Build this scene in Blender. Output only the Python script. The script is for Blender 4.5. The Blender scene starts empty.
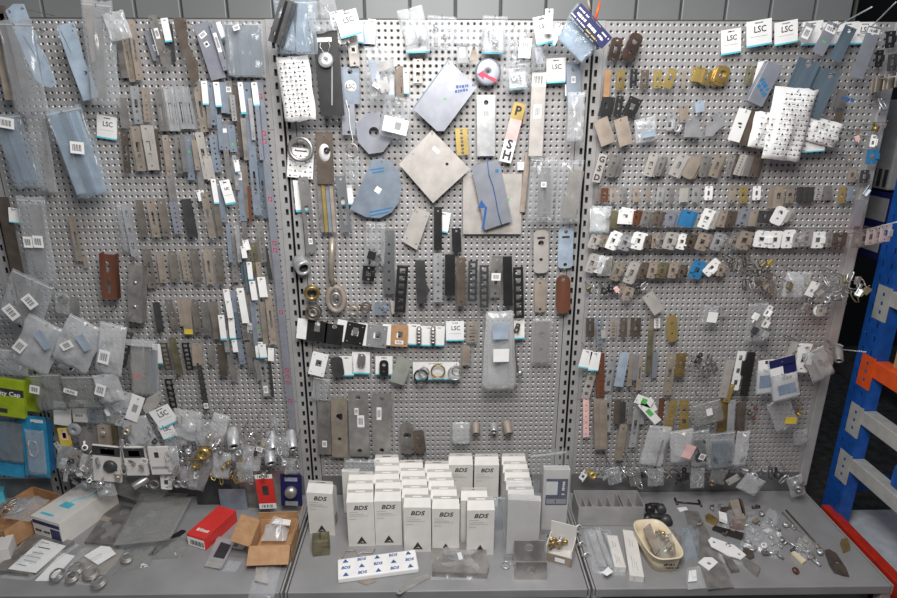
import bpy, bmesh, math, random
from mathutils import Vector, Matrix, Euler
from mathutils.geometry import delaunay_2d_cdt
S = bpy.context.scene
COL = S.collection
PI = math.pi

# ------------------------------------------------------------------ camera
FPX, TH, PSI, RHO = 598.8364, 0.314566, -0.017278, 0.0016952
CAMX, CAMD, CAMH = 0.004224, 1.857959, -0.2266324
TOP = 1.926                       # top edge of the perforated panels
SH = 0.35                         # top of the base shelf
CAM = Vector((CAMX, -CAMD, TOP + CAMH))

def ray(px, py):
    u, v = px - 448.5, py - 299.0
    c, s = math.cos(RHO), math.sin(RHO)
    u, v = c*u + s*v, -s*u + c*v
    xr, up = u/FPX, -v/FPX
    c, s = math.cos(TH), math.sin(TH)
    yf, z = c + up*s, up*c - s
    c, s = math.cos(PSI), math.sin(PSI)
    return Vector((c*xr - s*yf, s*xr + c*yf, z))

def W(px, py, d=0.0):             # point on the vertical plane d metres in front of the panels
    r = ray(px, py)
    return CAM + r*((-d - CAM.y)/r.y)

def G(px, py, z=0.0):             # point on the horizontal plane z above the base shelf
    r = ray(px, py)
    return CAM + r*((SH + z - CAM.z)/r.z)

cd = bpy.data.cameras.new('camera')
cam = bpy.data.objects.new('camera', cd); COL.objects.link(cam)
cd.sensor_width = 36.0
cd.lens = FPX*36.0/897.0
cd.clip_start = 0.02
fwd = ray(448.5, 299.0).normalized()
rgt = (ray(548.5, 299.0) - ray(448.5, 299.0)).normalized()
upv = rgt.cross(fwd).normalized()
cam.matrix_world = Matrix(((rgt.x, upv.x, -fwd.x, CAM.x), (rgt.y, upv.y, -fwd.y, CAM.y), (rgt.z, upv.z, -fwd.z, CAM.z), (0, 0, 0, 1)))
S.camera = cam
S.cycles.transparent_max_bounces = 32

# ------------------------------------------------------------------ light
S.view_settings.view_transform = 'Standard'
S.view_settings.look = 'None'
S.view_settings.gamma = 1.0
S.view_settings.exposure = 0.08
wd = bpy.data.worlds.new('world'); S.world = wd; wd.use_nodes = True
bg = wd.node_tree.nodes['Background']
bg.inputs[0].default_value = (0.80, 0.88, 1.0, 1); bg.inputs[1].default_value = 0.15

def area(name, loc, target, sx, sy, power, col):
    l = bpy.data.lights.new(name, 'AREA'); l.shape = 'RECTANGLE'; l.size = sx; l.size_y = sy
    l.energy = power; l.color = col
    o = bpy.data.objects.new(name, l); COL.objects.link(o); o.location = loc
    o.rotation_euler = (Vector(target) - Vector(loc)).to_track_quat('-Z', 'Y').to_euler()
    return o
area('ceiling_tube_light', (0.05, -1.05, 2.60), (0.0, 0.0, 1.1), 0.7, 0.25, 19, (0.95, 0.97, 1.0))
area('aisle_light', (0.05, -1.55, 2.20), (0.0, 0.0, 0.75), 0.6, 0.4, 30, (1.0, 0.95, 0.90))

# ------------------------------------------------------------------ materials
MATS = {}
def mat(name, col, rough=0.5, metal=0.0, var=0.06, bump=0.0, bscale=60, scale=25.0, col2=None, alpha=1.0, spec=0.5, rnd=0.0, streak=False):
    if name in MATS: return MATS[name]
    m = bpy.data.materials.new(name); m.use_nodes = True
    nt = m.node_tree; n = nt.nodes; lk = nt.links
    b = n['Principled BSDF']
    b.inputs['Roughness'].default_value = rough; b.inputs['Metallic'].default_value = metal
    b.inputs['Specular IOR Level'].default_value = spec
    tc = n.new('ShaderNodeTexCoord'); mp = n.new('ShaderNodeMapping')
    mp.inputs['Scale'].default_value = (1, 1, 0.08) if streak else (1, 1, 1)
    lk.new(tc.outputs['Object'], mp.inputs[0])
    nz = n.new('ShaderNodeTexNoise'); nz.inputs['Scale'].default_value = scale; nz.inputs['Detail'].default_value = 4
    lk.new(mp.outputs[0], nz.inputs['Vector'])
    rp = n.new('ShaderNodeValToRGB')
    c2 = col2 if col2 else tuple(min(1, c*(1+var*2.2)) for c in col)
    c1 = tuple(c*(1-var*2.2) for c in col) if not col2 else col
    rp.color_ramp.elements[0].position = 0.35; rp.color_ramp.elements[1].position = 0.65
    rp.color_ramp.elements[0].color = (*c1, 1); rp.color_ramp.elements[1].color = (*c2, 1)
    lk.new(nz.outputs['Fac'], rp.inputs[0])
    out = rp.outputs[0]
    if rnd:
        oi = n.new('ShaderNodeObjectInfo'); mr = n.new('ShaderNodeMapRange')
        mr.inputs[3].default_value = 1-rnd; mr.inputs[4].default_value = 1+rnd
        lk.new(oi.outputs['Random'], mr.inputs[0])
        hs = n.new('ShaderNodeHueSaturation'); lk.new(mr.outputs[0], hs.inputs['Value']); lk.new(out, hs.inputs['Color']); out = hs.outputs[0]
    lk.new(out, b.inputs['Base Color'])
    if bump:
        bz = n.new('ShaderNodeTexNoise'); bz.inputs['Scale'].default_value = bscale; bz.inputs['Detail'].default_value = 3
        lk.new(tc.outputs['Object'], bz.inputs['Vector'])
        bp = n.new('ShaderNodeBump'); bp.inputs['Strength'].default_value = bump; bp.inputs['Distance'].default_value = 0.004
        lk.new(bz.outputs['Fac'], bp.inputs['Height']); lk.new(bp.outputs[0], b.inputs['Normal'])
    MATS[name] = m
    return m

def film(name, tint, dens, rough=0.16):
    """thin crinkled clear plastic: mostly see-through, folds catch the light"""
    m = bpy.data.materials.new(name); m.use_nodes = True
    nt = m.node_tree; n = nt.nodes; lk = nt.links
    for x in list(n): n.remove(x)
    o = n.new('ShaderNodeOutputMaterial'); mx = n.new('ShaderNodeMixShader'); tr = n.new('ShaderNodeBsdfTransparent')
    tr.inputs[0].default_value = (0.95, 0.96, 0.97, 1)
    p = n.new('ShaderNodeBsdfPrincipled'); p.inputs['Base Color'].default_value = (*tint, 1); p.inputs['Roughness'].default_value = rough
    p.inputs['Specular IOR Level'].default_value = 1.0; p.inputs['Metallic'].default_value = 0.1
    tc = n.new('ShaderNodeTexCoord'); mp = n.new('ShaderNodeMapping'); mp.inputs['Rotation'].default_value = (0, 0.6, 0); mp.inputs['Scale'].default_value = (1, 1, 0.35)
    lk.new(tc.outputs['Object'], mp.inputs[0])
    bz = n.new('ShaderNodeTexNoise'); bz.inputs['Scale'].default_value = 11; bz.inputs['Detail'].default_value = 2; bz.inputs['Distortion'].default_value = 1.2
    lk.new(mp.outputs[0], bz.inputs['Vector'])
    bp = n.new('ShaderNodeBump'); bp.inputs['Strength'].default_value = 1.0; bp.inputs['Distance'].default_value = 0.016
    lk.new(bz.outputs['Fac'], bp.inputs['Height']); lk.new(bp.outputs[0], p.inputs['Normal'])
    lw = n.new('ShaderNodeLayerWeight'); lw.inputs['Blend'].default_value = 0.25; lk.new(bp.outputs[0], lw.inputs['Normal'])
    mr = n.new('ShaderNodeMapRange'); mr.inputs[1].default_value = 0.0; mr.inputs[2].default_value = 0.75
    mr.inputs[3].default_value = dens*0.45; mr.inputs[4].default_value = min(0.95, dens*2.6+0.1)
    lk.new(lw.outputs['Facing'], mr.inputs[0]); lk.new(mr.outputs[0], mx.inputs[0])
    lk.new(tr.outputs[0], mx.inputs[1]); lk.new(p.outputs[0], mx.inputs[2]); lk.new(mx.outputs[0], o.inputs[0])
    MATS[name] = m
    return m

M = {}
M['panel'] = mat('painted_steel_grey', (0.385, 0.38, 0.378), 0.34, 0.25, 0.03, scale=3)
M['post'] = mat('post_grey', (0.4, 0.395, 0.39), 0.38, 0.25, 0.03)
M['shelf'] = mat('shelf_grey', (0.30, 0.30, 0.305), 0.38, 0.2, 0.05, scale=6)
M['kick'] = mat('kick_grey', (0.16, 0.16, 0.165), 0.5, 0.2, 0.04)
M['back'] = mat('panel_back', (0.06, 0.06, 0.062), 0.8)
M['steel'] = mat('steel', (0.46, 0.445, 0.43), 0.38, 0.75, 0.07, rnd=0.15)
M['steel2'] = mat('dull_steel', (0.31, 0.295, 0.28), 0.45, 0.6, 0.12, rnd=0.2)
M['warm'] = mat('warm_steel', (0.4, 0.345, 0.285), 0.42, 0.5, 0.08, rnd=0.12)
M['zinc'] = mat('zinc', (0.56, 0.57, 0.58), 0.33, 0.6, 0.08, rnd=0.1)
M['chrome'] = mat('bright_steel', (0.75, 0.75, 0.75), 0.2, 0.9, 0.04)
M['blue'] = mat('blue_film_steel', (0.26, 0.305, 0.37), 0.35, 0.35, 0.06, rnd=0.12)
M['bluel'] = mat('pale_blue_metal', (0.44, 0.53, 0.63), 0.3, 0.3, 0.07)
M['blued'] = mat('slate_film', (0.12, 0.165, 0.205), 0.4, 0.3, 0.08, streak=True, scale=60)
M['lilac'] = mat('lilac_steel', (0.3, 0.315, 0.36), 0.38, 0.4, 0.04)
M['cream'] = mat('pale_sheet', (0.47, 0.445, 0.415), 0.5, 0.3, 0.05)
M['brown'] = mat('brown_bronze', (0.13, 0.105, 0.085), 0.42, 0.4, 0.1, rnd=0.2)
M['dkbrown'] = mat('dark_bronze', (0.07, 0.045, 0.035), 0.35, 0.5, 0.2)
M['dull'] = mat('grey_brown_metal', (0.22, 0.195, 0.17), 0.42, 0.4, 0.1, rnd=0.15)
M['rust'] = mat('copper_brown', (0.17, 0.07, 0.042), 0.4, 0.4, 0.15, streak=True)
M['tan'] = mat('tan', (0.3, 0.25, 0.205), 0.55, 0.15, 0.08, rnd=0.1)
M['brass'] = mat('brass', (0.38, 0.27, 0.1), 0.34, 0.7, 0.12, rnd=0.1)
M['gold'] = mat('gold_plate', (0.5, 0.37, 0.13), 0.38, 0.6, 0.06)
M['black'] = mat('black', (0.02, 0.02, 0.021), 0.4, 0.2, 0.1, spec=0.6)
M['dark'] = mat('dark_grey', (0.06, 0.06, 0.062), 0.45, 0.3, 0.1)
M['grey'] = mat('grey_plastic', (0.30, 0.31, 0.32), 0.5, 0.0, 0.05, rnd=0.1)
M['white'] = mat('white_card', (0.8, 0.8, 0.79), 0.6, 0.0, 0.02)
M['carton'] = mat('white_carton', (0.66, 0.64, 0.61), 0.55, 0.0, 0.02)
M['cyan'] = mat('cyan_print', (0.10, 0.50, 0.62), 0.5)
M['ink'] = mat('ink', (0.03, 0.03, 0.035), 0.6)
M['blueink'] = mat('blue_ink', (0.03, 0.10, 0.30), 0.5)
M['navy'] = mat('navy_print', (0.010, 0.013, 0.085), 0.5)
M['redink'] = mat('red_ink', (0.45, 0.03, 0.08), 0.5)
M['red'] = mat('red_card', (0.62, 0.035, 0.03), 0.4, 0, 0.03)
M['pink'] = mat('pink_paper', (0.75, 0.48, 0.46), 0.6)
M['green'] = mat('green', (0.10, 0.45, 0.10), 0.5)
M['lime'] = mat('lime_card', (0.32, 0.42, 0.02), 0.4)
M['yellow'] = mat('yellow', (0.62, 0.48, 0.05), 0.5)
M['skyblue'] = mat('sky_blue_card', (0.03, 0.28, 0.50), 0.35)
M['bblue'] = mat('strong_blue', (0.03, 0.17, 0.36), 0.4)
M['brownbox'] = mat('cardboard', (0.42, 0.24, 0.12), 0.7, 0, 0.05, scale=40)
M['creamp'] = mat('cream_plastic', (0.74, 0.64, 0.46), 0.45, 0, 0.02)
M['olive'] = mat('olive_metal', (0.20, 0.18, 0.11), 0.45, 0.5, 0.15)
M['rackblue'] = mat('rack_blue', (0.012, 0.085, 0.36), 0.4, 0.1, 0.08)
M['orange'] = mat('rack_orange', (0.75, 0.10, 0.02), 0.4, 0.1, 0.04)
M['redbeam'] = mat('rack_red', (0.50, 0.03, 0.015), 0.4, 0.1, 0.06)
M['rackgrey'] = mat('rack_grey', (0.42, 0.42, 0.40), 0.45, 0.1, 0.04)
M['deck'] = mat('white_deck', (0.45, 0.48, 0.52), 0.45, 0, 0.05)
M['sheet'] = mat('wall_sheet', (0.24, 0.25, 0.25), 0.5, 0.1, 0.05, scale=2)
M['girt'] = mat('wall_band', (0.10, 0.10, 0.09), 0.6, 0.1, 0.05)
M['floor'] = mat('concrete', (0.07, 0.068, 0.065), 0.7, 0, 0.2, bump=0.2)
M['void'] = mat('dark_wall', (0.012, 0.012, 0.013), 0.9)
M['film'] = film('clear_film', (0.80, 0.81, 0.82), 0.22)
M['filmw'] = film('milky_film', (0.86, 0.87, 0.88), 0.50, 0.25)
M['filmb'] = film('blue_tint_film', (0.58, 0.68, 0.76), 0.20)
M['filmt'] = film('thin_film', (0.9, 0.9, 0.9), 0.08)
M['filmg'] = film('grey_film', (0.42, 0.42, 0.40), 0.38)

# ------------------------------------------------------------------ mesh helpers
class MB:
    """collects shapes with material slots into one mesh"""
    def __init__(s): s.v = []; s.f = []; s.m = []; s.mats = []; s.sm = []
    def mi(s, m):
        if m not in s.mats: s.mats.append(m)
        return s.mats.index(m)
    def add(s, v, f, m, smooth=False, mtx=None):
        k = len(s.v); i = s.mi(m)
        s.v += [(mtx @ Vector(p)) if mtx else Vector(p) for p in v]
        s.f += [tuple(k+a for a in q) for q in f]; s.m += [i]*len(f); s.sm += [smooth]*len(f)
        return s
    def box(s, x0, x1, y0, y1, z0, z1, m, mtx=None, b=0.0):
        if b <= 0:
            v = [(x, y, z) for x in (x0, x1) for y in (y0, y1) for z in (z0, z1)]
            f = [(0, 1, 3, 2), (4, 6, 7, 5), (0, 4, 5, 1), (2, 3, 7, 6), (0, 2, 6, 4), (1, 5, 7, 3)]
            return s.add(v, f, m, False, mtx)
        bm = bmesh.new(); bmesh.ops.create_cube(bm, size=1)
        for q in bm.verts: q.co = Vector(((x0+x1)/2+q.co.x*(x1-x0), (y0+y1)/2+q.co.y*(y1-y0), (z0+z1)/2+q.co.z*(z1-z0)))
        bmesh.ops.bevel(bm, geom=bm.edges[:], offset=b, segments=2, affect='EDGES', profile=0.5)
        return s.bm(bm, m, mtx)
    def bm(s, bm, m, mtx=None, smooth=False):
        bm.verts.index_update()
        s.add([q.co.copy() for q in bm.verts], [tuple(x.index for x in f.verts) for f in bm.faces], m, smooth, mtx); bm.free(); return s
    def tube(s, pts, r, m, n=6, cap=True, mtx=None, closed=False):
        pts = [Vector(p) for p in pts]; N = len(pts); rs = r if isinstance(r, (list, tuple)) else [r]*N
        v = []; f = []; ref = None
        for i, p in enumerate(pts):
            if closed: t = (pts[(i+1) % N]-pts[i-1])
            else: t = (pts[min(i+1, N-1)]-pts[max(i-1, 0)])
            t.normalize()
            if ref is None: ref = Vector((0, 0, 1)) if abs(t.z) < 0.9 else Vector((1, 0, 0))
            a = t.cross(ref).normalized(); b = a.cross(t).normalized(); ref = b
            for k in range(n):
                q = 2*PI*k/n; v.append(p+(a*math.cos(q)+b*math.sin(q))*rs[i])
        for i in range(N if closed else N-1):
            for k in range(n):
                j = (i+1) % N
                f.append((i*n+k, i*n+(k+1) % n, j*n+(k+1) % n, j*n+k))
        if cap and not closed: f.append(tuple(range(n))[::-1]); f.append(tuple((N-1)*n+k for k in range(n)))
        return s.add(v, f, m, True, mtx)
    def lathe(s, prof, m, n=20, mtx=None, smooth=True):
        """profile of (radius, height) revolved about local Y (height goes towards the viewer = -Y)"""
        v = []; f = []; N = len(prof)
        for r, h in prof:
            for k in range(n):
                q = 2*PI*k/n; v.append((r*math.cos(q), -h, r*math.sin(q)))
        for i in range(N-1):
            for k in range(n): f.append((i*n+k, (i+1)*n+k, (i+1)*n+(k+1) % n, i*n+(k+1) % n))
        return s.add(v, f, m, smooth, mtx)
    def plate(s, out, holes, t, m, mtx=None, y=0.0):
        """flat plate in XZ with holes, front face at y-t"""
        pts = [Vector(p) for p in out]; edges = [(i, (i+1) % len(out)) for i in range(len(out))]
        for h in holes:
            k = len(pts); pts += [Vector(p) for p in h]; edges += [(k+i, k+(i+1) % len(h)) for i in range(len(h))]
        vs, es, fs, ov, oe, of = delaunay_2d_cdt(pts, edges, [], 1 if not holes else 1, 1e-6)
        def inside(c, poly):
            r = False; j = len(poly)-1
            for i in range(len(poly)):
                xi, yi = poly[i][0], poly[i][1]; xj, yj = poly[j][0], poly[j][1]
                if (yi > c[1]) != (yj > c[1]) and c[0] < (xj-xi)*(c[1]-yi)/(yj-yi)+xi: r = not r
                j = i
            return r
        keep = []
        for q in fs:
            c = (sum(vs[i][0] for i in q)/len(q), sum(vs[i][1] for i in q)/len(q))
            if not inside(c, out) or any(inside(c, h) for h in holes): continue
            keep.append(tuple(q))
        n = len(vs); v = [(p[0], y-t, p[1]) for p in vs]+[(p[0], y, p[1]) for p in vs]
        f = [q for q in keep]+[tuple(i+n for i in reversed(q)) for q in keep]
        cnt = {}
        for q in keep:
            for a in range(len(q)):
                e = (q[a], q[(a+1) % len(q)]); cnt[e] = cnt.get(e, 0)+1
        for (a, b) in cnt:
            if (b, a) not in cnt: f.append((b, a, a+n, b+n))
        return s.add(v, f, m, False, mtx)
    def build(s, name, parent=None, loc=None):
        me = bpy.data.meshes.new(name)
        me.from_pydata([tuple(p) for p in s.v], [], s.f)
        for m in s.mats: me.materials.append(m)
        me.polygons.foreach_set('material_index', s.m); me.polygons.foreach_set('use_smooth', s.sm)
        me.update()
        o = bpy.data.objects.new(name, me); COL.objects.link(o)
        if parent: o.parent = parent
        if loc: o.location = loc
        return o

def rrect(cx, cz, w, h, r=0.0, n=3):
    r = min(r, w/2-1e-5, h/2-1e-5)
    if r <= 1e-5: return [(cx-w/2, cz-h/2), (cx+w/2, cz-h/2), (cx+w/2, cz+h/2), (cx-w/2, cz+h/2)]
    o = []
    for sx, sz, a0 in ((1, -1, -90), (1, 1, 0), (-1, 1, 90), (-1, -1, 180)):
        for k in range(n+1):
            a = math.radians(a0+90*k/n); o.append((cx+sx*(w/2-r)+r*math.cos(a), cz+sz*(h/2-r)+r*math.sin(a)))
    return o
def circ(cx, cz, r, n=8): return [(cx+r*math.cos(2*PI*k/n), cz+r*math.sin(2*PI*k/n)) for k in range(n)]

LABELS = {}
def tag(o, label, cat, group=None, kind=None):
    o['label'] = label; o['category'] = cat
    if group: o['group'] = group
    if kind: o['kind'] = kind
    LABELS.setdefault(label, []).append(o.name)
    return o
def struct(o, label=None):
    o['kind'] = 'structure'
    if label: o['label'] = label
    return o
def empty(name, loc, rot=(0, 0, 0)):
    o = bpy.data.objects.new(name, None); COL.objects.link(o); o.empty_display_size = 0.01
    o.location = loc; o.rotation_euler = rot
    return o

# ------------------------------------------------------------------ structure
# perforated panel: one mesh, real pierced holes with a dished lip, shared by all panels
def panel_mesh():
    x0, x1, zt, zb = -0.4165, 0.4165, -0.0006, -0.2994
    nc, nr, px, pz = 45, 16, 0.01814, 0.01875
    ox, oz = -(nc-1)*px/2, -0.150+(nr-1)*pz/2
    v = []; f = []; sm = []
    N = 8; R = 0.0060; r = 0.0030; dp = 0.0042
    def V(x, y, z): v.append((x, y, z)); return len(v)-1
    grid = [[V(ox+(i-.5)*px, 0, oz-(j-.5)*pz) for i in range(nc+1)] for j in range(nr+1)]
    for j in range(nr):
        for i in range(nc):
            cx, cz = ox+i*px, oz-j*pz
            A, B, C, D = grid[j][i], grid[j][i+1], grid[j+1][i+1], grid[j+1][i]      # TL TR BR BL
            o = [V(cx+R*math.cos(2*PI*(k+.5)/N), 0, cz+R*math.sin(2*PI*(k+.5)/N)) for k in range(N)]
            q = [V(cx+r*math.cos(2*PI*(k+.5)/N), dp, cz+r*math.sin(2*PI*(k+.5)/N)) for k in range(N)]
            # octagon vertices: 0..7 starting at 22.5deg ; corners TR between 0,1 ; TL 2,3 ; BL 4,5 ; BR 6,7
            f += [(B, o[1], o[0]), (A, o[3], o[2]), (D, o[5], o[4]), (C, o[7], o[6]), (A, o[2], o[1], B), (D, o[4], o[3], A), (C, o[6], o[5], D), (B, o[0], o[7], C)]
            sm += [False]*8
            for k in range(N): f.append((o[k], o[(k+1) % N], q[(k+1) % N], q[k])); sm.append(True)
    gx0, gx1, gz0, gz1 = ox-.5*px, ox+(nc-.5)*px, oz+.5*pz, oz-(nr-.5)*pz
    a = [V(x0, 0, zt), V(x1, 0, zt), V(x1, 0, zb), V(x0, 0, zb)]
    f += [tuple([a[0]]+[grid[0][i] for i in range(nc+1)]+[a[1]])[::-1], tuple([a[3]]+[grid[nr][i] for i in range(nc+1)]+[a[2]])]
    f += [tuple([a[0]]+[grid[j][0] for j in range(nr+1)]+[a[3]]), tuple([a[1]]+[grid[j][nc] for j in range(nr+1)]+[a[2]])[::-1]]
    b = [V(x0, .018, zt), V(x1, .018, zt), V(x1, .018, zb), V(x0, .018, zb)]
    f += [(a[k], b[k], b[(k+1) % 4], a[(k+1) % 4]) for k in range(4)]
    sm += [False]*(len(f)-len(sm))
    me = bpy.data.meshes.new('perforated_panel'); me.from_pydata(v, [], f); me.materials.append(M['panel'])
    me.polygons.foreach_set('use_smooth', sm); me.update()
    return me
pm = panel_mesh()
ROWN = ['topmost', 'second from the top', 'middle', 'second from the bottom', 'lowest']
BAYN = {-1: 'left bay', 0: 'centre bay', 1: 'right bay', -2: 'bay cut off at the left edge'}
for b in (-2, -1, 0, 1):
    for k in range(5):
        o = bpy.data.objects.new('perforated_panel', pm); COL.objects.link(o)
        o.location = (b*0.9, 0, TOP-0.3*k)
        tag(o, 'grey perforated steel panel, %s of the %s' % (ROWN[k], BAYN[b]), 'panel', 'perforated panels of the display stand', 'structure')
    m = MB(); m.box(b*.9-.4165, b*.9+.4165, 0, .02, SH-.02, TOP-1.5005, M['kick']); m.build('kick_panel')['kind'] = 'structure'
    m = MB(); m.box(b*.9-.4165, b*.9+.4165, .03, .034, SH, TOP, M['back']); m.build('back_cover')['kind'] = 'structure'
# slotted posts
for xb in (-1.35, -.45, .45):
    for s in (-1, 1):
        m = MB(); L = TOP-.18
        hs = [rrect(s*.0135, -.03-k*.0368, .0088, .0185) for k in range(int((L-.05)/.0368))]
        m.plate(rrect(s*.018, -L/2, .028, L), hs, .0025, M['post'])
        x0, x1 = sorted((s*.004, s*.032)); m.box(x0, x1, .027, .03, -L, 0, M['back']); m.box(s*.004-.001, s*.004+.001, 0, .03, -L, 0, M['dark'])
        o = m.build('upright_post'); o.location = (xb, -.001, TOP)
        tag(o, 'slotted grey steel upright, %s of the pair %s' % ('left' if s < 0 else 'right', {-1.35: 'at the far left', -.45: 'between left and centre bays', .45: 'between centre and right bays'}[xb]), 'post', 'slotted uprights', 'structure')
m = MB(); m.box(1.3175, 1.352, -.004, .034, SH+.02, TOP, M['post'], b=.004); m.build('end_post')['kind'] = 'structure'
# base shelves
for b, nm in ((-2, 'bay cut off at the left edge'), (-1, 'left bay'), (0, 'centre bay'), (1, 'right bay')):
    t = empty('base_shelf', (b*.9, 0, SH)); tag(t, 'grey steel base shelf under the %s' % nm, 'shelf', 'base shelves', 'structure')
    m = MB(); m.box(-.438, .438, -.462, -.002, -.03, 0, M['shelf'], b=.0025); m.build('shelf_board', t)
    for s in (-1, 1):
        m = MB(); x0, x1 = sorted((s*.446, s*.441)); m.box(x0, x1, -.46, -.002, -.032, -.001, M['post']); m.build('side_rail', t)
        m = MB(); x0, x1 = sorted((s*.447, s*.418)); m.box(x0, x1, -.458, -.43, -SH, -.032, M['post'], b=.002); m.build('leg', t)
    m = MB(); m.box(-.43, .43, -.40, -.395, -SH, -.032, M['kick']); m.build('front_kick_plate', t)
# floor, wall
m = MB(); m.box(-4, 6, -5, 3, -.05, 0, M['floor']); m.build('floor')['kind'] = 'structure'
m = MB()
x = -2.6; yb = .42
xmax = W(850, 5, -.42).x
while x < xmax:
    m.box(x, min(x+.150, xmax+.01), yb, yb+.03, TOP+.052, 3.2, M['sheet'], b=.004); m.box(x+.150, x+.157, yb+.02, yb+.03, TOP+.052, 3.2, M['girt'])
    x += .157
o = m.build('wall_back'); o['kind'] = 'structure'
m = MB(); m.box(-2.6, 1.33, yb-.03, yb+.03, 0, TOP+.051, M['girt']); m.box(1.33, xmax+.01, yb-.03, yb+.03, TOP-.04, TOP+.051, M['girt']); o = m.build('trim_1'); o['kind'] = 'structure'
m = MB(); m.box(-4, 6, 2.2, 2.25, 0, 3.4, M['void']); o = m.build('wall_far'); o['kind'] = 'structure'
# ------------------------------------------------------------------ builders
from mathutils import noise
R = random.Random(7)
ORD = ['first', 'second', 'third', 'fourth', 'fifth', 'sixth', 'seventh', 'eighth', 'ninth', 'tenth', 'eleventh', 'twelfth', 'thirteenth', 'fourteenth', 'fifteenth', 'sixteenth', 'seventeenth', 'eighteenth', 'nineteenth', 'twentieth', 'twenty-first', 'twenty-second', 'twenty-third', 'twenty-fourth', 'twenty-fifth', 'twenty-sixth', 'twenty-seventh', 'twenty-eighth']

def place(x1, y1, x2, y2, w, d):
    a, b = W(x1, y1, d), W(x2, y2, d)
    v = b-a; L = v.length
    px = Vector((x2-x1, y2-y1)).normalized(); n = Vector((-px.y, px.x))*w/2
    cx, cy = (x1+x2)/2, (y1+y2)/2
    wd_ = (W(cx+n.x, cy+n.y, d)-W(cx-n.x, cy-n.y, d)).length
    return a, math.atan2(-v.x, -v.z), wd_, L

def cut(t, n=16): return ' '.join(t.split()[:n])
def hook(p, d, label, over=.012):
    m = MB(); m.tube([(0, .004, 0), (0, -d-over+.008, 0), (0, -d-over, .006)], .0011, M['steel2'], n=5)
    o = m.build('wire_hook'); o.location = (p.x, 0, p.z)
    return tag(o, cut('wire hook carrying the '+label), 'hook', 'wire hooks on the panels')

TXT = {}
def text_mesh(s, size, m, bold=0.0, shear=0.0):
    k = (s, size, m.name, bold, shear)
    if k in TXT: return TXT[k]
    c = bpy.data.curves.new('lettering', 'FONT'); c.body = s; c.size = size; c.align_x = 'CENTER'; c.align_y = 'CENTER'
    c.extrude = 0.0002; c.offset = bold; c.shear = shear; c.resolution_u = 2; c.space_line = 0.9
    o = bpy.data.objects.new('t', c); COL.objects.link(o)
    dg = bpy.context.evaluated_depsgraph_get(); me = bpy.data.meshes.new_from_object(o.evaluated_get(dg)); me.name = 'lettering'
    bpy.data.objects.remove(o); me.materials.clear(); me.materials.append(m)
    TXT[k] = me; return me
def text(s, size, m, parent, loc, rz=0.0, face='front', bold=0.0, shear=0.0, sx=1.0):
    """lettering lying on a face: front = facing the viewer (-Y), up = facing +Z"""
    o = bpy.data.objects.new('lettering', text_mesh(s, size, m, bold, shear)); COL.objects.link(o)
    o.parent = parent; o.location = loc; o.scale = (sx, 1, 1)
    o.rotation_euler = (PI/2, rz, 0) if face == 'front' else (0, 0, rz)
    return o

def blurred(parent, x0, x1, c, h, mt, plane='front', off=0.0, ang=0.0):
    """a line of print too small to read: a row of short uneven strokes"""
    m = MB(); x = 0.0; L = x1-x0; k = 0
    while x < L:
        w = h*(.35+.45*R.random())
        if k % 6 != 5:
            e = min(x+w, L); z0, z1 = -h*(.3+.2*R.random()), h*(.3+.2*R.random())
            if plane == 'front': m.box(x, e, -.0005, 0, z0, z1, M[mt])
            else: m.box(x, e, z0, z1, 0, .0005, M[mt])
        x += w*1.35; k += 1
    o = m.build('printed_line', parent)
    o.location = (x0, off, c) if plane == 'front' else (x0, c, off)
    o.rotation_euler = (0, ang, 0) if plane == 'front' else (0, 0, ang)
    return o

def holes_of(pat, w, h):
    r = w*.13; H = []
    if pat in ('s2', 'slot', 'lock', 'lock2'): H += [circ(0, -h*.09, r), circ(0, -h*.91, r)]
    if pat == 's1': H += [circ(0, -h*.12, r*1.1)]
    if pat == 'slot': H += [rrect(0, -h*.5, w*.3, h*.36, w*.12)]
    if pat == 'lock': H += [rrect(0, -h*.46, w*.42, h*.22), rrect(0, -h*.66, w*.34, h*.07)]
    if pat == 'lock2': H += [rrect(0, -h*.30, w*.42, h*.15), rrect(0, -h*.62, w*.42, h*.15)]
    if pat == '3slot': H += [rrect(0, -h*q, w*.42, h*.13) for q in (.17, .5, .8)]
    if pat == 'long': H += [circ(0, -h*.06, r), rrect(0, -h*.62, w*.40, h*.5, w*.1)]
    if pat == 'edge': H += [circ(-w*.25, -h*q, r*.8) for q in (.06, .94)] + [rrect(w*.22, -h*q, w*.14, h*.16) for q in (.3, .7)]
    if pat == 'dots': H += [circ(0, -h*(.08+.14*k), r) for k in range(7)]
    if pat == 'big': H += [circ(0, -h*.42, w*.28, 14), circ(-w*.3, -h*.85, r*.6), circ(w*.3, -h*.85, r*.6)]
    if pat == 'sq': H += [rrect(0, -h*.45, w*.36, h*.3)] + [circ(sx*w*.35, -h*q, w*.05) for sx in (-1, 1) for q in (.12, .88)]
    if pat == 'lat': H += [rrect(0, -h*(.1+.16*k), w*.5, h*.10) for k in range(6)]
    if pat == 'euro': H += [rrect(0, -h*.10, w*.34, h*.055, h*.02)]
    if pat == 'd2': H += [circ(0, -h*.3, w*.2, 10), circ(0, -h*.68, w*.12)]
    return H

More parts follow.
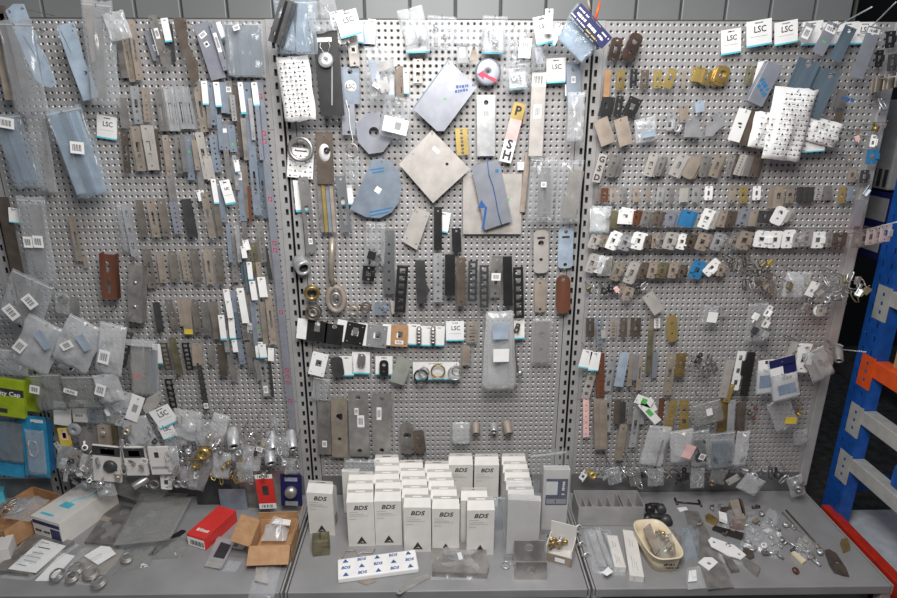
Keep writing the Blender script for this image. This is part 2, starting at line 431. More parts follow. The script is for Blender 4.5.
CNT = {}
def plate(name, cat, c, mt, label, pat='s2', d=.03, t=.0016, r=0.0, group=None, stk=None, lip=0, back=None, hk=None, st=1, sp=.005, txt=None, yaw=0.0, dx=0.0, red=False, arrow=False):
    x1, y1, x2, y2, w = c
    p, a, wd_, L = place(x1, y1, x2, y2, w, d)
    m = MB(); mm = M[mt]
    m.plate(rrect(0, -L/2, wd_, L, r*wd_), holes_of(pat, wd_, L), t, mm)
    if lip:   # folded lip / keeper
        s = 1 if lip > 0 else -1
        x0, xx = sorted((s*wd_*.5, s*wd_*.5-s*.0015)); m.box(x0, xx, -.007, 0, -L*.72, -L*.28, mm)
    o = m.build(name); o.location = p; o.rotation_euler = (0, a, yaw)
    if hk is None: hk = d >= .058
    tag(o, label, cat, group)
    if back:  # a printed card hanging behind it belongs to the same pack
        b = MB(); b.plate(rrect(back[1]*wd_, -L/2, wd_*back[2], L*back[3]), [], .0006, M[back[0]], y=.0016); b.build('backing_card', o)
    if stk:   # (material, u, v, w, h, rot)
        for q in stk:
            b = MB(); b.plate(rrect(0, 0, q[3]*wd_, q[4]*L), [], .0003, M[q[0]]); s = b.build('sticker', o); s.location = (q[1]*wd_, -t, -q[2]*L); s.rotation_euler = (0, q[5] if len(q) > 5 else 0, 0)
            if q[0] == 'white' and q[4]*L > .012:
                b = MB()
                for k in range(7): b.box(-q[3]*wd_*.34+k*q[3]*wd_*.1, -q[3]*wd_*.34+k*q[3]*wd_*.1+q[3]*wd_*(.03+.03*(k % 2)), -.0006, -.0003, -q[4]*L*.28, q[4]*L*.28, M['ink'])
                b.build('barcode', s)
    if txt:
        for q in txt: text(q[0], q[1]*wd_, M[q[2]], o, (q[3]*wd_, -t-.0003, -q[4]*L), q[5] if len(q) > 5 else 0, bold=.0006)
    if hk: hook(p+Vector((0, 0, -.09*L)), d, label)
    for k in range(1, st):
        q = o.copy(); COL.objects.link(q); q.location = p+Vector((R.uniform(-.002, .002)+dx*k, sp*k, R.uniform(-.002, .001))); q.rotation_euler = (0, a+R.uniform(-.03, .03), yaw)
        q['label'] = cut(label+', %s behind the front one' % ORD[k-1]); q['group'] = group or ('stack of '+cut(label, 7)); o['group'] = q['group']
        for ch in o.children:
            if ch.name.startswith('backing'): continue
    return o

def poly(name, cat, pts, mt, label, d=.03, t=.0016, holes=[], group=None, hk=True, stk=()):
    P = [W(x, y, d) for x, y in pts]
    c = sum(P, Vector())/len(P); top = max(P, key=lambda q: q.z)
    f = lambda L: [((q.x-c.x), (q.z-c.z)) for q in L]
    hs = []
    for h in holes:
        q = W(h[0], h[1], d); e = W(h[0]+h[2], h[1], d); hs.append(circ(q.x-c.x, q.z-c.z, (e-q).length, 16))
    out = f(P)
    ar = sum(out[i][0]*out[(i+1) % len(out)][1]-out[(i+1) % len(out)][0]*out[i][1] for i in range(len(out)))
    if ar < 0: out = out[::-1]
    m = MB(); m.plate(out, hs, t, M[mt]); o = m.build(name); o.location = c; tag(o, label, cat, group)
    for q in stk:  # (mat, px, py, w, h, rot) in pixels
        a = W(q[1], q[2], d+t); s1 = (W(q[1]+q[3], q[2], d)-W(q[1], q[2], d)).length; s2 = (W(q[1], q[2]+q[4], d)-W(q[1], q[2], d)).length
        b = MB(); b.plate(rrect(0, 0, s1, s2), [], .0003, M[q[0]]); s = b.build('sticker', o); s.location = a-c; s.rotation_euler = (0, q[5], 0)
    if hk: hook(Vector((top.x, 0, top.z-.012)), d, label)
    return o

def ptext(o, s, px, py, hpx, mt, rot=0.0, d=.03, bold=.0004):
    a = W(px, py, d); sz = (W(px, py+hpx, d)-a).length*1.35
    inv = o.matrix_basis.inverted(); l = inv @ a; e = o.rotation_euler.y
    return text(s, sz, M[mt], o, l+Vector((0, -.0006, 0)), rot-e, bold=bold)

def card(c, label, d=.02, tx='LSC', group='white hanging cards with a cyan foot', pat='euro', hk=None, strip='cyan', small=False):
    x1, y1, x2, y2, w = c; p, a, wd_, L = place(x1, y1, x2, y2, w, d)
    m = MB(); m.plate(rrect(0, -L/2, wd_, L), holes_of(pat, wd_, L), .0007, M['white']); o = m.build('hang_card'); o.location = p; o.rotation_euler = (0, a, 0)
    tag(o, label, 'card', group)
    if strip: b = MB(); b.box(-wd_/2, wd_/2, -.0010, -.0007, -L, -L*.93, M[strip]); b.build('printed_strip', o)
    if tx:
        text(tx, wd_*.34, M['ink'], o, (wd_*.04, -.001, -L*.36), bold=.0003, sx=.9)
        b = MB(); b.box(-wd_*.34, wd_*.34, -.0009, -.0007, -L*.63, -L*.615, M['grey']); b.build('printed_line', o)
    if hk or (hk is None and d >= .058): hook(p+Vector((0, 0, -.1*L)), d, label)
    return o

def bag(c, label, d=.04, film='film', puff=.012, taper=0.0, stk=None, hk=None, group=None, lean=0.0, head=None, ink=None, name='plastic_bag', cat='bag', seed=None, zip_=True):
    x1, y1, x2, y2, w = c; p, a, wd_, L = place(x1, y1, x2, y2, w, d)
    nx, nz = 9, 11; sd = Vector((R.random()*50, R.random()*50, 3))
    v = []; f = []
    for side in (0, 1):
        for j in range(nz+1):
            for i in range(nx+1):
                u, t = i/nx, j/nz
                e = (1-(2*u-1)**2)**.5*min(1, 4*t)*min(1, (1.02-t)*6)
                n1 = noise.noise(Vector((u*3, t*4, 0))+sd); n2 = noise.noise(Vector((u*7, t*9, 5))+sd)
                x = (u-.5)*wd_*(1+taper*(t-.5))+n1*.05*wd_*(1 if 0 < i < nx else .8)
                z = -t*L+n2*.03*L
                y = -(puff*e*(.7+1.1*n1)+n2*.004*min(1, e*3)) if side == 0 else (puff*.35*e+.0004)
                v.append((x, y if side == 0 else max(y, .0003), z))
    K = (nx+1)*(nz+1)
    for j in range(nz):
        for i in range(nx):
            q = j*(nx+1)+i
            f.append((q, q+nx+1, q+nx+2, q+1)); f.append((K+q, K+q+1, K+q+nx+2, K+q+nx+1))
    for j in range(nz):
        q = j*(nx+1); f.append((q, K+q, K+q+nx+1, q+nx+1)); q += nx; f.append((q, q+nx+1, K+q+nx+1, K+q))
    for i in range(nx):
        f.append((i, i+1, K+i+1, K+i)); q = nz*(nx+1)+i; f.append((q, K+q, K+q+1, q+1))
    m = MB(); m.add(v, f, M[film], True); o = m.build(name); o.location = p; o.rotation_euler = (lean, a, 0)
    tag(o, label, cat, group)
    if zip_ and not head:
        b = MB(); b.box(-wd_*.46, wd_*.46, -.0022, -.0002, -L*.055, -L*.04, M['filmw']); b.build('zip_seal', o)
    if head:  # (mat, height share)
        b = MB(); b.plate(rrect(0, -L*head[1]/2, wd_*1.03, L*head[1]), holes_of('euro', wd_, L*head[1]), .0012, M[head[0]], y=-puff*1.5); b.build('header_card', o)
    for q in (stk or []):
        b = MB(); b.plate(rrect(0, 0, q[3]*wd_, q[4]*L), [], .0004, M[q[0]]); s = b.build('sticker', o); s.location = (q[1]*wd_, -puff*1.45-.004, -q[2]*L); s.rotation_euler = (0, q[5] if len(q) > 5 else 0, 0)
        if q[0] == 'white' and (ink is not False):
            b = MB()
            for k in range(7): b.box(-q[3]*wd_*.34+k*q[3]*wd_*.1, -q[3]*wd_*.34+k*q[3]*wd_*.1+q[3]*wd_*(.03+.03*(k % 2)), -.0008, -.0004, -q[4]*L*.28, q[4]*L*.28, M['ink'])
            b.build('barcode', s)
    if hk or (hk is None and d >= .058): hook(p+Vector((0, 0, -.05*L)), d, label)
    return o

def inside(c, d, mt, label, name='metal_fitting', cat='fitting', pat='s2', t=.004, r=.1, group=None):
    """a piece lying in the bag hung at depth d"""
    return plate(name, cat, c, mt, label, pat=pat, d=d-.003, t=t, r=r, hk=False, group=group)

def ring(x, y, rpx, mt, label, d=.03, thick=.3, name='metal_ring', cat='ring', tilt=(0, 0), inner=None, deep=.008, hk=True, group=None):
    p = W(x, y, d); r = (W(x+rpx, y, d)-p).length
    m = MB(); ri = r*(1-thick)
    m.lathe([(ri, 0), (ri, deep), (ri+(r-ri)*.3, deep*1.25), (r-(r-ri)*.2, deep*1.15), (r, deep*.8), (r, 0), (ri, 0)], M[mt], 24)
    o = m.build(name); o.location = p; o.rotation_euler = (tilt[0], 0, tilt[1]); tag(o, label, cat, group)
    if inner: b = MB(); b.lathe([(ri*.45, 0), (ri*.45, deep*.9), (ri*.85, deep*.9), (ri*.85, 0), (ri*.45, 0)], M[inner], 20); b.build('inner_race', o)
    if hk: hook(p+Vector((0, 0, ri)), d, label)
    return o

def can(x, y, rpx, mt, label, d=.05, L=.04, name='metal_sleeve', cat='sleeve', tilt=(.5, 0), group=None, hk=True, hole='dark'):
    p = W(x, y, d); r = (W(x+rpx, y, d)-p).length
    m = MB(); m.lathe([(0.0001, -L), (r*.92, -L), (r, -L+.002), (r, -.002), (r*.95, 0), (r*.62, 0), (r*.58, -.004)], M[mt], 20)
    m.lathe([(r*.58, -.004), (r*.56, -L*.6), (.0001, -L*.6)], M[hole], 20)
    o = m.build(name); o.location = p; o.rotation_euler = (tilt[0], 0, tilt[1]); tag(o, label, cat, group)
    if hk: hook(p+Vector((0, 0, r*.4)), max(.02, d-L*.3), label)
    return o

def latch(c, mt, label, d=.04, body=None, group=None, st=1, sp=.008, dx=0, yaw=0, hk=None, name='strike_plate', flip=1):
    """door strike: plate with screw holes, a cut-out and a raised keeper"""
    x1, y1, x2, y2, w = c; p, a, wd_, L = place(x1, y1, x2, y2, w, d)
    m = MB(); mm = M[mt]
    m.plate(rrect(0, -L/2, wd_, L, wd_*.12), [rrect(0, -L*.5, wd_*.4, L*.34), circ(0, -L*.12, wd_*.1), circ(0, -L*.88, wd_*.1)], .0022, mm)
    s = flip
    x0, xx = sorted((s*wd_*.22, s*wd_*.55)); m.box(x0, xx, -.0075, -.0022, -L*.70, -L*.30, M[body] if body else mm, b=.001)
    o = m.build(name); o.location = p; o.rotation_euler = (0, a, yaw); tag(o, label, 'strike plate', group)
    if hk is None: hk = d >= .058
    if hk: hook(p+Vector((0, 0, -.12*L)), d, label)
    for k in range(1, st):
        q = o.copy(); COL.objects.link(q); q.location = p+Vector((R.uniform(-.001, .001)+dx*k, sp*k, R.uniform(-.002, .001))); q.rotation_euler = (0, a+R.uniform(-.05, .05), yaw)
        q['label'] = cut(label+', %s behind the front one' % ORD[k-1]); q['group'] = group or ('stack of '+cut(label, 7)); o['group'] = q['group']
    return o

def clip(x, y, s, mt, label, d=.05, group=None, rot=None, name='wire_clip', kind=0, hk=False):
    """small bent bracket or spring clip"""
    p = W(x, y, d); r = (W(x+s, y, d)-p).length
    m = MB(); mm = M[mt]
    if kind == 0:
        m.tube([(-r*.4, 0, r*.9), (-r*.5, -r*.2, 0), (-r*.3, -r*.4, -r*.8), (r*.2, -r*.4, -r), (r*.45, -r*.1, -.4*r), (r*.3, .1*r, r*.5), (0, 0, r*.8)], r*.11, mm, n=6)
    elif kind == 1:
        m.plate(rrect(0, 0, r*.9, r*2, r*.2), [circ(0, r*.6, r*.18), rrect(0, -r*.3, r*.4, r*.6)], .0018, mm); m.box(r*.3, r*.45, -r*.6, 0, -r*.8, r*.3, mm)
    elif kind == 2:
        m.lathe([(r*.3, 0), (r*.3, r*.9), (r*.55, r*.9), (r*.6, 0), (r*.3, 0)], mm, 14); m.box(-r*.15, r*.15, -r*.2, r*.1, r*.4, r*1.2, mm)
    elif kind == 3:
        m.box(-r*.5, r*.5, -r*.5, 0, -r*.6, r*.6, mm, b=r*.12); m.tube([(0, -r*.3, -r*.5), (0, -r*.4, -r*1.2)], r*.15, mm)
    else:
        for k in range(9):
            pass
        m.tube([(r*.5*math.cos(q*.7), -r*.3*math.sin(q*.7), r-q*r*.09) for q in range(22)], r*.07, mm, n=5)
    o = m.build(name); o.location = p; o.rotation_euler = rot or (R.uniform(-.6, .6), R.uniform(-.8, .8), R.uniform(-.8, .8)); tag(o, label, 'hardware', group)
    if hk: hook(p+Vector((0, 0, r*.6)), d, label)
    return o
# ------------------------------------------------------------------ rows of plates
ADJ = {'steel': 'plain steel', 'steel2': 'dull grey steel', 'warm': 'warm grey steel', 'zinc': 'bright zinc', 'chrome': 'shiny steel', 'blue': 'blue-grey', 'bluel': 'pale blue', 'blued': 'slate blue', 'lilac': 'lilac-grey', 'cream': 'cream', 'brown': 'brown bronze', 'rust': 'copper brown', 'tan': 'tan', 'dkbrown': 'dark brown', 'dull': 'grey-brown', 'brass': 'brass', 'gold': 'golden', 'black': 'black', 'dark': 'dark grey', 'white': 'white', 'olive': 'olive green', 'grey': 'grey', 'red': 'red', 'bblue': 'blue', 'skyblue': 'bright blue', 'creamp': 'ivory', 'pink': 'pink', 'carton': 'white', 'brownbox': 'wood brown'}
def run(name, noun, where, group, items, d=.03, st=1, fn=None, **kw):
    for i, it in enumerate(sorted(items, key=lambda q: q[0])):
        c, mt = it[:5], it[5]
        o = dict(kw); o.update(it[6] if len(it) > 6 else {})
        adj = o.pop('adj', ADJ[mt]); dd = o.pop('d', d+R.uniform(-.006, .006)); s_ = o.pop('st', st); nn = o.pop('nn', noun)
        lab = '%s %s, %s from left in %s' % (adj, nn, ORD[i], where)
        if fn == 'latch': latch(c, mt, lab, d=dd, group=group, st=s_, **o)
        else: plate(name, noun, c, mt, lab, d=dd, group=group, st=s_, **o)

WS = [('white', 0, .25, .7, .16)]
G1 = 'metal strips in the left bay'
# --- left bay, top left: large formed plates and bags
poly('formed_plate', 'metal plate', [(6, 11), (14, 4), (24, 4), (30, 20), (38, 38), (37, 43), (46, 56), (57, 84), (52, 88), (44, 86), (36, 80)], 'bluel', 'large pale blue formed plate with a notched edge at the top left corner', d=.12, t=.003, holes=[(10, 12, 1.6), (22, 9, 1.2), (53, 82, 1.2), (15, 30, 1.0)], stk=[('blue', 32, 50, 1.2, 30, -.42), ('blue', 46, 60, .8, 10, -.42)])
for i, (a, b, w_, mt) in enumerate([((0, 6), (20, 92), 9, 'brown'), ((-3, 20), (12, 100), 8, 'tan'), ((6, 14), (30, 94), 8, 'steel2')]):
    plate('door_channel', 'channel', (*a, *b, w_), mt, ['dark brown long channel behind the large pale blue plate', 'tan long channel at the left edge of the photo', 'grey long channel just behind the large pale blue plate'][i], 'none', d=.10-.02*(i % 2), t=.012)
bag((14, 20, 32, 112, 34), 'clear bag over the brown channels at the top left corner', d=.125, film='film')
poly('formed_plate', 'metal plate', [(57, 26), (74, 22), (80, 42), (84, 58), (88, 68), (100, 97), (84, 101), (70, 64)], 'bluel', 'smaller pale blue formed plate right of the large notched one', d=.09, t=.003, holes=[(73, 31, 1.1), (96, 90, 1.2), (86, 73, 2.0)], stk=[('blue', 66, 42, 1.0, 22, -.3)])
plate('door_channel', 'channel', (89, 0, 98, 62, 9), 'tan', 'tan brown channel behind the tall clear bag at the top', 'none', d=.08, t=.01)
plate('door_channel', 'channel', (99, 20, 104, 98, 7), 'steel2', 'narrow grey channel inside the tall clear bag at the top', 'none', d=.10, t=.008)
bag((96, 0, 106, 106, 30), 'tall clear bag hanging beside the two pale blue plates', d=.12, film='film')
bag((112, 12, 122, 40, 22), 'loose clear bag top bunched above the tall bag', d=.13, film='filmw')
for i, (a, b) in enumerate([((4, 122), (24, 182)), ((10, 118), (31, 180))]):
    plate('door_channel', 'channel', (*a, *b, 9), 'blue', ['blue-grey channel, left one in the bag at the left edge', 'blue-grey channel, right one in the bag at the left edge'][i], 'none', d=.08+.01*i, t=.01)
bag((5, 114, 30, 188, 28), 'blue tinted bag of channels at the left edge', d=.105, film='filmb', stk=[('white', .12, .12, .5, .14, .3)])
bag((34, 110, 48, 192, 20), 'narrow clear bag between the two bags of blue channels', d=.085)
plate('door_channel', 'channel', (44, 118, 52, 188, 5), 'steel2', 'thin grey rod strip in the narrow clear bag', 'none', d=.075, t=.006)
for i, (dx_, w_) in enumerate([(-9, 9), (1, 7), (10, 9)]):
    plate('door_channel', 'channel', (64+dx_, 112, 93+dx_, 193, w_), 'bluel' if i != 1 else 'blue', 'pale blue channel, %s of three in the big blue bag' % ORD[i], 'none', d=.09+.012*(i % 2), t=.014)
bag((62, 107, 95, 196, 36), 'big blue tinted bag holding three pale channels', d=.125, film='filmb', stk=[('white', .12, .45, .36, .13, .3)])
card((107, 116, 107, 139, 20), 'white card with cyan foot right of the big blue bag', d=.02)
# --- left bay: second block
plate('strike_plate', 'strike plate', (124, 37, 133, 82, 6), 'warm', 'warm grey slotted strip left of the tan strip at the top', 'slot', group=G1, st=2)
plate('strike_plate', 'strike plate', (131, 20, 140, 80, 7), 'tan', 'tan slotted strip hanging at the top left of the bay', 'slot', group=G1, d=.04)
plate('door_channel', 'channel', (118, 30, 126, 78, 6), 'steel2', 'dull grey narrow channel beside the warm slotted strip', 'none', d=.03, t=.006)
plate('strike_plate', 'strike plate', (152, 15, 167, 67, 8), 'steel2', 'grey drilled strip hanging tilted above the panel edge', 'edge', d=.06, group=G1, back=('white', -.5, .3, .5), stk=[('white', 0, .35, .5, .2)])
plate('strike_plate', 'strike plate', (148, 30, 158, 60, 9), 'lilac', 'lilac plate with small white sticker behind the tilted drilled strip', 's2', d=.03, group=G1, stk=[('white', .2, .6, .5, .22)])
card((164, 18, 169, 42, 7), 'narrow white card beside the large brown plate', d=.05, tx=None)
plate('strike_plate', 'strike plate', (170, 24, 174, 62, 4), 'dark', 'thin dark strip left of the large brown plate', 'n', d=.03, group=G1)
poly('formed_plate', 'metal plate', [(173, 18), (186, 18), (188, 33), (188, 43), (192, 52), (198, 62), (199, 80), (192, 85), (184, 55), (178, 40)], 'brown', 'large brown formed plate with a waisted side at the top', d=.07, t=.002, holes=[(181, 19, .8), (187, 31, .6), (193, 56, .6), (197, 70, .6)])
plate('cover_plate', 'metal plate', (201, 23, 219, 79, 15), 'lilac', 'wide lilac plate with two small stickers right of the brown plate', 'none', d=.05, t=.003, stk=[('white', -.1, .2, .5, .09, -.4), ('white', -.05, .37, .3, .09, -.3), ('green', -.05, .37, .1, .04)])
plate('strike_plate', 'strike plate', (212, 22, 227, 70, 7), 'lilac', 'lilac strip with long white sticker beside the wide lilac plate', 'edge', d=.065, group=G1, stk=[('white', -.1, .42, .5, .4)])
card((218, 22, 224, 38, 5), 'small white card tip behind the slate packs', d=.05, tx=None)
for i, (x, w_) in enumerate([(231, 12), (242, 11), (254, 12)]):
    plate('cover_plate', 'metal plate', (x, 25, x+5, 75, w_), 'blued', 'slate film wrapped plate, %s of three in the top bag' % ORD[i], 'none', d=.05+.008*(i % 2), t=.004, group='slate plates in the top bag')
bag((243, 22, 247, 77, 38), 'clear bag around the three slate plates', d=.075, film='film', stk=[('white', -.12, .12, .17, .09, -.3)])
T1 = 'the left bay top strip row'
run('strike_plate', 'strip', T1, G1, [
 (122, 98, 126, 128, 9, 'steel2', dict(pat='none')), (134, 86, 139, 124, 8, 'zinc', dict(pat='lock')), (145, 88, 148, 122, 7, 'tan', dict(pat='dots')),
 (158, 89, 164, 131, 7, 'steel', dict(pat='long', st=2, dx=.006)), (167, 86, 174, 131, 8, 'zinc', dict(pat='long', st=2, dx=.01)), (178, 86, 185, 129, 8, 'zinc', dict(pat='long', st=3, dx=.008)),
 (197, 86, 205, 132, 8, 'warm', dict(pat='slot', adj='warm tan')), (210, 82, 214, 125, 9, 'blue', dict(pat='s2')), (222, 82, 225, 113, 7, 'blue', dict(pat='n')),
 (228, 81, 231, 114, 7, 'steel', dict(pat='s2', stk=WS)), (235, 85, 237, 120, 5, 'brown'), (246, 82, 254, 170, 8, 'blue', dict(pat='s2')), (258, 96, 263, 160, 4, 'blued')], d=.04)
for i, (x, y, x2, y2, w_) in enumerate([(204, 81, 206, 105, 6), (216, 82, 219, 107, 6), (240, 82, 244, 114, 5), (254, 82, 257, 106, 6)]):
    card((x, y, x2, y2, w_), 'narrow white backing card, %s of four in the left bay top row' % ORD[i], d=.055, tx=None)
T2 = 'the left bay second strip row'
run('strike_plate', 'strip', T2, G1, [
 (124, 131, 128, 173, 7, 'brown', dict(pat='lock')), (135, 126, 142, 171, 9, 'warm', dict(pat='lock', st=2, dx=-.006)), (145, 125, 153, 170, 9, 'cream', dict(pat='lock', adj='cream', st=2, dx=.007)), (156, 130, 160, 172, 4, 'brown', dict(pat='n')),
 (165, 135, 170, 175, 6, 'tan'), (178, 135, 181, 173, 7, 'steel2', dict(pat='slot')), (188, 136, 192, 180, 7, 'blue', dict(stk=[('green', 0, .35, .3, .05)])), (199, 132, 208, 179, 8, 'cream', dict(pat='lock', adj='pale grey')),
 (213, 135, 218, 172, 8, 'blue', dict(pat='dots')), (224, 124, 227, 150, 6, 'lilac', dict(stk=WS)), (231, 125, 234, 152, 7, 'blue', dict(stk=[('green', 0, .7, .35, .1)])), (238, 117, 242, 156, 4, 'brown', dict(pat='n')), (252, 150, 258, 215, 8, 'blue', dict(pat='slot'))], d=.04)
T3 = 'the left bay third strip row'
run('strike_plate', 'strip', T3, G1, [
 (139, 200, 145, 237, 7, 'dull', dict(pat='n')), (150, 199, 157, 237, 8, 'tan', dict(pat='slot')), (161, 199, 167, 236, 8, 'dull', dict(pat='s2')), (169, 175, 174, 201, 7, 'steel2'), (173, 201, 179, 234, 8, 'lilac', dict(pat='dots')), (185, 199, 193, 237, 9, 'dark', dict(pat='n', st=2)),
 (204, 193, 213, 238, 7, 'warm', dict(pat='lock', d=.06)), (215, 196, 221, 236, 6, 'dull', dict(pat='n')), (220, 185, 224, 222, 6, 'blue'), (199, 160, 203, 200, 6, 'steel', dict(stk=[('white', 0, .85, .6, .2)])), (207, 156, 212, 180, 8, 'cream', dict(adj='pale grey')), (239, 168, 244, 221, 7, 'blue', dict(stk=[('white', 0, .15, .6, .14)])),
 (244, 163, 249, 218, 6, 'dull', dict(pat='n')), (249, 186, 251, 222, 3, 'rust', dict(pat='n')), (260, 158, 266, 218, 5, 'blued', dict(pat='long'))], d=.04)
card((213, 179, 217, 204, 5), 'thin white card left of the wide card in the left bay', d=.055, tx=None)
card((224, 180, 231, 204, 10), 'white card with cyan foot in the middle of the strip rows', d=.07)
card((198, 190, 201, 201, 4), 'tiny white tag above the warm slotted strip', d=.06, tx=None, strip=None)
bag((121, 204, 128, 252, 11), 'slim clear bag beside the bright slotted strip', d=.035)
plate('strike_plate', 'strike plate', (125, 205, 135, 256, 7), 'zinc', 'bright slotted strip right of the slim clear bag', '3slot', d=.05)
T4 = 'the left bay fourth strip row'
run('strike_plate', 'strip', T4, G1, [
 (146, 249, 153, 288, 9, 'dull', dict(pat='slot', adj='mottled brown')), (160, 252, 164, 283, 7, 'tan', dict(pat='s2')), (172, 251, 176, 282, 8, 'dull', dict(pat='s2')), (183, 251, 188, 281, 7, 'tan', dict(pat='dots')), (194, 249, 199, 284, 8, 'dull', dict(pat='s2')),
 (207, 249, 211, 284, 8, 'tan', dict(pat='slot')), (218, 248, 222, 284, 7, 'dull', dict(pat='s2')), (232, 236, 236, 282, 6, 'steel', dict(pat='dots')), (241, 250, 244, 280, 4, 'blued'), (253, 243, 256, 273, 7, 'olive', dict(pat='slot', adj='tan green')), (265, 246, 271, 280, 4, 'dark', dict(pat='n')), (260, 225, 264, 262, 6, 'steel2', dict(pat='dots'))], d=.035)
T5 = 'the left bay fifth strip row'
run('strike_plate', 'strip', T5, G1, [
 (156, 302, 161, 332, 7, 'dark', dict(pat='n')), (168, 300, 176, 328, 7, 'dull', dict(pat='slot')), (179, 298, 183, 326, 5, 'tan', dict(pat='n')), (185, 298, 189, 334, 9, 'tan', dict(pat='s2', stk=[('yellow', 0, .93, .9, .14)])), (195, 300, 198, 332, 7, 'dull'),
 (204, 302, 208, 335, 8, 'steel2', dict(pat='n')), (213, 301, 218, 339, 8, 'dull', dict(pat='n')), (232, 292, 236, 330, 7, 'blue'), (247, 290, 251, 340, 6, 'steel', dict(stk=[('white', 0, .75, .8, .2)])), (256, 294, 260, 338, 8, 'zinc', dict(pat='dots', stk=[('green', 0, .8, .3, .05)])), (268, 294, 274, 344, 7, 'tan', dict(pat='slot'))], d=.04)
for i, q in enumerate([(226, 289, 229, 307, 6), (240, 288, 246, 323, 7), (252, 281, 255, 300, 6), (261, 277, 264, 297, 8), (245, 240, 248, 250, 6), (221, 315, 224, 340, 6), (231, 317, 233, 339, 6)]):
    card(q, 'small white tag hung in front of the left bay strips, %s of seven' % ORD[i], d=.065+.004*(i % 3), tx=None, group='white tags on the left bay strips', strip='cyan' if i in (0, 5, 6) else None)
T6 = 'the left bay sixth strip row'
run('strike_plate', 'strip', T6, G1, [
 (163, 343, 169, 370, 8, 'brown', dict(pat='lat')), (172, 338, 180, 374, 7, 'olive', dict(adj='golden olive', pat='s2')), (185, 343, 190, 370, 7, 'black', dict(pat='lat')), (168, 379, 175, 413, 7, 'black', dict(pat='lat')), (197, 343, 198, 366, 10, 'tan', dict(pat='s2')),
 (199, 365, 207, 410, 5, 'dark', dict(pat='dots', stk=[('white', 0, .9, .9, .12)])), (221, 345, 224, 376, 8, 'brown', dict(pat='n')), (229, 350, 235, 381, 6, 'steel', dict(pat='s2')), (237, 333, 243, 364, 6, 'blue', dict(pat='s2')), (260, 350, 267, 396, 7, 'zinc', dict(pat='lock', stk=[('white', 0, .85, .6, .16)])), (269, 358, 273, 397, 3, 'dark', dict(pat='n')), (251, 330, 254, 358, 5, 'steel', dict(pat='s2')), (211, 345, 212, 364, 6, 'steel2')], d=.035)
card((156, 344, 159, 364, 8), 'white card with cyan foot beside the brown lattice strip', d=.05, tx=None)
card((259, 342, 261, 358, 9), 'folded white card above the longest bright strip', d=.05, tx=None)
card((271, 348, 271, 361, 6), 'white triangular tag right of the folded card', d=.05, tx=None, strip=None)
# long lilac strip with red characters
o = plate('edge_strip', 'strip', (259, 80, 293, 430, 7), 'lilac', 'very long lilac strip with red marks beside the left posts', 'none', d=.035, t=.004)
k = 0
for fy in (.04, .13, .15, .3, .42, .44, .62, .80, .82, .84, .9):
    L_ = (W(259, 80, .035)-W(293, 430, .035)).length
    b = MB(); s_ = .006
    b.box(-s_, s_, -.0003, 0, s_*.8, s_*1.2, M['redink']); b.box(-s_, -s_*.6, -.0003, 0, -s_, s_, M['redink']); b.box(s_*.5, s_, -.0003, 0, -s_, s_*.6, M['redink']); b.box(-s_*.4, s_*.8, -.0003, 0, -s_, -s_*.6, M['redink'])
    q = b.build('red_mark', o); q.location = (0, -.004, -fy*L_)
# boxy pieces
m = MB(); p, a, w_, L_ = place(136, 265, 135, 322, 14, .06)
m.box(-w_/2, w_/2, -.003, 0, -L_, 0, M['steel2']); m.box(w_/2-.003, w_/2, 0, .03, -L_, 0, M['steel2']); m.box(-w_/2, -w_/2+.003, 0, .03, -L_, 0, M['steel2'])
for q in (.3, .72): m.lathe([(.0001, .0055), (.006, .005), (.006, .0025), (.0001, .0025)], M['steel'], 12, Matrix.Translation((0, 0, -q*L_)))
o = m.build('channel_cover'); o.location = p; o.rotation_euler = (0, a, 0); tag(o, 'grey steel channel with two screws right of the copper channel', 'channel')
m = MB(); p, a, w_, L_ = place(107, 254, 110, 299, 15, .06)
m.plate(rrect(0, -L_/2, w_, L_), [rrect(0, -L_*.28, w_*.22, L_*.25), rrect(0, -L_*.7, w_*.22, L_*.35)], .003, M['rust']); m.box(w_/2-.003, w_/2, 0, .022, -L_, 0, M['rust']); m.box(-w_/2, -w_/2+.003, 0, .022, -L_, 0, M['rust'])
o = m.build('channel_cover'); o.location = p; o.rotation_euler = (0, a, 0); tag(o, 'copper brown channel with a central groove hanging left of centre', 'channel')
hook(W(107, 258, 0), .06, 'copper brown channel with a central groove')
plate('strike_plate', 'strike plate', (72, 217, 80, 261, 7), 'warm', 'single warm grey strip on the bare panel of the left bay', 'slot', d=.03)
plate('strike_plate', 'strike plate', (84, 256, 87, 268, 4), 'tan', 'tiny tan strip left of the copper channel', 'n', d=.015)
# left edge pieces
plate('formed_plate', 'metal plate', (2, 197, 20, 283, 12), 'brown', 'dark brown angled plate hung over the far left posts', 'none', d=.05)
card((14, 208, 15, 223, 11), 'white card with cyan foot under the brown angled plate', d=.06, tx=None)
plate('cover_plate', 'metal plate', (36, 205, 42, 270, 12), 'steel2', 'grey plate inside the tall bag at the far left', 'none', d=.07)
bag((30, 196, 44, 287, 28), 'tall clear bag with two stickers at the far left', d=.09, stk=[('white', -.15, .48, .3, .12), ('white', .2, .47, .35, .13)])
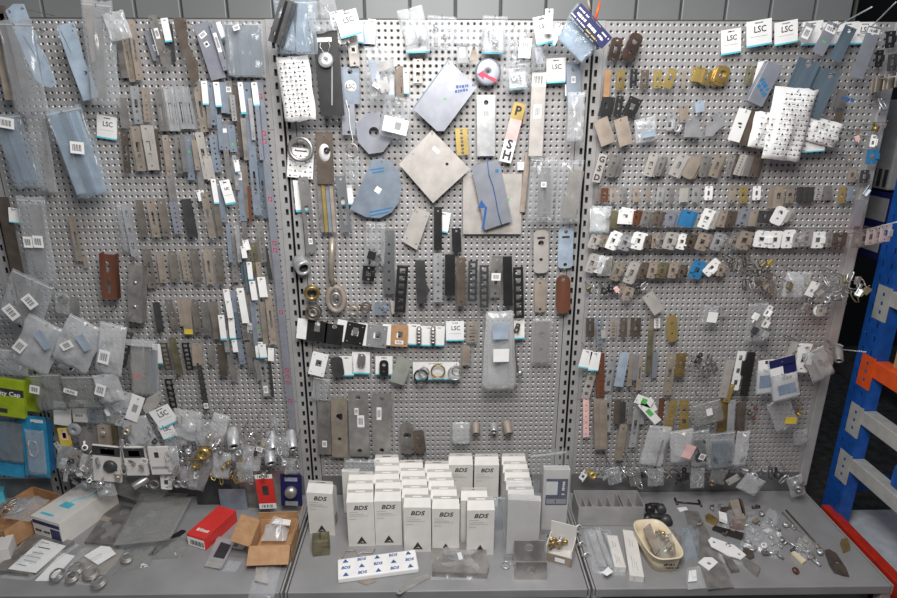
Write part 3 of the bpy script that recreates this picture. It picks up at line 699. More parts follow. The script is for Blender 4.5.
# --- left bay, lower heap of bags
plate('cover_plate', 'metal plate', (33, 288, 25, 318, 22), 'steel2', 'grey plate in the crumpled bag below the tall bag', 'none', d=.10)
bag((34, 278, 18, 324, 46), 'crumpled bag with two barcode stickers at the left edge', d=.13, film='film', puff=.02, stk=[('white', .2, .35, .32, .2, .5), ('white', -.1, .7, .36, .2, .5)])
bag((62, 293, 62, 314, 15), 'small clear pack with a round black cap', d=.05, puff=.008, zip_=False)
can(62, 301, 5, 'black', 'round black cap in the small clear pack', d=.045, L=.012, name='plastic_plug', cat='plug', tilt=(.2, 0), hk=False, hole='dark')
plate('cover_plate', 'metal plate', (75, 297, 75, 314, 9), 'steel2', 'greenish grey plate right of the round black cap', 'none', d=.04)
for i, (c, lab, fl, stk_) in enumerate([
 ((48, 322, 28, 368, 42), 'milky bag with barcode sticker on the upper left of the heap', 'filmw', [('white', -.28, .55, .25, .24, .25), ('bluel', .15, .25, .5, .16, .6)]),
 ((88, 322, 68, 366, 40), 'milky bag with a round cap on the upper middle of the heap', 'filmw', [('white', -.15, .5, .2, .22, .6), ('bluel', .2, .3, .45, .16, .6)]),
 ((114, 324, 108, 374, 27), 'milky pack with small sticker at the right of the heap', 'filmw', [('white', -.05, .58, .4, .26, .05)]),
 ((44, 374, 54, 410, 30), 'grey glassy bag below the upper left milky bag', 'filmg', [('white', -.2, .3, .3, .22, .3)]),
 ((77, 376, 84, 408, 32), 'sandy grey bag with a slotted piece in the heap', 'filmg', [('white', -.1, .35, .4, .14, .35)]),
 ((104, 374, 114, 402, 24), 'small bag with square barcode right of the sandy bag', 'filmw', [('white', -.1, .4, .38, .4, .5)]),
 ((12, 350, 14, 375, 28), 'thin clear bag above the lime card', 'film', None)]):
    bag(c, lab, d=.14+.02*(i % 3), film=fl, puff=.018, stk=stk_)
can(80, 341, 5, 'dark', 'dark round cap in the upper middle milky bag', d=.125, L=.012, name='plastic_plug', cat='plug', tilt=(.2, .2), hk=False)
can(18, 358, 5, 'chrome', 'shiny roller in the upper left milky bag', d=.13, L=.03, name='roller', cat='roller', tilt=(.2, 1.3), hk=False)
can(72, 368, 5, 'chrome', 'shiny roller below the upper middle milky bag', d=.13, L=.04, name='roller', cat='roller', tilt=(.2, 1.3), hk=False)
plate('cover_plate', 'metal plate', (62, 330, 44, 358, 14), 'blue', 'blue-grey plate inside the upper left milky bag', 'none', d=.12)
plate('cover_plate', 'metal plate', (100, 338, 86, 360, 14), 'blue', 'blue-grey plate inside the upper middle milky bag', 'none', d=.12)
plate('rubber_strip', 'strip', (130, 332, 122, 366, 8), 'dark', 'dark ribbed rubber strip right of the milky pack', 'lat', d=.10, t=.008)
plate('cover_plate', 'metal plate', (136, 347, 138, 394, 12), 'warm', 'warm grey plate in the open clear sleeve', 's1', d=.09, stk=[('red', 0, .6, .7, .1)])
plate('cover_plate', 'metal plate', (147, 346, 148, 392, 5), 'olive', 'green edged strip in the open clear sleeve', 'n', d=.08)
plate('cover_plate', 'metal plate', (154, 350, 154, 392, 7), 'blued', 'slate strip at the right of the open clear sleeve', 'n', d=.07)
bag((143, 338, 146, 396, 27), 'open clear sleeve with a folded white top', d=.105, film='film', zip_=False, head=('filmw', .1))
# lime and blue packs at the left edge
o = plate('safety_cap_pack', 'pack', (4, 377, 6, 414, 42), 'lime', 'lime green pack with a black lettered band at the left edge', 'none', d=.11, t=.012, stk=[('ink', 0, .34, .98, .19), ('dark', -.05, .85, .3, .12)])
text('Security Cap', .022, M['white'], o, (.0, -.0135, -.050), 0, bold=.0003)
plate('safety_cap_pack', 'pack', (34, 378, 35, 410, 13), 'lime', 'narrow lime green pack right of the lettered one', 'none', d=.08, t=.01)
plate('blister_card', 'pack', (9, 420, 12, 476, 26), 'skyblue', 'blue backed pack with silver clips at the left edge', 'none', d=.07, t=.003)
bag((9, 422, 12, 462, 24), 'grey blister over the blue pack at the left edge', d=.085, film='filmg', puff=.015, zip_=False)
plate('blister_card', 'pack', (33, 416, 39, 476, 24), 'skyblue', 'bright blue pack with white lettering beside the far left posts', 'none', d=.08, t=.003, stk=[('white', .15, .07, .5, .05)])
clip(34, 447, 9, 'zinc', 'long silver clip on the bright blue pack', d=.095, kind=0, rot=(0, 0, 0))
bag((34, 430, 38, 474, 18), 'clear blister on the bright blue pack', d=.105, puff=.015, zip_=False)
plate('blister_card', 'pack', (48, 420, 53, 470, 7), 'bblue', 'narrow darker blue pack behind the bright blue one', 'none', d=.05, t=.003)
# small cards below heap
G2 = 'small packs low in the left bay'
plate('label_card', 'card', (62, 402, 63, 425, 17), 'white', 'white card with oval print beside the far left posts', 'none', d=.10, stk=[('grey', 0, .28, .5, .14)])
plate('label_card', 'card', (79, 400, 82, 422, 16), 'carton', 'off-white card with black oval right of the oval print card', 'none', d=.10, stk=[('dark', .1, .25, .35, .2), ('white', -.1, .7, .7, .2)])
bag((95, 402, 98, 424, 18), 'small blue and white patterned bag in the heap', d=.11, film='filmb', puff=.012, stk=[('blue', 0, .5, .3, .2, .6)])
plate('label_card', 'card', (63, 428, 67, 446, 11), 'yellow', 'yellow and orange tag low beside the far left posts', 'none', d=.12, stk=[('pink', 0, .4, .6, .5), ('dark', 0, .4, .3, .3)])
ring(75, 429, 7, 'grey', 'grey washer disc right of the yellow tag', d=.12, thick=.75, name='washer', cat='washer')
plate('oval_rose', 'metal plate', (91, 427, 93, 450, 26), 'steel2', 'wide dull grey plate with a keyhole slot low in the heap', 's1', d=.12, r=.3)
plate('pivot_box', 'box', (105, 424, 107, 446, 11), 'tan', 'brown grey pivot box right of the wide keyhole plate', 's1', d=.12, t=.015)
plate('pivot_box', 'box', (114, 424, 116, 444, 7), 'olive', 'narrow green-brown strip right of the pivot box', 'n', d=.10, t=.01)
clip(108, 411, 7, 'zinc', 'silver drilled bracket above the pivot box', d=.13, kind=1)
clip(117, 407, 7, 'zinc', 'silver bracket right of the drilled bracket', d=.12, kind=3)
plate('label_card', 'card', (139, 396, 131, 420, 13), 'white', 'white striped tag left of the khaki tag', 'none', d=.14, stk=[('grey', 0, .5, .4, .3)])
poly('label_card', 'card', [(147, 398), (160, 391), (162, 396), (157, 407), (146, 414), (143, 408)], 'cream', 'khaki cream curled tag above the two white cards', d=.13)
o = card((158, 408, 170, 425, 20), 'white card tilted clockwise in the middle of the heap', d=.15, tx='LSC')
o = card((164, 424, 171, 438, 14), 'second white tilted card just below the larger one', d=.145, tx='LSC')
bag((132, 418, 148, 450, 26), 'crinkled clear bag left of the two tilted cards', d=.13, film='filmw', puff=.02)
for i, (c, lab) in enumerate([((188, 410, 186, 440, 28), 'milky bag of small parts right of the tilted cards'), ((222, 414, 215, 442, 17), 'white milky bag standing out alone right of the heap'), ((198, 432, 204, 455, 18), 'small crinkled bag below the milky parts bag'), ((176, 425, 172, 452, 18), 'narrow crinkled bag beside the tilted cards'),
   ((252, 446, 250, 470, 20), 'bunched white bag among the sleeves'), ((205, 456, 193, 488, 22), 'clear hanging bag above the red box'), ((290, 458, 290, 474, 15), 'clear bag below the two upper sleeves'), ((276, 418, 273, 430, 8), 'tiny clear bag alone on the bare panel')]):
    bag(c, lab, d=.13 if i != 7 else .04, film='filmw' if i in (0, 1, 4) else 'film', puff=.022 if i != 7 else .01, zip_=i in (1,))
# blister cards with round items
o = plate('blister_card', 'pack', (107, 445, 109, 480, 27), 'carton', 'white pack with a black dial and yellow label', 'none', d=.16, t=.008, stk=[('dark', 0, .14, 1.0, .26), ('yellow', .05, .15, .5, .15)])
b = MB(); b.lathe([(.0001, .012), (.012, .012), (.020, .008), (.022, 0), (.0001, 0)], M['dark'], 20); q = b.build('dial', o); q.location = (.012, -.008, -.072)
o = plate('blister_card', 'pack', (134, 446, 139, 474, 21), 'carton', 'white pack with a dark pictured top left of the key pack', 'none', d=.15, t=.008, stk=[('dark', 0, .2, .95, .34), ('grey', 0, .22, .5, .2)])
o = plate('blister_card', 'pack', (158, 446, 163, 473, 19), 'carton', 'white pack with a black keyhole oval right of the pictured pack', 'none', d=.15, t=.008, stk=[('dark', -.1, .28, .22, .2), ('grey', 0, .75, .9, .1)])
bag((148, 470, 136, 501, 54), 'dark grey bag lying against the bottom of the left bay', d=.07, film='filmg', puff=.03, zip_=False)
can(133, 487, 4, 'steel', 'steel tube hanging in front of the dark grey bag', d=.16, L=.05, name='steel_tube', cat='tube', tilt=(.3, -.9))
latch((166, 475, 167, 489, 11), 'white', 'small white square striker plate above the stacked bags', d=.13)
ring(178, 483, 4.5, 'steel2', 'dull ring left in the pair above the stacked bags', d=.13, thick=.45)
ring(185, 483, 4.5, 'grey', 'grey ring right in the pair above the stacked bags', d=.13, thick=.4)
ring(155, 483, 5, 'steel2', 'loose wire loop beside the white square striker', d=.12, thick=.2)
ring(205, 451, 7, 'brass', 'brass ring cluster in the middle of the heap', d=.16, thick=.5, deep=.02)
ring(197, 462, 6, 'brass', 'smaller brass ring below the brass ring cluster', d=.15, thick=.4, deep=.01)
for i, (x, y, r_, dd) in enumerate([(234, 447, 6.2, .16), (273, 450, 5.2, .12), (293, 449, 5.2, .12), (271, 464, 5.6, .15)]):
    can(x, y, r_, 'zinc', ['white metal sleeve left of the bunched white bag', 'upper left of the two raised white metal sleeves', 'upper right of the two raised white metal sleeves', 'white metal sleeve with a keyhole under the raised pair'][i], d=dd, L=.065, tilt=(.55, .35))
WH = 'the lower left heap'
import itertools
heap = [(68, 452, 0), (76, 458, 1), (84, 448, 2), (92, 454, 0), (70, 468, 2), (80, 472, 3), (88, 466, 1), (96, 472, 2), (74, 480, 1), (86, 482, 3), (94, 484, 0), (103, 483, 2), (64, 460, 3), (66, 476, 1),
 (120, 452, 1), (124, 468, 0), (146, 440, 1), (152, 462, 2), (172, 462, 1), (180, 455, 0), (176, 470, 1), (188, 450, 2), (190, 466, 0), (184, 440, 3), (212, 446, 2), (216, 462, 1), (222, 452, 2), (226, 466, 2), (214, 474, 0), (222, 480, 0), (232, 474, 0), (238, 470, 0), (243, 478, 0), (240, 452, 2), (262, 444, 3), (246, 440, 3), (268, 440, 0), (258, 436, 3),
 (120, 420, 1), (128, 430, 2), (123, 442, 3), (150, 430, 1), (180, 418, 0), (205, 440, 1), (196, 474, 1), (210, 436, 2), (230, 436, 3), (284, 462, 2), (144, 482, 3), (104, 432, 3)]
hm = ['zinc', 'steel', 'chrome', 'steel2', 'warm', 'zinc', 'steel2']
for i, (x, y, k) in enumerate(sorted(heap)):
    br = 212 <= x <= 244 and y >= 466
    mt = 'brass' if br else hm[(i*5) % 7]
    kind = ['bent spring', 'drilled bracket', 'round knob', 'small pin block'][k]
    near = 'beside the milky pack' if x < 60 else ('left of the dial pack' if x < 100 else 'between the packs and the tilted cards' if x < 176 else 'around the brass rings' if x < 212 else 'below the lone milky bag' if x < 248 else 'near the metal sleeves')
    clip(x, y, 5.0+R.uniform(-.8, 1.2), mt, cut('%s %s %s, %s from %s' % (ADJ[mt].split()[-1] if mt != 'zinc' else 'silver', kind, near, ORD[i] if i < 26 else ORD[len(heap)-1-i], 'left' if i < 26 else 'right')), d=.12+.02*((i*3) % 4), kind=k, name=['bent_spring', 'drilled_bracket', 'round_fitting', 'pin_block'][k], group='small fittings in the lower left heap', hk=(i % 3 == 0))
# packs low right
o = plate('blister_card', 'pack', (264, 478, 268, 504, 17), 'red', 'red carded pack with small lock picture above the open box', 'none', d=.13, t=.004, stk=[('white', 0, -.08, 1.0, .16), ('dark', 0, .45, .35, .35), ('white', 0, 1.05, 1.0, .2)])
o = plate('blister_card', 'pack', (291, 474, 292, 505, 21), 'navy', 'dark blue carded pack with a round knob beside the posts', 'none', d=.12, t=.004, stk=[('bluel', 0, .15, .6, .12), ('grey', 0, .92, .6, .14)])
b = MB(); b.lathe([(.0001, .02), (.008, .02), (.019, .016), (.021, .004), (.021, 0), (.0001, 0)], M['steel'], 22); q = b.build('round_knob', o); q.location = (0, -.004, -.065)
# ------------------------------------------------------------------ centre bay
def wrap_pattern(o, W_, H_, m='ink', nx=6, nz=9, y=-.0008, top=0.0, s=.004, words='BDS'):
    """printed triangles and letters on the wrapping paper"""
    b = MB(); 
    for j in range(nz):
        for i in range(nx):
            x = (i+.5)/nx*W_-W_/2; z = top-(j+.5)/nz*H_
            if (i+j) % 2: b.add([(x-s, y, z-s*.8), (x+s, y, z-s*.8), (x, y, z+s)], [(0, 1, 2)], M[m])
            else:
                for k in range(3): b.add([(x-s*1.2+k*s*.9, y, z-s*.3), (x-s*.6+k*s*.9, y, z-s*.3), (x-s*.5+k*s*.9, y, z+s*.3), (x-s*1.1+k*s*.9, y, z+s*.3)], [(0, 1, 2, 3)], M[m])
    return b.build('printed_pattern', o)
# top left of the bay
m = MB(); p, a, w_, L_ = place(289, 0, 276, 44, 17, .17)
m.plate(rrect(0, -L_/2, w_, L_), [rrect(-w_*.26, -L_*.32, w_*.18, L_*.26), rrect(-w_*.26, -L_*.8, w_*.12, L_*.06)], .003, M['dark'])
m.box(w_/2-.002, w_/2, -.035, 0, -L_, -L_*.05, M['black']); m.box(-w_*.02, 0, -.03, 0, -L_, -L_*.05, M['black'])
o = m.build('black_channel'); o.location = p; o.rotation_euler = (0, a, 0); tag(o, 'black slotted channel hanging over the top left posts', 'channel'); hook(W(286, 6, 0)+Vector((0, 0, .0)), .1, 'black slotted channel over the posts')
for i, (x1, y1, x2, y2, w_) in enumerate([(291, 2, 288, 50, 22), (299, 2, 304, 52, 22)]):
    plate('cover_plate', 'metal plate', (x1, y1, x2, y2, w_-8), 'blue', 'blue-grey sheet, %s of two in the top left bag' % ORD[i], 'none', d=.13, t=.004)
bag((294, 0, 297, 54, 42), 'blue tinted bag of sheets behind the black channel', d=.155, film='filmb', puff=.02)
bag((318, 0, 326, 32, 32), 'wide clear bag top above the black hanging pack', d=.12, film='film', puff=.02)
m = MB(); p, a, w_, L_ = place(292, 56, 301, 121, 32, .11)
o = bag((292, 56, 301, 121, 32), 'white paper wrap with printed triangles left of the black pack', d=.11, film='white', puff=.012, zip_=False, name='paper_wrap', cat='paper')
wrap_pattern(o, w_*.82, L_*.86, y=-.021, nx=6, nz=13, top=-.08*L_)
plate('bead_chain_pack', 'pack', (325, 31, 333, 116, 24), 'black', 'long black pack with a silver disc and thin chain', 'none', d=.10, t=.006, stk=[('white', -.05, .1, .6, .05), ('grey', .1, .62, .05, .5, .1)])
o = ring(326, 60, 7.5, 'zinc', 'silver disc on the long black pack', d=.115, thick=.9, name='pull_disc', cat='disc', hk=False)
m = MB(); pts = [W(321, 40, .112), W(320, 47, .112), W(324, 53, .112), W(328, 53, .112), W(330, 46, .112), W(328, 40, .112)]
c0 = pts[0].copy(); m.tube([q-c0 for q in pts], .0012, M['steel'], n=5); o = m.build('bead_chain'); o.location = c0; tag(o, 'thin loop of chain above the silver disc', 'chain')
o = card((336, 11, 343, 44, 14), 'white card with printed triangles left of the large tilted card', d=.10, tx=None, strip=None); wrap_pattern(o, .035, .085, nx=3, nz=8)
card((345, 11, 352, 36, 22), 'large white card tilted near the top left posts', d=.13)
card((359, 22, 360, 43, 7), 'narrow white card right of the large tilted card', d=.06, tx=None)
card((372, 19, 371, 44, 8), 'plain narrow white card alone at the top of the panel', d=.03, tx=None, strip=None)
plate('cover_plate', 'metal plate', (364, 20, 365, 44, 7), 'blue', 'blue-grey strip between two narrow white cards', 's1', d=.03)
plate('strike_plate', 'strike plate', (352, 36, 355, 66, 10), 'steel2', 'grey strip with a small sticker below the large tilted card', 's2', d=.06, stk=[('white', 0, .45, .6, .25), ('black', 0, .45, .3, .12)])
o = plate('cover_plate', 'metal plate', (350, 67, 351, 104, 18), 'blue', 'blue-grey plate with a round white sticker left of centre', 's1', d=.04, t=.002)
b = MB(); b.lathe([(.0001, .0006), (.017, .0006), (.017, 0), (.0001, 0)], M['white'], 20); q = b.build('sticker', o); L_ = .105; q.location = (0, -.002, -.052); text('LSC', .016, M['ink'], q, (0, -.0008, 0), bold=.0003)
plate('cover_plate', 'metal plate', (348, 104, 349, 135, 13), 'lilac', 'plain lilac plate below the round sticker plate', 's2', d=.05, t=.002)
for i, (c, mt) in enumerate([((366, 72, 396, 62, 8), 'steel2'), ((376, 82, 372, 60, 8), 'blue'), ((382, 78, 386, 92, 10), 'steel')]):
    plate('metal_fitting', 'fitting', c, mt, 'flat metal arm, %s of three in the clear top bag' % ORD[i], 's2', d=.07+.005*i, t=.003, hk=False)
bag((378, 46, 381, 101, 28), 'clear bag of flat metal arms left of the big lilac plate', d=.10, film='film', puff=.02, stk=[('white', -.1, .72, .25, .08, .6)])
plate('strike_plate', 'strike plate', (399, 66, 400, 100, 8), 'brown', 'brown slotted plate beside a narrow white card', 'edge', d=.05)
card((406, 70, 406, 94, 6), 'narrow white card right of the brown slotted plate', d=.03, tx=None)
card((392, 75, 392, 96, 5), 'thin white card left of the brown slotted plate', d=.03, tx=None)
plate('strike_plate', 'strike plate', (418, 59, 418, 83, 9), 'steel2', 'dark steel latch plate below the bunched top bags', 'lock2', d=.03)
bag((399, 97, 392, 138, 27), 'clear bag with a wide white label above the half round plate', d=.08, film='film', puff=.015)
o = plate('label_card', 'card', (397, 118, 394, 133, 25), 'white', 'wide white barcode label on the clear bag', 'none', d=.105, hk=False, stk=[('grey', .1, .5, .25, .5)])
poly('octagon_plate', 'metal plate', [(367, 113), (381, 112), (391, 124), (392, 140), (383, 152), (369, 154), (358, 142), (356, 125)], 'lilac', 'lilac plate with a round hole left of the white label', d=.04, holes=[(374, 132, 5)], t=.002)
# bunched bags along the top
for i, (c, lab, fl) in enumerate([((409, 8, 418, 44, 26), 'bunched clear bag with red seal at the top of the bay', 'filmw'), ((442, 16, 440, 50, 28), 'bunched clear bag of grey parts right of the red sealed one', 'film'), ((470, 26, 468, 46, 30), 'loose flat clear bag above the small grey pouch', 'film'),
   ((495, 16, 493, 52, 25), 'clear pinkish bag over a white card', 'film'), ((514, 26, 518, 66, 24), 'clear bag with a square barcode left of the tilted card', 'film'), ((516, 64, 518, 90, 28), 'small clear bag over a cyan footed card', 'film'), ((536, 44, 539, 70, 14), 'small clear bag holding a key plate', 'film')]):
    bag(c, lab, d=.09+.01*(i % 3), film=fl, puff=.025)
for i, (c, lab) in enumerate([((417, 26, 418, 53, 24), 'white card with cyan foot under the red sealed bag'), ((494, 28, 493, 54, 22), 'white card with cyan foot inside the pinkish bag'), ((517, 68, 518, 89, 17), 'white card with cyan foot behind the small clear bag')]):
    card(c, lab, d=.06, tx=None)
for i, (x, y) in enumerate([(414, 34), (420, 40), (436, 30), (444, 38), (450, 30), (436, 42)]):
    clip(x, y, 5, 'steel2' if i % 2 else 'grey', 'small grey fitting, %s of six in the bunched top bags' % ORD[i], d=.07, kind=i % 4, name='small_fitting', group='fittings in the bunched top bags')
for i, (x, y) in enumerate([(490, 36), (496, 42), (516, 42), (519, 78), (513, 76)]):
    clip(x, y, 5, 'zinc', 'bright fitting, %s of five in the clear bags at top centre' % ORD[i], d=.075, kind=(i+1) % 4, name='small_fitting', group='fittings in the clear bags at top centre')
o = plate('label_card', 'card', (526, 38, 524, 58, 12), 'white', 'square white barcode label left of the tilted card', 'none', d=.125, hk=False, stk=[('white', 0, .35, .8, .4)])
plate('label_card', 'card', (462, 44, 463, 63, 11), 'grey', 'small grey pouch with a white sticker', 'none', d=.10, t=.004, stk=[('white', 0, .45, .5, .5)])
poly('label_card', 'card', [(474, 44), (478, 58), (475, 61), (470, 60), (471, 52)], 'tan', 'small tan triangular piece beside the grey pouch', d=.09)
card((541, 16, 545, 44, 17), 'white card tilted to the right at the top centre', d=.11)
card((560, 24, 551, 45, 8), 'second white card tilted left against the first one', d=.10, tx=None)
plate('metal_fitting', 'fitting', (549, 9, 548, 34, 8), 'zinc', 'clear drilled lug standing above the tilted card', 's1', d=.14, t=.004)
plate('metal_fitting', 'fitting', (538, 48, 540, 64, 7), 'lilac', 'small lilac key plate in the small clear bag', 's1', d=.09, hk=False)
# disc with arrow
o = ring(488, 72, 13, 'lilac', 'round lilac disc with a magenta arrow below the top bags', d=.06, thick=.92, name='arrow_disc', cat='disc', deep=.003)
b = MB(); b.add([(-.03, 0, -.012), (-.012, 0, -.001), (-.012, 0, -.008), (.026, 0, -.026), (.024, 0, -.034), (-.013, 0, -.018), (-.012, 0, -.026)][::1], [(0, 1, 6), (2, 3, 4, 5)], M['redink']); q = b.build('arrow_mark', o); q.location = (0, -.0048, .006)
# cards and plates of the upper right
card((556, 58, 556, 83, 19), 'white card hanging straight under the navy headed bag', d=.05)
plate('strike_plate', 'strike plate', (573, 64, 574, 108, 14), 'blue', 'blue-grey strip with a keyhole beside the right posts', 's1', d=.05, stk=[('white', 0, .35, .3, .15)])
card((568, 84, 568, 96, 6), 'small white card with cyan foot left of the keyhole strip', d=.04, tx=None)
bag((577, 92, 575, 142, 17), 'milky hanging bag beside the right posts', d=.09, film='filmw', puff=.02)
o = bag((594, 22, 569, 49, 44), 'pale blue bag with a navy lettered header at the top right', d=.15, film='filmb', puff=.02, head=('navy', .42), taper=-.25)
for x0, x1, zz, hh, mt in ((-.050, .045, -.022, .008, 'white'), (-.055, -.02, -.010, .005, 'white'), (.03, .055, -.010, .005, 'white'), (-.06, -.01, -.033, .004, 'white'), (-.005, .035, -.034, .004, 'yellow'), (-.06, .03, -.042, .004, 'grey')):
    blurred(o, x0, x1, zz, hh, mt, off=-.0318)
plate('cover_plate', 'metal plate', (588, 28, 569, 50, 34), 'bluel', 'pale blue plate inside the navy headed bag', 'none', d=.13, t=.004, hk=False)
for i, q in enumerate([(600, 2, 595, 20), (588, 0, 590, 10)]):
    m = MB(); A, B = W(q[0], q[1], .12), W(q[2], q[3], .12); m.tube([(0, 0, 0), B-A], .0035, M['orange'] if i == 0 else M['tan'], n=8); o = m.build('cable_tie'); o.location = A; tag(o, ['orange rod end above the navy header', 'tan rod end left of the orange rod'][i], 'rod')
o = poly('cover_plate', 'metal plate', [(449, 60), (477, 87), (444, 131), (437, 131), (412, 108)], 'lilac', 'big lilac plate hanging on its corner in the upper centre', d=.06, t=.003, stk=[('white', 452, 89, 6, 3.5, 0), ('white', 442, 82, 5, 2, 0), ('green', 445, 99, 3, 1.6, 0), ('blued', 431, 84, 1.2, 62, .66)])
for zz, a_, b_ in ((87, 456, 475), (91.5, 455, 470)):
    P = W(a_, zz, .0632)-o.location; Q = W(b_, zz-2, .0632)-o.location; q = blurred(o, 0, (Q-P).length, 0, .009, 'blueink'); q.location = P; q.rotation_euler = (0, -math.atan2(Q.z-P.z, Q.x-P.x), 0)
poly('cover_plate', 'metal plate', [(432, 130), (470, 169), (433, 203), (399, 164)], 'cream', 'large pale square plate hung by its corner', d=.045, t=.002, holes=[(447, 164, 1.6)], stk=[('white', 436, 150, 8, 4, .7), ('grey', 413, 154, 3, 2, .2)])
poly('half_round_plate', 'metal plate', [(372, 160), (382, 158), (392, 163), (399, 173), (402, 187), (399, 202), (392, 212), (380, 218), (366, 217), (350, 209)], 'blue', 'half round blue-grey plate with blue print', d=.04, t=.002, stk=[('white', 378, 190, 6, 6, .6), ('bblue', 377, 169, 14, 1.4, -.15), ('bblue', 378, 172, 12, 1.4, -.15), ('bblue', 381, 210, 24, 1.4, -.2), ('bblue', 379, 214, 20, 1.4, -.2)])
poly('cover_plate', 'metal plate', [(463, 173), (522, 174), (521, 234), (463, 234)], 'cream', 'large pale square plate hung flat behind the lilac arrow plate', d=.02, t=.002, stk=[('green', 508, 200, 2.5, 2.5, 0)])
o = poly('cover_plate', 'metal plate', [(471, 166), (499, 159), (512, 221), (485, 230)], 'lilac', 'lilac plate with a thick blue arrow over the pale square', d=.05, t=.002, stk=[('blueink', 484.5, 218, 2.4, 22, .12), ('bblue', 497, 171, 3.5, 3.5, 0)])
b = MB(); b.add([(-.014, 0, 0), (.014, 0, 0), (0, 0, .025)], [(0, 1, 2)], M['blueink']); q = b.build('arrow_mark', o); q.location = W(482, 208, .0525)-o.location; q.rotation_euler = (0, -.1, 0)
m = MB(); pts = [W(x, y, .055) for x, y in ((487, 158), (489, 175), (493, 186), (496, 200), (498, 212), (502, 226))]; c0 = pts[0].copy(); m.tube([q-c0 for q in pts], .0013, M['blueink'], n=5); o = m.build('cord'); o.location = c0; tag(o, 'thin blue cord down the lilac arrow plate', 'cord')
plate('edge_strip', 'strip', (528, 152, 522, 212, 5), 'tan', 'narrow grey-brown strip right of the large pale square', 'none', d=.03)
plate('gold_plate', 'metal plate', (461, 128, 463, 155, 12), 'gold', 'small golden plate with three holes above the arrow plate', 'dots', d=.03)
plate('cover_plate', 'metal plate', (486, 95, 486, 156, 18), 'zinc', 'pale film wrapped plate left of the push sign', 's1', d=.035, stk=[('white', 0, .3, .5, .16)])
o = plate('push_sign', 'sign', (520, 103, 505, 162, 12), 'white', 'push sign with a golden letter square and pink paper', 'none', d=.04, t=.002)
_p, _a, w_, L_ = place(520, 103, 505, 162, 12, .04)
for q0, q1, mt, s in ((0, .27, 'gold', 'P'), (.27, .62, 'pink', ''), (.62, .78, 'white', 'S'), (.78, 1, 'white', 'H')):
    if mt != 'white': b = MB(); b.plate(rrect(0, -(q0+q1)/2*L_, w_, (q1-q0)*L_), [], .0006, M[mt], y=-.002); b.build('sign_square', o)
    if s: text(s, w_*1.0, M['ink'], o, (0, -.0028, -(q0+q1)/2*L_), 0, bold=.0012)
plate('edge_strip', 'strip', (525, 112, 524, 124, 3), 'tan', 'tiny tan strip right of the push sign', 'n', d=.02)
o = plate('push_plate', 'metal plate', (539, 72, 535, 156, 14), 'cream', 'long cream wrapped plate with a white paper top', 'none', d=.06, t=.006, stk=[('white', 0, .09, 1.0, .16), ('white', 0, .46, .55, .16)])
for i, (c1, mt, lab, lab2) in enumerate([((545, 168, 544, 214, 11), 'steel2', 'grey lock plate inside the left of two tall clear bags', 'left of two tall clear bags beside the right posts'), ((577, 170, 568, 218, 14), 'warm', 'wood coloured plate inside the right tall clear bag', 'right of two tall clear bags, over a wood coloured plate')]):
    plate('cover_plate', 'metal plate', c1, mt, lab, 'slot' if i == 0 else 'none', d=.06, t=.004, hk=False)
    bag((544, 157, 540, 222, 26) if i == 0 else (571, 160, 567, 224, 25), lab2, d=.085, film='film', puff=.014, stk=[('white', .0, .4, .2, .08)] if i == 0 else None)
card((521, 162, 521, 170, 7), 'tiny white card above the pale square plate', d=.02, tx=None, strip=None)
# left column
o = card((301, 148, 300, 178, 26), 'white card with small triangles behind the steel ring', d=.03, tx=None, strip=None); wrap_pattern(o, .075, .09, nx=5, nz=6)
ring(301, 149, 13, 'steel', 'steel ring pull with a hinge pin on a white card', d=.05, thick=.28, name='ring_pull')
o = plate('lock_plate', 'metal plate', (324, 132, 326, 184, 17), 'brown', 'dark brown plate with a white oval cut right of the steel ring', 'none', d=.06, t=.003)
b = MB(); b.lathe([(.0001, .001), (.022, .001), (.022, 0), (.0001, 0)], M['white'], 20); q = b.build('oval_sticker', o); q.location = (0, -.003, -.058); q.scale = (.75, 1, 1.15)
ring(327, 150, 3, 'black', 'black keyhole ring on the dark brown plate', d=.068, thick=.6, hk=False)
plate('edge_strip', 'strip', (303, 177, 312, 252, 10), 'steel', 'long grey strip with a groove below the steel ring', 'long', d=.04, stk=[('white', 0, .85, .4, .08)])
card((300, 180, 303, 212, 14), 'white card with cyan foot behind the long grooved strip', d=.02, tx=None)
for i, (x, mt) in enumerate([(319, 'steel2'), (323, 'gold'), (327, 'blue'), (331, 'tan')]):
    plate('edge_strip', 'strip', (x, 184, x+4, 232, 3.4), mt, '%s thin strip in the bundle below the brown plate' % ADJ[mt], 'none', d=.04+.006*(i % 2), t=.004, group='strip bundle below the brown plate')
plate('edge_strip', 'strip', (340, 176, 347, 232, 10), 'chrome', 'bright slotted strip right of the strip bundle', 'long', d=.045)
card((345, 185, 347, 205, 14), 'white card corner behind the bright slotted strip', d=.02, tx=None)
ring(352, 150, 7, 'steel', 'thin steel key ring left of the half round plate', d=.05, thick=.14)
bag((352, 156, 352, 184, 14), 'small clear bag hanging under the thin key ring', d=.05, puff=.012)
m = MB(); pts = [W(x, y, .06) for x, y in ((346, 100), (349, 112), (350, 126), (353, 140), (352, 146))]; c0 = pts[0].copy(); m.tube([q-c0 for q in pts], .0012, M['white'], n=5); o = m.build('string'); o.location = c0; tag(o, 'white string tied to the thin key ring', 'string')
bag((376, 222, 374, 266, 20), 'clear bag holding a black lump below the half round plate', d=.06, film='film', puff=.02)
clip(372, 254, 8, 'black', 'black rubber block in the clear bag', d=.065, kind=3, name='rubber_block', rot=(0, .3, 0)); clip(378, 258, 6, 'dark', 'dark rubber foot beside the black block', d=.06, kind=3, name='rubber_pad', rot=(0, -.3, 0))
latch((369, 266, 368, 281, 12), 'black', 'small black square latch below the bagged black block', d=.04)
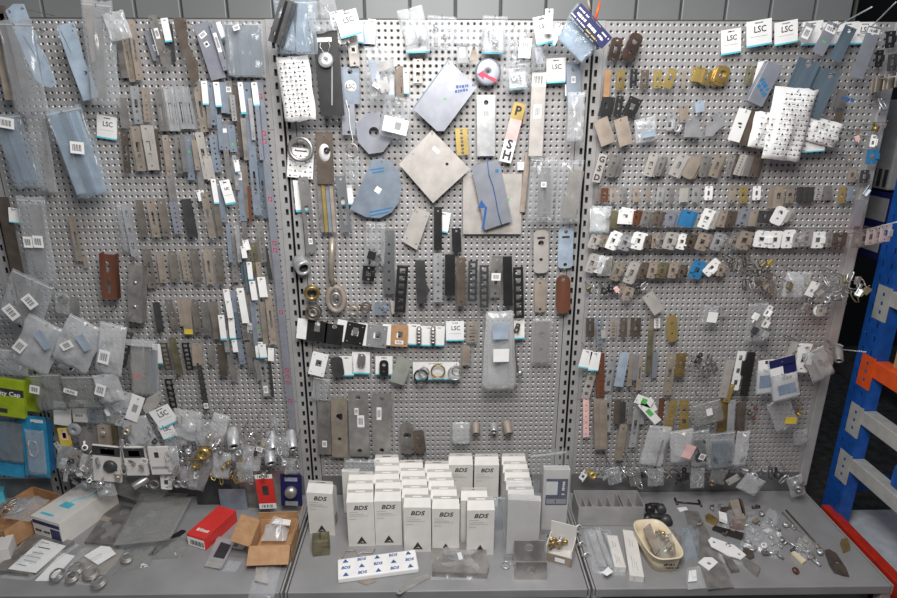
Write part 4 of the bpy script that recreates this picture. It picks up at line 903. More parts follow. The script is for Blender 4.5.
plate('strike_plate', 'strike plate', (389, 230, 389, 294, 11), 'chrome', 'bright drilled strip right of the bagged black block', 'dots', d=.035, t=.002)
poly('cover_plate', 'metal plate', [(415, 206), (430, 213), (417, 250), (402, 241)], 'cream', 'small pale plate with screw holes beside the black strip', d=.03, t=.002, holes=[(417, 212, .7), (426, 216, .7), (407, 238, .7), (416, 244, .7)])
card((444, 212, 441, 232, 14), 'white card behind the upright black strip', d=.02, tx=None)
plate('hinge_strip', 'strip', (438, 207, 438, 250, 8), 'black', 'upright black glossy strip right of the small pale plate', 's2', d=.04, t=.004)
plate('hinge_strip', 'strip', (456, 228, 457, 252, 9), 'black', 'short black plate with a hole below the upright black strip', 's1', d=.04, t=.004)
run('lock_case', 'case', 'the centre bay black row', 'black cases in the centre bay', [
 (403, 265, 400, 311, 11, 'black', dict(t=.014, pat='lat')), (420, 260, 422, 302, 10, 'dark', dict(t=.012, pat='n')), (438, 253, 438, 302, 9, 'zinc', dict(pat='dots', nn='drilled strip')), (450, 254, 450, 295, 10, 'black', dict(t=.008, pat='n')), (461, 257, 461, 305, 9, 'brown', dict(t=.01, pat='s2')),
 (473, 261, 472, 301, 9, 'dark', dict(pat='lat', t=.004, nn='open frame')), (484, 265, 484, 307, 9, 'dark', dict(pat='lat', t=.006)), (497, 256, 495, 297, 10, 'steel2', dict(pat='slot', stk=[('white', 0, .5, .9, .18)])), (507, 256, 508, 305, 9, 'black', dict(t=.01, pat='n')), (518, 267, 519, 318, 10, 'black', dict(pat='lat', t=.003, nn='ladder frame'))], d=.05, hk=False)
poly('lock_case', 'case', [(424, 280), (430, 290), (424, 300)], 'dark', 'dark pointed tongue on the second black case', d=.05, t=.008, hk=False)
# right column plates
plate('push_plate', 'metal plate', (541, 230, 541, 273, 15), 'cream', 'pale plate with a rounded foot and one hole', 'd2', d=.03, r=.3, stk=[('ink', 0, .18, .5, .05)])
plate('push_plate', 'metal plate', (566, 228, 565, 268, 15), 'bluel', 'pale blue rounded plate beside the right posts', 's2', d=.03, r=.25, stk=[('ink', 0, .22, .5, .05)])
plate('push_plate', 'metal plate', (540, 280, 540, 312, 11), 'tan', 'small brownish plate below the pale rounded plate', 's2', d=.025, r=.2)
plate('door_stop', 'handle', (563, 275, 563, 313, 14), 'rust', 'copper plate with rounded ends below the pale blue one', 's1', d=.04, r=.45, t=.006)
plate('cover_plate', 'metal plate', (542, 322, 541, 362, 15), 'warm', 'pale plate inside the flat clear sleeve', 'd2', d=.02, hk=False)
bag((543, 318, 541, 365, 20), 'flat clear sleeve under the small brownish plate', d=.032, puff=.006)
# rings and handle
can(304, 269, 8, 'zinc', 'bright round bearing high beside the left posts', d=.06, L=.05, name='bearing', cat='bearing', tilt=(.3, .5), hole='dark')
can(312, 294, 8, 'brass', 'brass bearing below the bright one', d=.06, L=.015, name='bearing', cat='bearing', tilt=(.2, .2), hole='black')
ring(314, 311, 8, 'brown', 'dark double ring below the brass bearing', d=.05, thick=.3, deep=.02, inner='steel2')
m = MB(); A = W(332, 238, .05); pts = [W(x, y, dd)-A for x, y, dd in ((332, 238, .03), (332, 241, .06), (332, 252, .075), (331, 266, .07), (331, 276, .06), (333, 286, .05))]
m.tube(pts, [.008, .010, .011, .010, .009, .008], M['warm'], n=10); o = m.build('door_pull'); o.location = A; tag(o, 'bronze pull handle ending in an oval ring', 'handle')
c0 = W(336, 299, .05)-A; b = MB()
b.tube([(c0.x+.026*math.cos(t*PI/12), 0, c0.z+.040*math.sin(t*PI/12)) for t in range(24)], .009, M['tan'], n=8, closed=True); b.tube([(c0.x+.014*math.cos(t*PI/12), -.004, c0.z+.020*math.sin(t*PI/12)) for t in range(24)], .005, M['steel'], n=8, closed=True); b.build('oval_ring', o)
ring(354, 309, 5, 'warm', 'small pale ring right of the oval pull', d=.04, thick=.4, deep=.015); ring(366, 307, 5.5, 'brown', 'small brown bearing right of the small pale ring', d=.04, thick=.45, deep=.015)
latch((381, 302, 381, 315, 12), 'blue', 'small blue-grey square plate beside the small brown bearing', d=.03); poly('label_card', 'card', [(390, 300), (402, 304), (398, 312), (392, 314)], 'cream', 'pale paper scrap under the first black case', d=.03)
# row of square latch plates
for i, (c, mt, pat, lab) in enumerate([((318, 321, 316, 341, 20), 'black', 's1', 'black square plate nearest the left posts'), ((335, 324, 333, 344, 18), 'black', 's1', 'second black square plate, tucked beside the first'), ((357, 323, 353, 344, 19), 'black', 'sq', 'third black square plate, tilted, with a steel centre'),
   ((378, 325, 376, 347, 20), 'zinc', 'sq', 'silver square plate with a ring of small holes'), ((400, 325, 399, 346, 17), 'brownbox', 'sq', 'golden square plate with a white sticker')]):
    plate('square_rose', 'metal plate', c, mt, lab, pat, d=.05, t=.004, back=('white', -.55, .92, 1.0), group='square plates in the centre bay', stk=[('white', 0, .8, .5, .18)] if i == 4 else [('steel', 0, .35, .28, .3)] if i in (0, 2) else None)
for i, q in enumerate([(414, 324, 413, 345, 13), (428, 326, 427, 346, 15), (439, 326, 438, 346, 12)]):
    card(q, 'white card with a short rod, %s of three in the centre bay' % ORD[i], d=.035, tx=None)
for i, (x, y) in enumerate([(419, 335), (433, 335)]):
    m = MB(); A = W(x, y-8, .05); B = W(x, y+8, .05); m.tube([(0, 0, 0), B-A], .006, M['warm' if i else 'steel2'], n=8)
    for k in range(5): m.tube([(B-A)*(k+.5)/5, (B-A)*(k+.5)/5+(B-A)*.08], .009, M['steel'], n=8)
    o = m.build('spring_bolt'); o.location = A; tag(o, ['dull threaded bolt on the left rod card', 'warm threaded bolt on the middle rod card'][i], 'bolt')
card((455, 321, 455, 341, 18), 'white card with a black bar print left of the milky bag', d=.03)
plate('lock_case', 'case', (472, 321, 472, 342, 10), 'warm', 'small open frame right of the black bar card', 'lat', d=.03, t=.004)
card((519, 318, 519, 339, 11), 'white card with a key right of the milky bag', d=.04, tx=None)
clip(517, 328, 5, 'brown', 'small brown key on the white card', d=.05, kind=1, name='key', rot=(0, .3, 0))
m = MB(); A = W(512, 318, .05); m.tube([(0, 0, 0), W(514, 345, .055)-A, W(518, 373, .06)-A], .0035, M['steel2'], n=6); m.lathe([(.0001, .006), (.009, .006), (.009, 0), (.0001, 0)], M['steel'], 12, Matrix.Translation(W(520, 373, .06)-A)); o = m.build('stay_rod'); o.location = A; tag(o, 'thin steel rod with a round end beside the milky bag', 'rod')
# second row
for i, (c, mt, pat, lab, r_) in enumerate([((321, 353, 316, 375, 16), 'white', 'sq', 'white rose plate with a square hole, tilted left', .05), ((336, 357, 339, 376, 12), 'dark', '2', 'dark grey key plate with two stickers', .3), ((362, 354, 361, 366, 8), 'steel', 's2', 'silver oval plate on a white pack', .4),
   ((384, 360, 384, 376, 9), 'black', 'd2', 'black oval plate on a white card', .4), ((405, 358, 397, 383, 15), 'olive', 'none', 'plain greenish grey plate tilted left', .15)]):
    o = plate('escutcheon', 'metal plate', c, mt, lab, pat, d=.05, t=.004, r=r_, group='small plates in the centre bay second row')
    if i == 4: o.data.materials[0] = mat('sage_metal', (.36, .38, .34), .5, .3)
for i, q in enumerate([(346, 356, 347, 376, 14), (361, 352, 361, 374, 18), (384, 356, 384, 375, 17), (436, 362, 436, 380, 46)]):
    card(q, ['white card behind the dark key plate', 'white pack behind the silver oval plate', 'white card behind the black oval plate', 'long white card behind the three rings'][i], d=.03, tx=None)
for i, (x, y, mt, n_) in enumerate([(421, 376, 'black', 'black'), (424, 372, 'steel', 'thin steel'), (438, 371, 'brass', 'brass'), (455, 373, 'zinc', 'silver'), (457, 371, 'steel2', 'dark grey')]):
    ring(x, y, 7.5 if i in (0, 2, 3) else 5.5, mt, '%s ring on the long white card' % n_, d=.045+.004*i, thick=.2, deep=.006)
plate('lock_case', 'case', (466, 346, 466, 364, 8), 'tan', 'small brown block below the open frame', 'n', d=.03, t=.01)
for i, (x, w_) in enumerate([(494, 11), (503, 10)]):
    plate('cover_plate', 'metal plate', (x, 322, x-1, 384, w_), 'zinc', 'pale plate, %s of two in the milky bag' % ORD[i], 'none', d=.05, hk=False)
bag((500, 311, 499, 390, 31), 'large milky hanging bag in the lower centre', d=.08, film='filmw', puff=.02, taper=.35, stk=[('white', .02, .5, .5, .16), ('bluel', 0, .2, .5, .2)], ink=False)
# lower plates
for i, (c, mt, pat, lab, r_, stk_) in enumerate([((324, 400, 325, 454, 13), 'steel2', 'none', 'dull tall plate with a small tag beside the left posts', .1, [('white', 0, .8, .35, .12)]), ((339, 398, 340, 457, 16), 'olive', 'd2', 'olive plate with two dark cut-outs', .1, [('black', .1, .3, .2, .1)]),
   ((358, 391, 360, 456, 20), 'steel', 's2', 'wide silver plate with two white tags', .1, [('white', .1, .45, .35, .18), ('white', -.1, .3, .2, .1)]), ((382, 393, 382, 455, 19), 'steel', 's2', 'wide silver plate with one white tag', .1, [('white', -.15, .32, .25, .2)]),
   ((406, 422, 409, 454, 14), 'steel2', 'big', 'rounded dull plate with two round holes', .45, None), ((418, 430, 421, 453, 11), 'brown', 'd2', 'small dark plate overlapping the rounded dull plate', .3, None)]):
    if mt == 'olive': mt = 'warm'
    plate('push_plate', 'metal plate', c, mt, lab, pat, d=.03+.004*(i % 2), t=.003, r=r_, stk=stk_)
bag((322, 378, 319, 400, 16), 'small clear sleeve above the dull tall plate', d=.04, puff=.006)
bag((461, 422, 461, 444, 17), 'small milky bag alone above the white boxes', d=.05, film='filmw')
can(476, 434, 4, 'tan', 'small tan tube above the white boxes', d=.05, L=.04, name='metal_tube', cat='tube', tilt=(.7, 0)); can(509, 434, 4.5, 'tan', 'tan tube right of the clear cap', d=.05, L=.045, name='metal_tube', cat='tube', tilt=(.7, .2))
can(494, 432, 4, 'zinc', 'small clear cap between the two tan tubes', d=.05, L=.03, name='plastic_plug', cat='plug', tilt=(.5, 0), hole='grey')
# ------------------------------------------------------------------ right bay
GR = 'strike plates in the right bay'
def rr(s): return s
run('hinge_pull', 'handle', 'the top row of the right bay', 'handles at the top of the right bay', [(617, 38, 612, 61, 11, 'dkbrown', dict(pat='slot', r=.3, t=.01, adj='dark brown')), (637, 34, 625, 61, 13, 'dkbrown', dict(pat='d2', r=.35, t=.014, adj='large dark brown'))], d=.05)
run('strike_plate', 'strike plate', 'the brass row of the right bay', 'brass row of the right bay', [
 (608, 70, 606, 97, 6, 'brownbox', dict(pat='n', adj='brown')), (621, 70, 620, 90, 8, 'brass', dict(pat='lock')), (634, 69, 633, 86, 7, 'black', dict(pat='slot')), (645, 70, 644, 90, 8, 'brown', dict(pat='lock')), (658, 70, 657, 88, 8, 'gold', dict(pat='slot')), (674, 69, 666, 88, 9, 'gold', dict(pat='sq')),
 (684, 71, 683, 89, 4, 'tan', dict(pat='n')), (701, 67, 697, 82, 9, 'gold', dict(pat='s1', st=3, dx=-.003)), (709, 70, 704, 85, 8, 'brass', dict(pat='slot')), (725, 66, 718, 86, 13, 'brass', dict(pat='big', r=.4, st=3, dx=-.003, t=.005)), (751, 66, 747, 84, 8, 'olive', dict(pat='slot', adj='bronze'))], d=.045)
run('strike_plate', 'latch plate', 'the black row of the right bay', 'black row of the right bay', [(608, 97, 603, 117, 11, 'black', dict(pat='sq', st=2, dx=.006, t=.005)), (620, 96, 617, 117, 7, 'black', dict(pat='slot', t=.004)), (636, 98, 627, 117, 13, 'black', dict(pat='sq', t=.005))], d=.045)
plate('cover_plate', 'metal plate', (600, 119, 608, 144, 15), 'tan', 'tan plate nearest the right posts below the black latches', 'none', d=.05, t=.004)
plate('cover_plate', 'metal plate', (620, 118, 626, 145, 14), 'tan', 'second tan plate, right of the one by the posts', 'none', d=.06, t=.004)
bag((645, 118, 647, 142, 22), 'milky bag with a blue card right of the tan plates', d=.06, film='filmw', stk=[('bluel', 0, .65, .6, .25)], ink=False)
clip(670, 122, 8, 'zinc', 'thin clear frame right of the milky bag', d=.04, kind=1, hk=True, rot=(0, 0, 0)); clip(678, 126, 6, 'zinc', 'small clear frame beside the thin one', d=.04, kind=1, hk=True, rot=(0, .2, 0))
plate('cover_plate', 'metal plate', (683, 106, 684, 122, 9), 'tan', 'peach coloured plate above the bent silver brackets', 's2', d=.05)
plate('cover_plate', 'metal plate', (699, 101, 700, 112, 9), 'bluel', 'small pale blue plate above the silver brackets', 's1', d=.05)
poly('bracket', 'bracket', [(683, 137), (686, 120), (690, 117), (698, 120), (701, 137)], 'zinc', 'bell shaped clear bracket in the upper right bay', d=.06, t=.006)
poly('bracket', 'bracket', [(704, 136), (705, 127), (713, 121), (714, 113), (720, 113), (726, 124), (718, 129), (712, 136)], 'zinc', 'bent clear bracket right of the bell shaped one', d=.06, t=.006)
card((731, 29, 731, 54, 20), 'white card hung lower than its neighbours at top right', d=.03)
for i, (c, lab) in enumerate([((759, 20, 759, 46, 25), 'large white card left in the top right card row'), ((786, 21, 786, 44, 23), 'second white card of the top right card row'), ((813, 21, 811, 45, 20), 'third white card, behind the barcode tag'), ((830, 22, 828, 46, 16), 'fourth white card, behind the grey plate'), ((849, 22, 846, 45, 20), 'fifth white card, behind the slate strip'), ((866, 22, 862, 44, 20), 'last white card of the top right card row')]):
    card(c, lab, d=.05 if i < 2 else .03, tx='LSC' if i in (0, 1, 5) else None)
plate('label_card', 'card', (811, 24, 802, 42, 10), 'grey', 'grey barcode tag tilted over the third white card', 'none', d=.08, stk=[('white', 0, .5, .7, .6)])
plate('cover_plate', 'metal plate', (834, 23, 817, 54, 12), 'lilac', 'grey plate with a white label tilted over the card row', 's1', d=.09, stk=[('white', 0, .2, .9, .2), ('green', 0, .6, .3, .06)])
plate('cover_plate', 'metal plate', (851, 27, 834, 61, 12), 'blued', 'slate strip tilted over the fifth white card', 's1', d=.09)
o = plate('cover_plate', 'metal plate', (875, 27, 856, 78, 13), 'lilac', 'long lilac strip tilted at the top right with blue print', 's1', d=.10, stk=[('white', 0, .08, .9, .1)])
q = blurred(o, -.02, .018, -.19, .012, 'blueink', off=-.002)
for i, (a, b) in enumerate([((833, 28), (872, 7)), ((872, 26), (896, 2))]):
    m = MB(); A, B = W(*a, .09), W(*b, .30); m.tube([(0, 0, 0), (B-A)*.8, B-A], .002, M['zinc'], n=5); o = m.build('long_hook'); o.location = A; tag(o, 'long wire hook rising above the panel, %s of two at top right' % ['left', 'right'][i], 'hook')
poly('white_card', 'card', [(758, 62), (767, 60), (764, 76), (752, 86)], 'white', 'white card corner behind the thick lilac box', d=.06)
m = MB(); p, a, w_, L_ = place(774, 64, 753, 104, 16, .08); m.box(-w_/2, w_/2, -.01, .012, -L_, 0, M['lilac'], b=.001); o = m.build('flat_box'); o.location = p; o.rotation_euler = (0, a, 0); tag(o, 'thick lilac box with blue print hanging tilted', 'box'); hook(W(770, 70, 0), .08, 'thick lilac box with blue print')
[blurred(o, -.018, .02, zz, .014, 'bblue', off=-.0102, ang=.5) for zz in (-.05, -.066)]
plate('cover_plate', 'metal plate', (810, 60, 796, 92, 22), 'blued', 'wide slate plate above the white printed wrap', 's1', d=.08)
plate('cover_plate', 'metal plate', (823, 68, 812, 88, 12), 'blued', 'small slate plate between the two wide slate plates', 'none', d=.07)
plate('cover_plate', 'metal plate', (833, 70, 811, 117, 17), 'blued', 'long slate plate tilted right of the white printed wrap', 's1', d=.10)
o = bag((797, 88, 780, 160, 40), 'large white paper wrap with printed triangles', d=.11, film='white', puff=.02, taper=-.1, zip_=False, name='paper_wrap', cat='paper')
_p, _a, w_, L_ = place(797, 88, 780, 160, 40, .11); wrap_pattern(o, w_*.8, L_*.88, y=-.034, nx=8, nz=13, top=-.06*L_)
o = bag((828, 120, 818, 144, 34), 'smaller white printed wrap right of the large one', d=.09, film='white', puff=.015, zip_=False, name='paper_wrap', cat='paper'); wrap_pattern(o, .09, .06, y=-.026, nx=6, nz=5, top=-.01)
o = bag((765, 112, 756, 148, 18), 'white printed wrap end left of the large one', d=.10, film='white', puff=.015, zip_=False, name='paper_wrap', cat='paper'); wrap_pattern(o, .045, .10, y=-.026, nx=3, nz=7, top=-.01)
card((815, 134, 813, 152, 22), 'pale tag with cyan foot under the smaller printed wrap', d=.08, tx=None)
plate('cover_plate', 'metal plate', (745, 109, 733, 141, 12), 'white', 'white plate with a small black mark left of the large wrap', 'none', d=.06, t=.003, stk=[('ink', 0, .45, .3, .06), ('ink', .1, .55, .2, .05)])
plate('cover_plate', 'metal plate', (757, 110, 745, 146, 12), 'brown', 'brown grey plate between the white plate and the wrap', 's1', d=.05)
plate('cover_plate', 'metal plate', (843, 90, 838, 108, 10), 'steel2', 'dull grey plate alone on the upper right panel', 'none', d=.04)
plate('cover_plate', 'metal plate', (840, 112, 836, 122, 7), 'brown', 'small brown plate below the dull grey one', 'none', d=.03)
for i in range(8):
    plate('hinge_leaf', 'hinge', (874+i*4, 78-i*1.0, 872+i*4, 93-i*1.0, 5), ['tan', 'warm', 'brown'][i % 3], '%s hinge leaf, %s from left in the brown stack at the right edge' % (['tan', 'pale', 'brown'][i % 3], ORD[i]), 'n', d=.05+.02*i, t=.004, hk=False, group='brown stack at the right edge', yaw=.4)
p = W(874, 80, .0); m = MB(); m.tube([(0, .02, 0), W(899, 76, .24)-p], .0018, M['zinc'], n=5); o = m.build('long_hook'); o.location = p; tag(o, 'wire hook carrying the brown hinge stack at the right edge', 'hook')
for i, (x, y, w_) in enumerate([(891, 31, 9), (880, 50, 7), (893, 54, 9)]):
    latch((x, y, x-2, y+17, w_), 'black' if i != 2 else 'dark', ['black frame handle highest at the right edge', 'black small latch left of the lower frame handle', 'dark grey frame handle at the right edge'][i], d=.05)
for i, (x, y, w_, mt, k) in enumerate([(882, 104, 9, 'zinc', 0), (880, 108, 8, 'zinc', 0), (873, 128, 7, 'brass', 2), (873, 141, 8, 'white', 1), (857, 138, 6, 'pink', 3), (857, 132, 5, 'tan', 1), (849, 158, 5, 'tan', 1), (884, 125, 5, 'steel', 3)]):
    clip(x, y, w_*.75, mt, ['upper of two wire springs at the right edge', 'lower of two wire springs at the right edge', 'brass round latch below the wire springs', 'white square latch below the brass round one', 'pinkish small pin block', 'tan tab above the pinkish pin block', 'tan tab on the bare panel', 'grey pin block beside the brass round latch'][i], d=.05, kind=k, hk=True)
latch((873, 149, 871, 164, 11), 'bblue', 'blue framed latch at the right edge of the panel', d=.06)
latch((853, 167, 851, 182, 8), 'warm', 'warm grey latch left below the blue one', d=.04); latch((865, 170, 863, 183, 8), 'dark', 'dark latch right of the warm grey one', d=.04)
plate('strike_plate', 'strike plate', (861, 200, 855, 226, 9), 'lilac', 'lilac grey plate hanging at the panel edge above the white row', 's1', d=.04, t=.003); clip(866, 190, 6, 'blue', 'blue-grey latch above the lilac edge plate', d=.04, kind=1)
# sign and first strike row
o = plate('lettered_sign', 'sign', (603, 154, 595, 182, 8), 'cream', 'pale lettered sign tilted beside the right posts', 'none', d=.05, t=.006)
for k, ch in enumerate('GSD'): text(ch, .024, M['ink'], o, (0, -.0065, -.016-k*.027), 0, bold=.0008)
RE = 'the first strike row'
run('strike_plate', 'strike plate', RE, GR, [
 (616, 155, 609, 177, 9, 'steel2', dict(pat='slot', r=.3)), (654, 154, 647, 176, 9, 'cream', dict(pat='lock')), (663, 157, 657, 176, 7, 'steel2', dict(pat='slot', r=.4)), (684, 155, 673, 176, 11, 'cream', dict(pat='slot', adj='ivory grey')), (697, 157, 686, 178, 12, 'warm', dict(pat='none', r=.3, adj='dull tan grey')), (706, 156, 702, 177, 8, 'steel2', dict(pat='slot', r=.3)),
 (721, 155, 712, 177, 9, 'warm', dict(pat='slot')), (733, 155, 727, 176, 6, 'steel2', dict(pat='slot')), (738, 154, 732, 175, 6, 'brown', dict(pat='slot')), (744, 155, 736, 175, 7, 'cream', dict(pat='dots')), (751, 156, 745, 176, 6, 'steel', dict(pat='n')), (758, 155, 752, 177, 8, 'brown', dict(pat='s2'))], d=.05, st=3, dx=.006)
RF = 'the second strike row'
run('strike_plate', 'strike plate', RF, GR, [
 (598, 186, 597, 204, 6, 'steel2'), (605, 188, 604, 202, 7, 'rust', dict(pat='slot', adj='reddish')), (613, 188, 613, 202, 7, 'tan', dict(pat='slot')), (624, 188, 624, 202, 6, 'steel2', dict(pat='slot')), (636, 188, 636, 202, 7, 'tan', dict(pat='sq')), (648, 188, 648, 202, 5, 'warm'), (661, 187, 659, 202, 7, 'zinc', dict(pat='slot')), (672, 188, 671, 202, 6, 'steel', dict(pat='slot')),
 (684, 188, 683, 202, 9, 'cream', dict(pat='none')), (696, 187, 695, 202, 7, 'zinc', dict(pat='sq')), (709, 186, 708, 200, 8, 'white', dict(pat='slot', r=.2)), (732, 188, 731, 202, 7, 'tan', dict(pat='s2')), (743, 187, 743, 203, 8, 'gold', dict(pat='slot')), (757, 186, 756, 200, 8, 'white', dict(pat='slot', r=.2)),
 (772, 188, 769, 208, 5, 'warm', dict(pat='n')), (780, 186, 777, 208, 10, 'tan', dict(pat='sq')), (791, 187, 789, 203, 8, 'warm', dict(pat='lock')), (800, 187, 799, 202, 6, 'dark', dict(pat='n')), (806, 187, 805, 202, 6, 'dark', dict(pat='n')), (812, 187, 810, 202, 5, 'dark', dict(pat='n')), (820, 186, 817, 200, 7, 'zinc', dict(pat='lat')), (828, 186, 827, 200, 8, 'steel', dict(pat='sq')), (843, 187, 841, 203, 7, 'gold', dict(pat='slot')), (851, 186, 849, 201, 6, 'blue')], d=.04)
RG = 'the third strike row'
bag((602, 206, 599, 233, 20), 'milky bag with cyan card at the left of the third strike row', d=.07, film='filmw', puff=.02); card((598, 208, 598, 232, 16), 'white card with cyan foot inside the milky bag', d=.05, tx=None)
run('strike_plate', 'strike plate', RG, GR, [
 (615, 212, 611, 228, 9, 'olive', dict(pat='none', adj='khaki')), (626, 210, 624, 224, 14, 'white', dict(pat='sq')), (637, 211, 635, 225, 6, 'rust', dict(pat='slot')), (647, 212, 643, 226, 8, 'steel2', dict(pat='slot')), (659, 212, 655, 226, 9, 'brown', dict(pat='slot')), (672, 212, 668, 226, 10, 'lilac', dict(pat='sq')), (688, 211, 683, 226, 13, 'bblue', dict(pat='s1', t=.008)),
 (710, 210, 702, 228, 11, 'white', dict(pat='lock')), (716, 211, 709, 228, 8, 'cream', dict(pat='lock')), (725, 211, 720, 227, 8, 'tan', dict(pat='slot')), (732, 211, 728, 226, 7, 'brown', dict(pat='slot')), (747, 209, 741, 225, 11, 'lilac', dict(pat='slot')), (754, 211, 751, 226, 7, 'tan', dict(pat='n')), (765, 211, 762, 223, 12, 'dark', dict(pat='sq')), (783, 208, 774, 224, 12, 'white', dict(pat='d2', r=.2)), (789, 209, 783, 222, 8, 'cream', dict(pat='s1', r=.3))], d=.055, st=3, dx=.006)
card((628, 208, 624, 222, 12), 'white tag behind the white square of the third strike row', d=.03, tx=None)
RH = 'the fourth strike row'
def lrun(items, where, d, st=1):
    for i, it in enumerate(sorted(items, key=lambda q: q[0])):
        latch(it[:5], it[5], '%s latch, %s from left in %s' % (ADJ[it[5]], ORD[i], where), d=d+R.uniform(-.006, .006), body=it[6] if len(it) > 6 else None, group=GR, st=st, dx=.006, flip=-1 if i % 3 == 1 else 1)
lrun([(597, 233, 591, 248, 9, 'cream'), (606, 235, 602, 247, 6, 'warm'), (616, 233, 609, 249, 10, 'white'), (627, 236, 622, 250, 11, 'zinc'), (640, 233, 635, 249, 12, 'white'), (648, 236, 646, 248, 6, 'brown'), (655, 234, 653, 248, 5, 'warm'), (662, 235, 660, 249, 9, 'steel'), (672, 233, 667, 249, 11, 'cream'), (684, 235, 679, 249, 9, 'white'), (692, 235, 688, 249, 10, 'brown'), (705, 234, 699, 250, 11, 'tan'), (720, 234, 714, 250, 10, 'zinc'), (736, 236, 731, 248, 10, 'chrome', 'tan'), (747, 232, 741, 249, 12, 'tan'),
      (763, 232, 759, 247, 14, 'white'), (776, 232, 773, 248, 12, 'white'), (789, 231, 786, 248, 11, 'white'), (797, 234, 795, 247, 7, 'zinc'), (807, 231, 805, 246, 11, 'zinc'), (819, 232, 816, 248, 12, 'white'), (830, 234, 828, 247, 7, 'steel2'), (840, 233, 838, 247, 13, 'brown')], RH, .06, 3)
for i in range(5):
    y_ = 233-i*2.2; x_ = 857+i*7.2
    latch((x_+1, y_, x_-2, y_+15+i*.6, 9+i*.3), 'steel2' if i < 2 else 'zinc', 'bright latch on the long hook past the panel, %s from the panel' % ORD[i], d=.10+.045*i, hk=False, group='latches on the long hook past the panel')
p = W(850, 236, .02); m = MB(); m.tube([(0, .02, 0), W(897, 222, .38)-p], .0018, M['zinc'], n=5); o = m.build('long_hook'); o.location = p; tag(o, 'long wire hook carrying five latches past the panel', 'hook')
RI = 'the fifth strike row'
lrun([(595, 255, 588, 272, 9, 'cream'), (603, 257, 597, 273, 8, 'white'), (608, 260, 604, 273, 6, 'olive'), (620, 263, 613, 280, 9, 'warm'), (635, 263, 627, 283, 10, 'cream'), (644, 264, 640, 279, 7, 'brown'), (654, 263, 650, 278, 8, 'tan'), (663, 264, 660, 278, 9, 'olive'), (674, 263, 671, 278, 8, 'tan'), (683, 266, 680, 278, 6, 'brown'), (700, 262, 693, 278, 12, 'bblue'), (717, 262, 705, 274, 9, 'white'), (722, 264, 719, 276, 7, 'tan')], RI, .055, 3)
bag((606, 256, 604, 276, 14), 'small clear bag over the olive latch of the fifth strike row', d=.085)
# tangled clips
tang = [(732, 262, 0, 'dark'), (738, 264, 0, 'steel2'), (744, 261, 0, 'dark'), (750, 265, 4, 'steel2'), (756, 263, 0, 'olive'), (763, 264, 3, 'olive'), (770, 262, 3, 'gold'), (748, 278, 4, 'dark'), (758, 282, 3, 'brown'), (765, 284, 1, 'tan'), (770, 290, 3, 'brown'), (775, 280, 0, 'warm')]
for i, (x, y, k, mt) in enumerate(tang): clip(x, y, 5.5, mt, '%s clip, %s from left in the tangle under the white latches' % (ADJ[mt], ORD[i]), d=.07, kind=k, name='tangled_clip', group='tangle under the white latches', hk=i % 3 == 0)
RJ = [(588, 288, 3, 'olive'), (596, 288, 0, 'zinc'), (603, 290, 2, 'dark'), (609, 290, 2, 'black'), (616, 289, 3, 'pink'), (622, 288, 1, 'tan'), (637, 287, 2, 'dark'), (644, 286, 0, 'zinc')]
for i, (x, y, k, mt) in enumerate(RJ): clip(x, y, 5, mt, '%s small fitting, %s from left in the short row above the forked brackets' % (ADJ[mt], ORD[i]), d=.05, kind=k, name='small_fitting', group='short row above the forked brackets', hk=i % 2 == 0)
latch((630, 287, 625, 300, 9), 'tan', 'pinkish square latch in the short row of small fittings', d=.06)
plate('cover_plate', 'metal plate', (647, 294, 659, 312, 12), 'cream', 'pinkish pale plate tilted right below the short row', 'none', d=.06, t=.003)
run('fork_bracket', 'bracket', 'the forked bracket row', 'forked bracket row', [(590, 318, 590, 336, 8, 'brown', dict(pat='slot', t=.005)), (599, 318, 600, 347, 6, 'blue', dict(pat='lat')), (603, 330, 604, 338, 5, 'cream', dict(pat='n')), (613, 318, 613, 337, 6, 'tan', dict(pat='lat')), (624, 318, 623, 337, 7, 'brown', dict(pat='lock')), (636, 318, 635, 336, 10, 'brown', dict(pat='slot')), (652, 318, 650, 336, 5, 'warm', dict(pat='n')), (657, 318, 657, 328, 6, 'white', dict(pat='lat'))], d=.03)
plate('edge_strip', 'strip', (651, 330, 648, 373, 5), 'olive', 'long narrow olive strip below the forked row', 'n', d=.04); plate('edge_strip', 'strip', (655, 352, 654, 378, 5), 'lilac', 'narrow lilac strip right of the long olive strip', 'n', d=.02)
plate('gold_plate', 'metal plate', (672, 315, 672, 342, 10), 'gold', 'golden double disc plate in the middle of the right bay', 'd2', d=.04, r=.45)
bag((712, 305, 707, 325, 16), 'clear bag with a white block in the middle right', d=.06, stk=[('white', 0, .5, .6, .5)], ink=False); clip(722, 312, 5, 'grey', 'pale small fitting right of the bagged white block', d=.05, kind=1, hk=True)
bag((759, 303, 754, 342, 20), 'clear bag of black and white pieces', d=.07)
for i, (x, y, mt, k) in enumerate([(755, 316, 'white', 3), (754, 330, 'dark', 3), (768, 311, 'white', 1), (766, 322, 'carton', 1), (765, 334, 'grey', 3)]): clip(x, y, 6, mt, '%s piece, %s in the cluster of black and white pieces' % (ADJ[mt], ORD[i]), d=.08, kind=k, name='catch_piece', rot=(0, .4, 0), hk=i > 1)
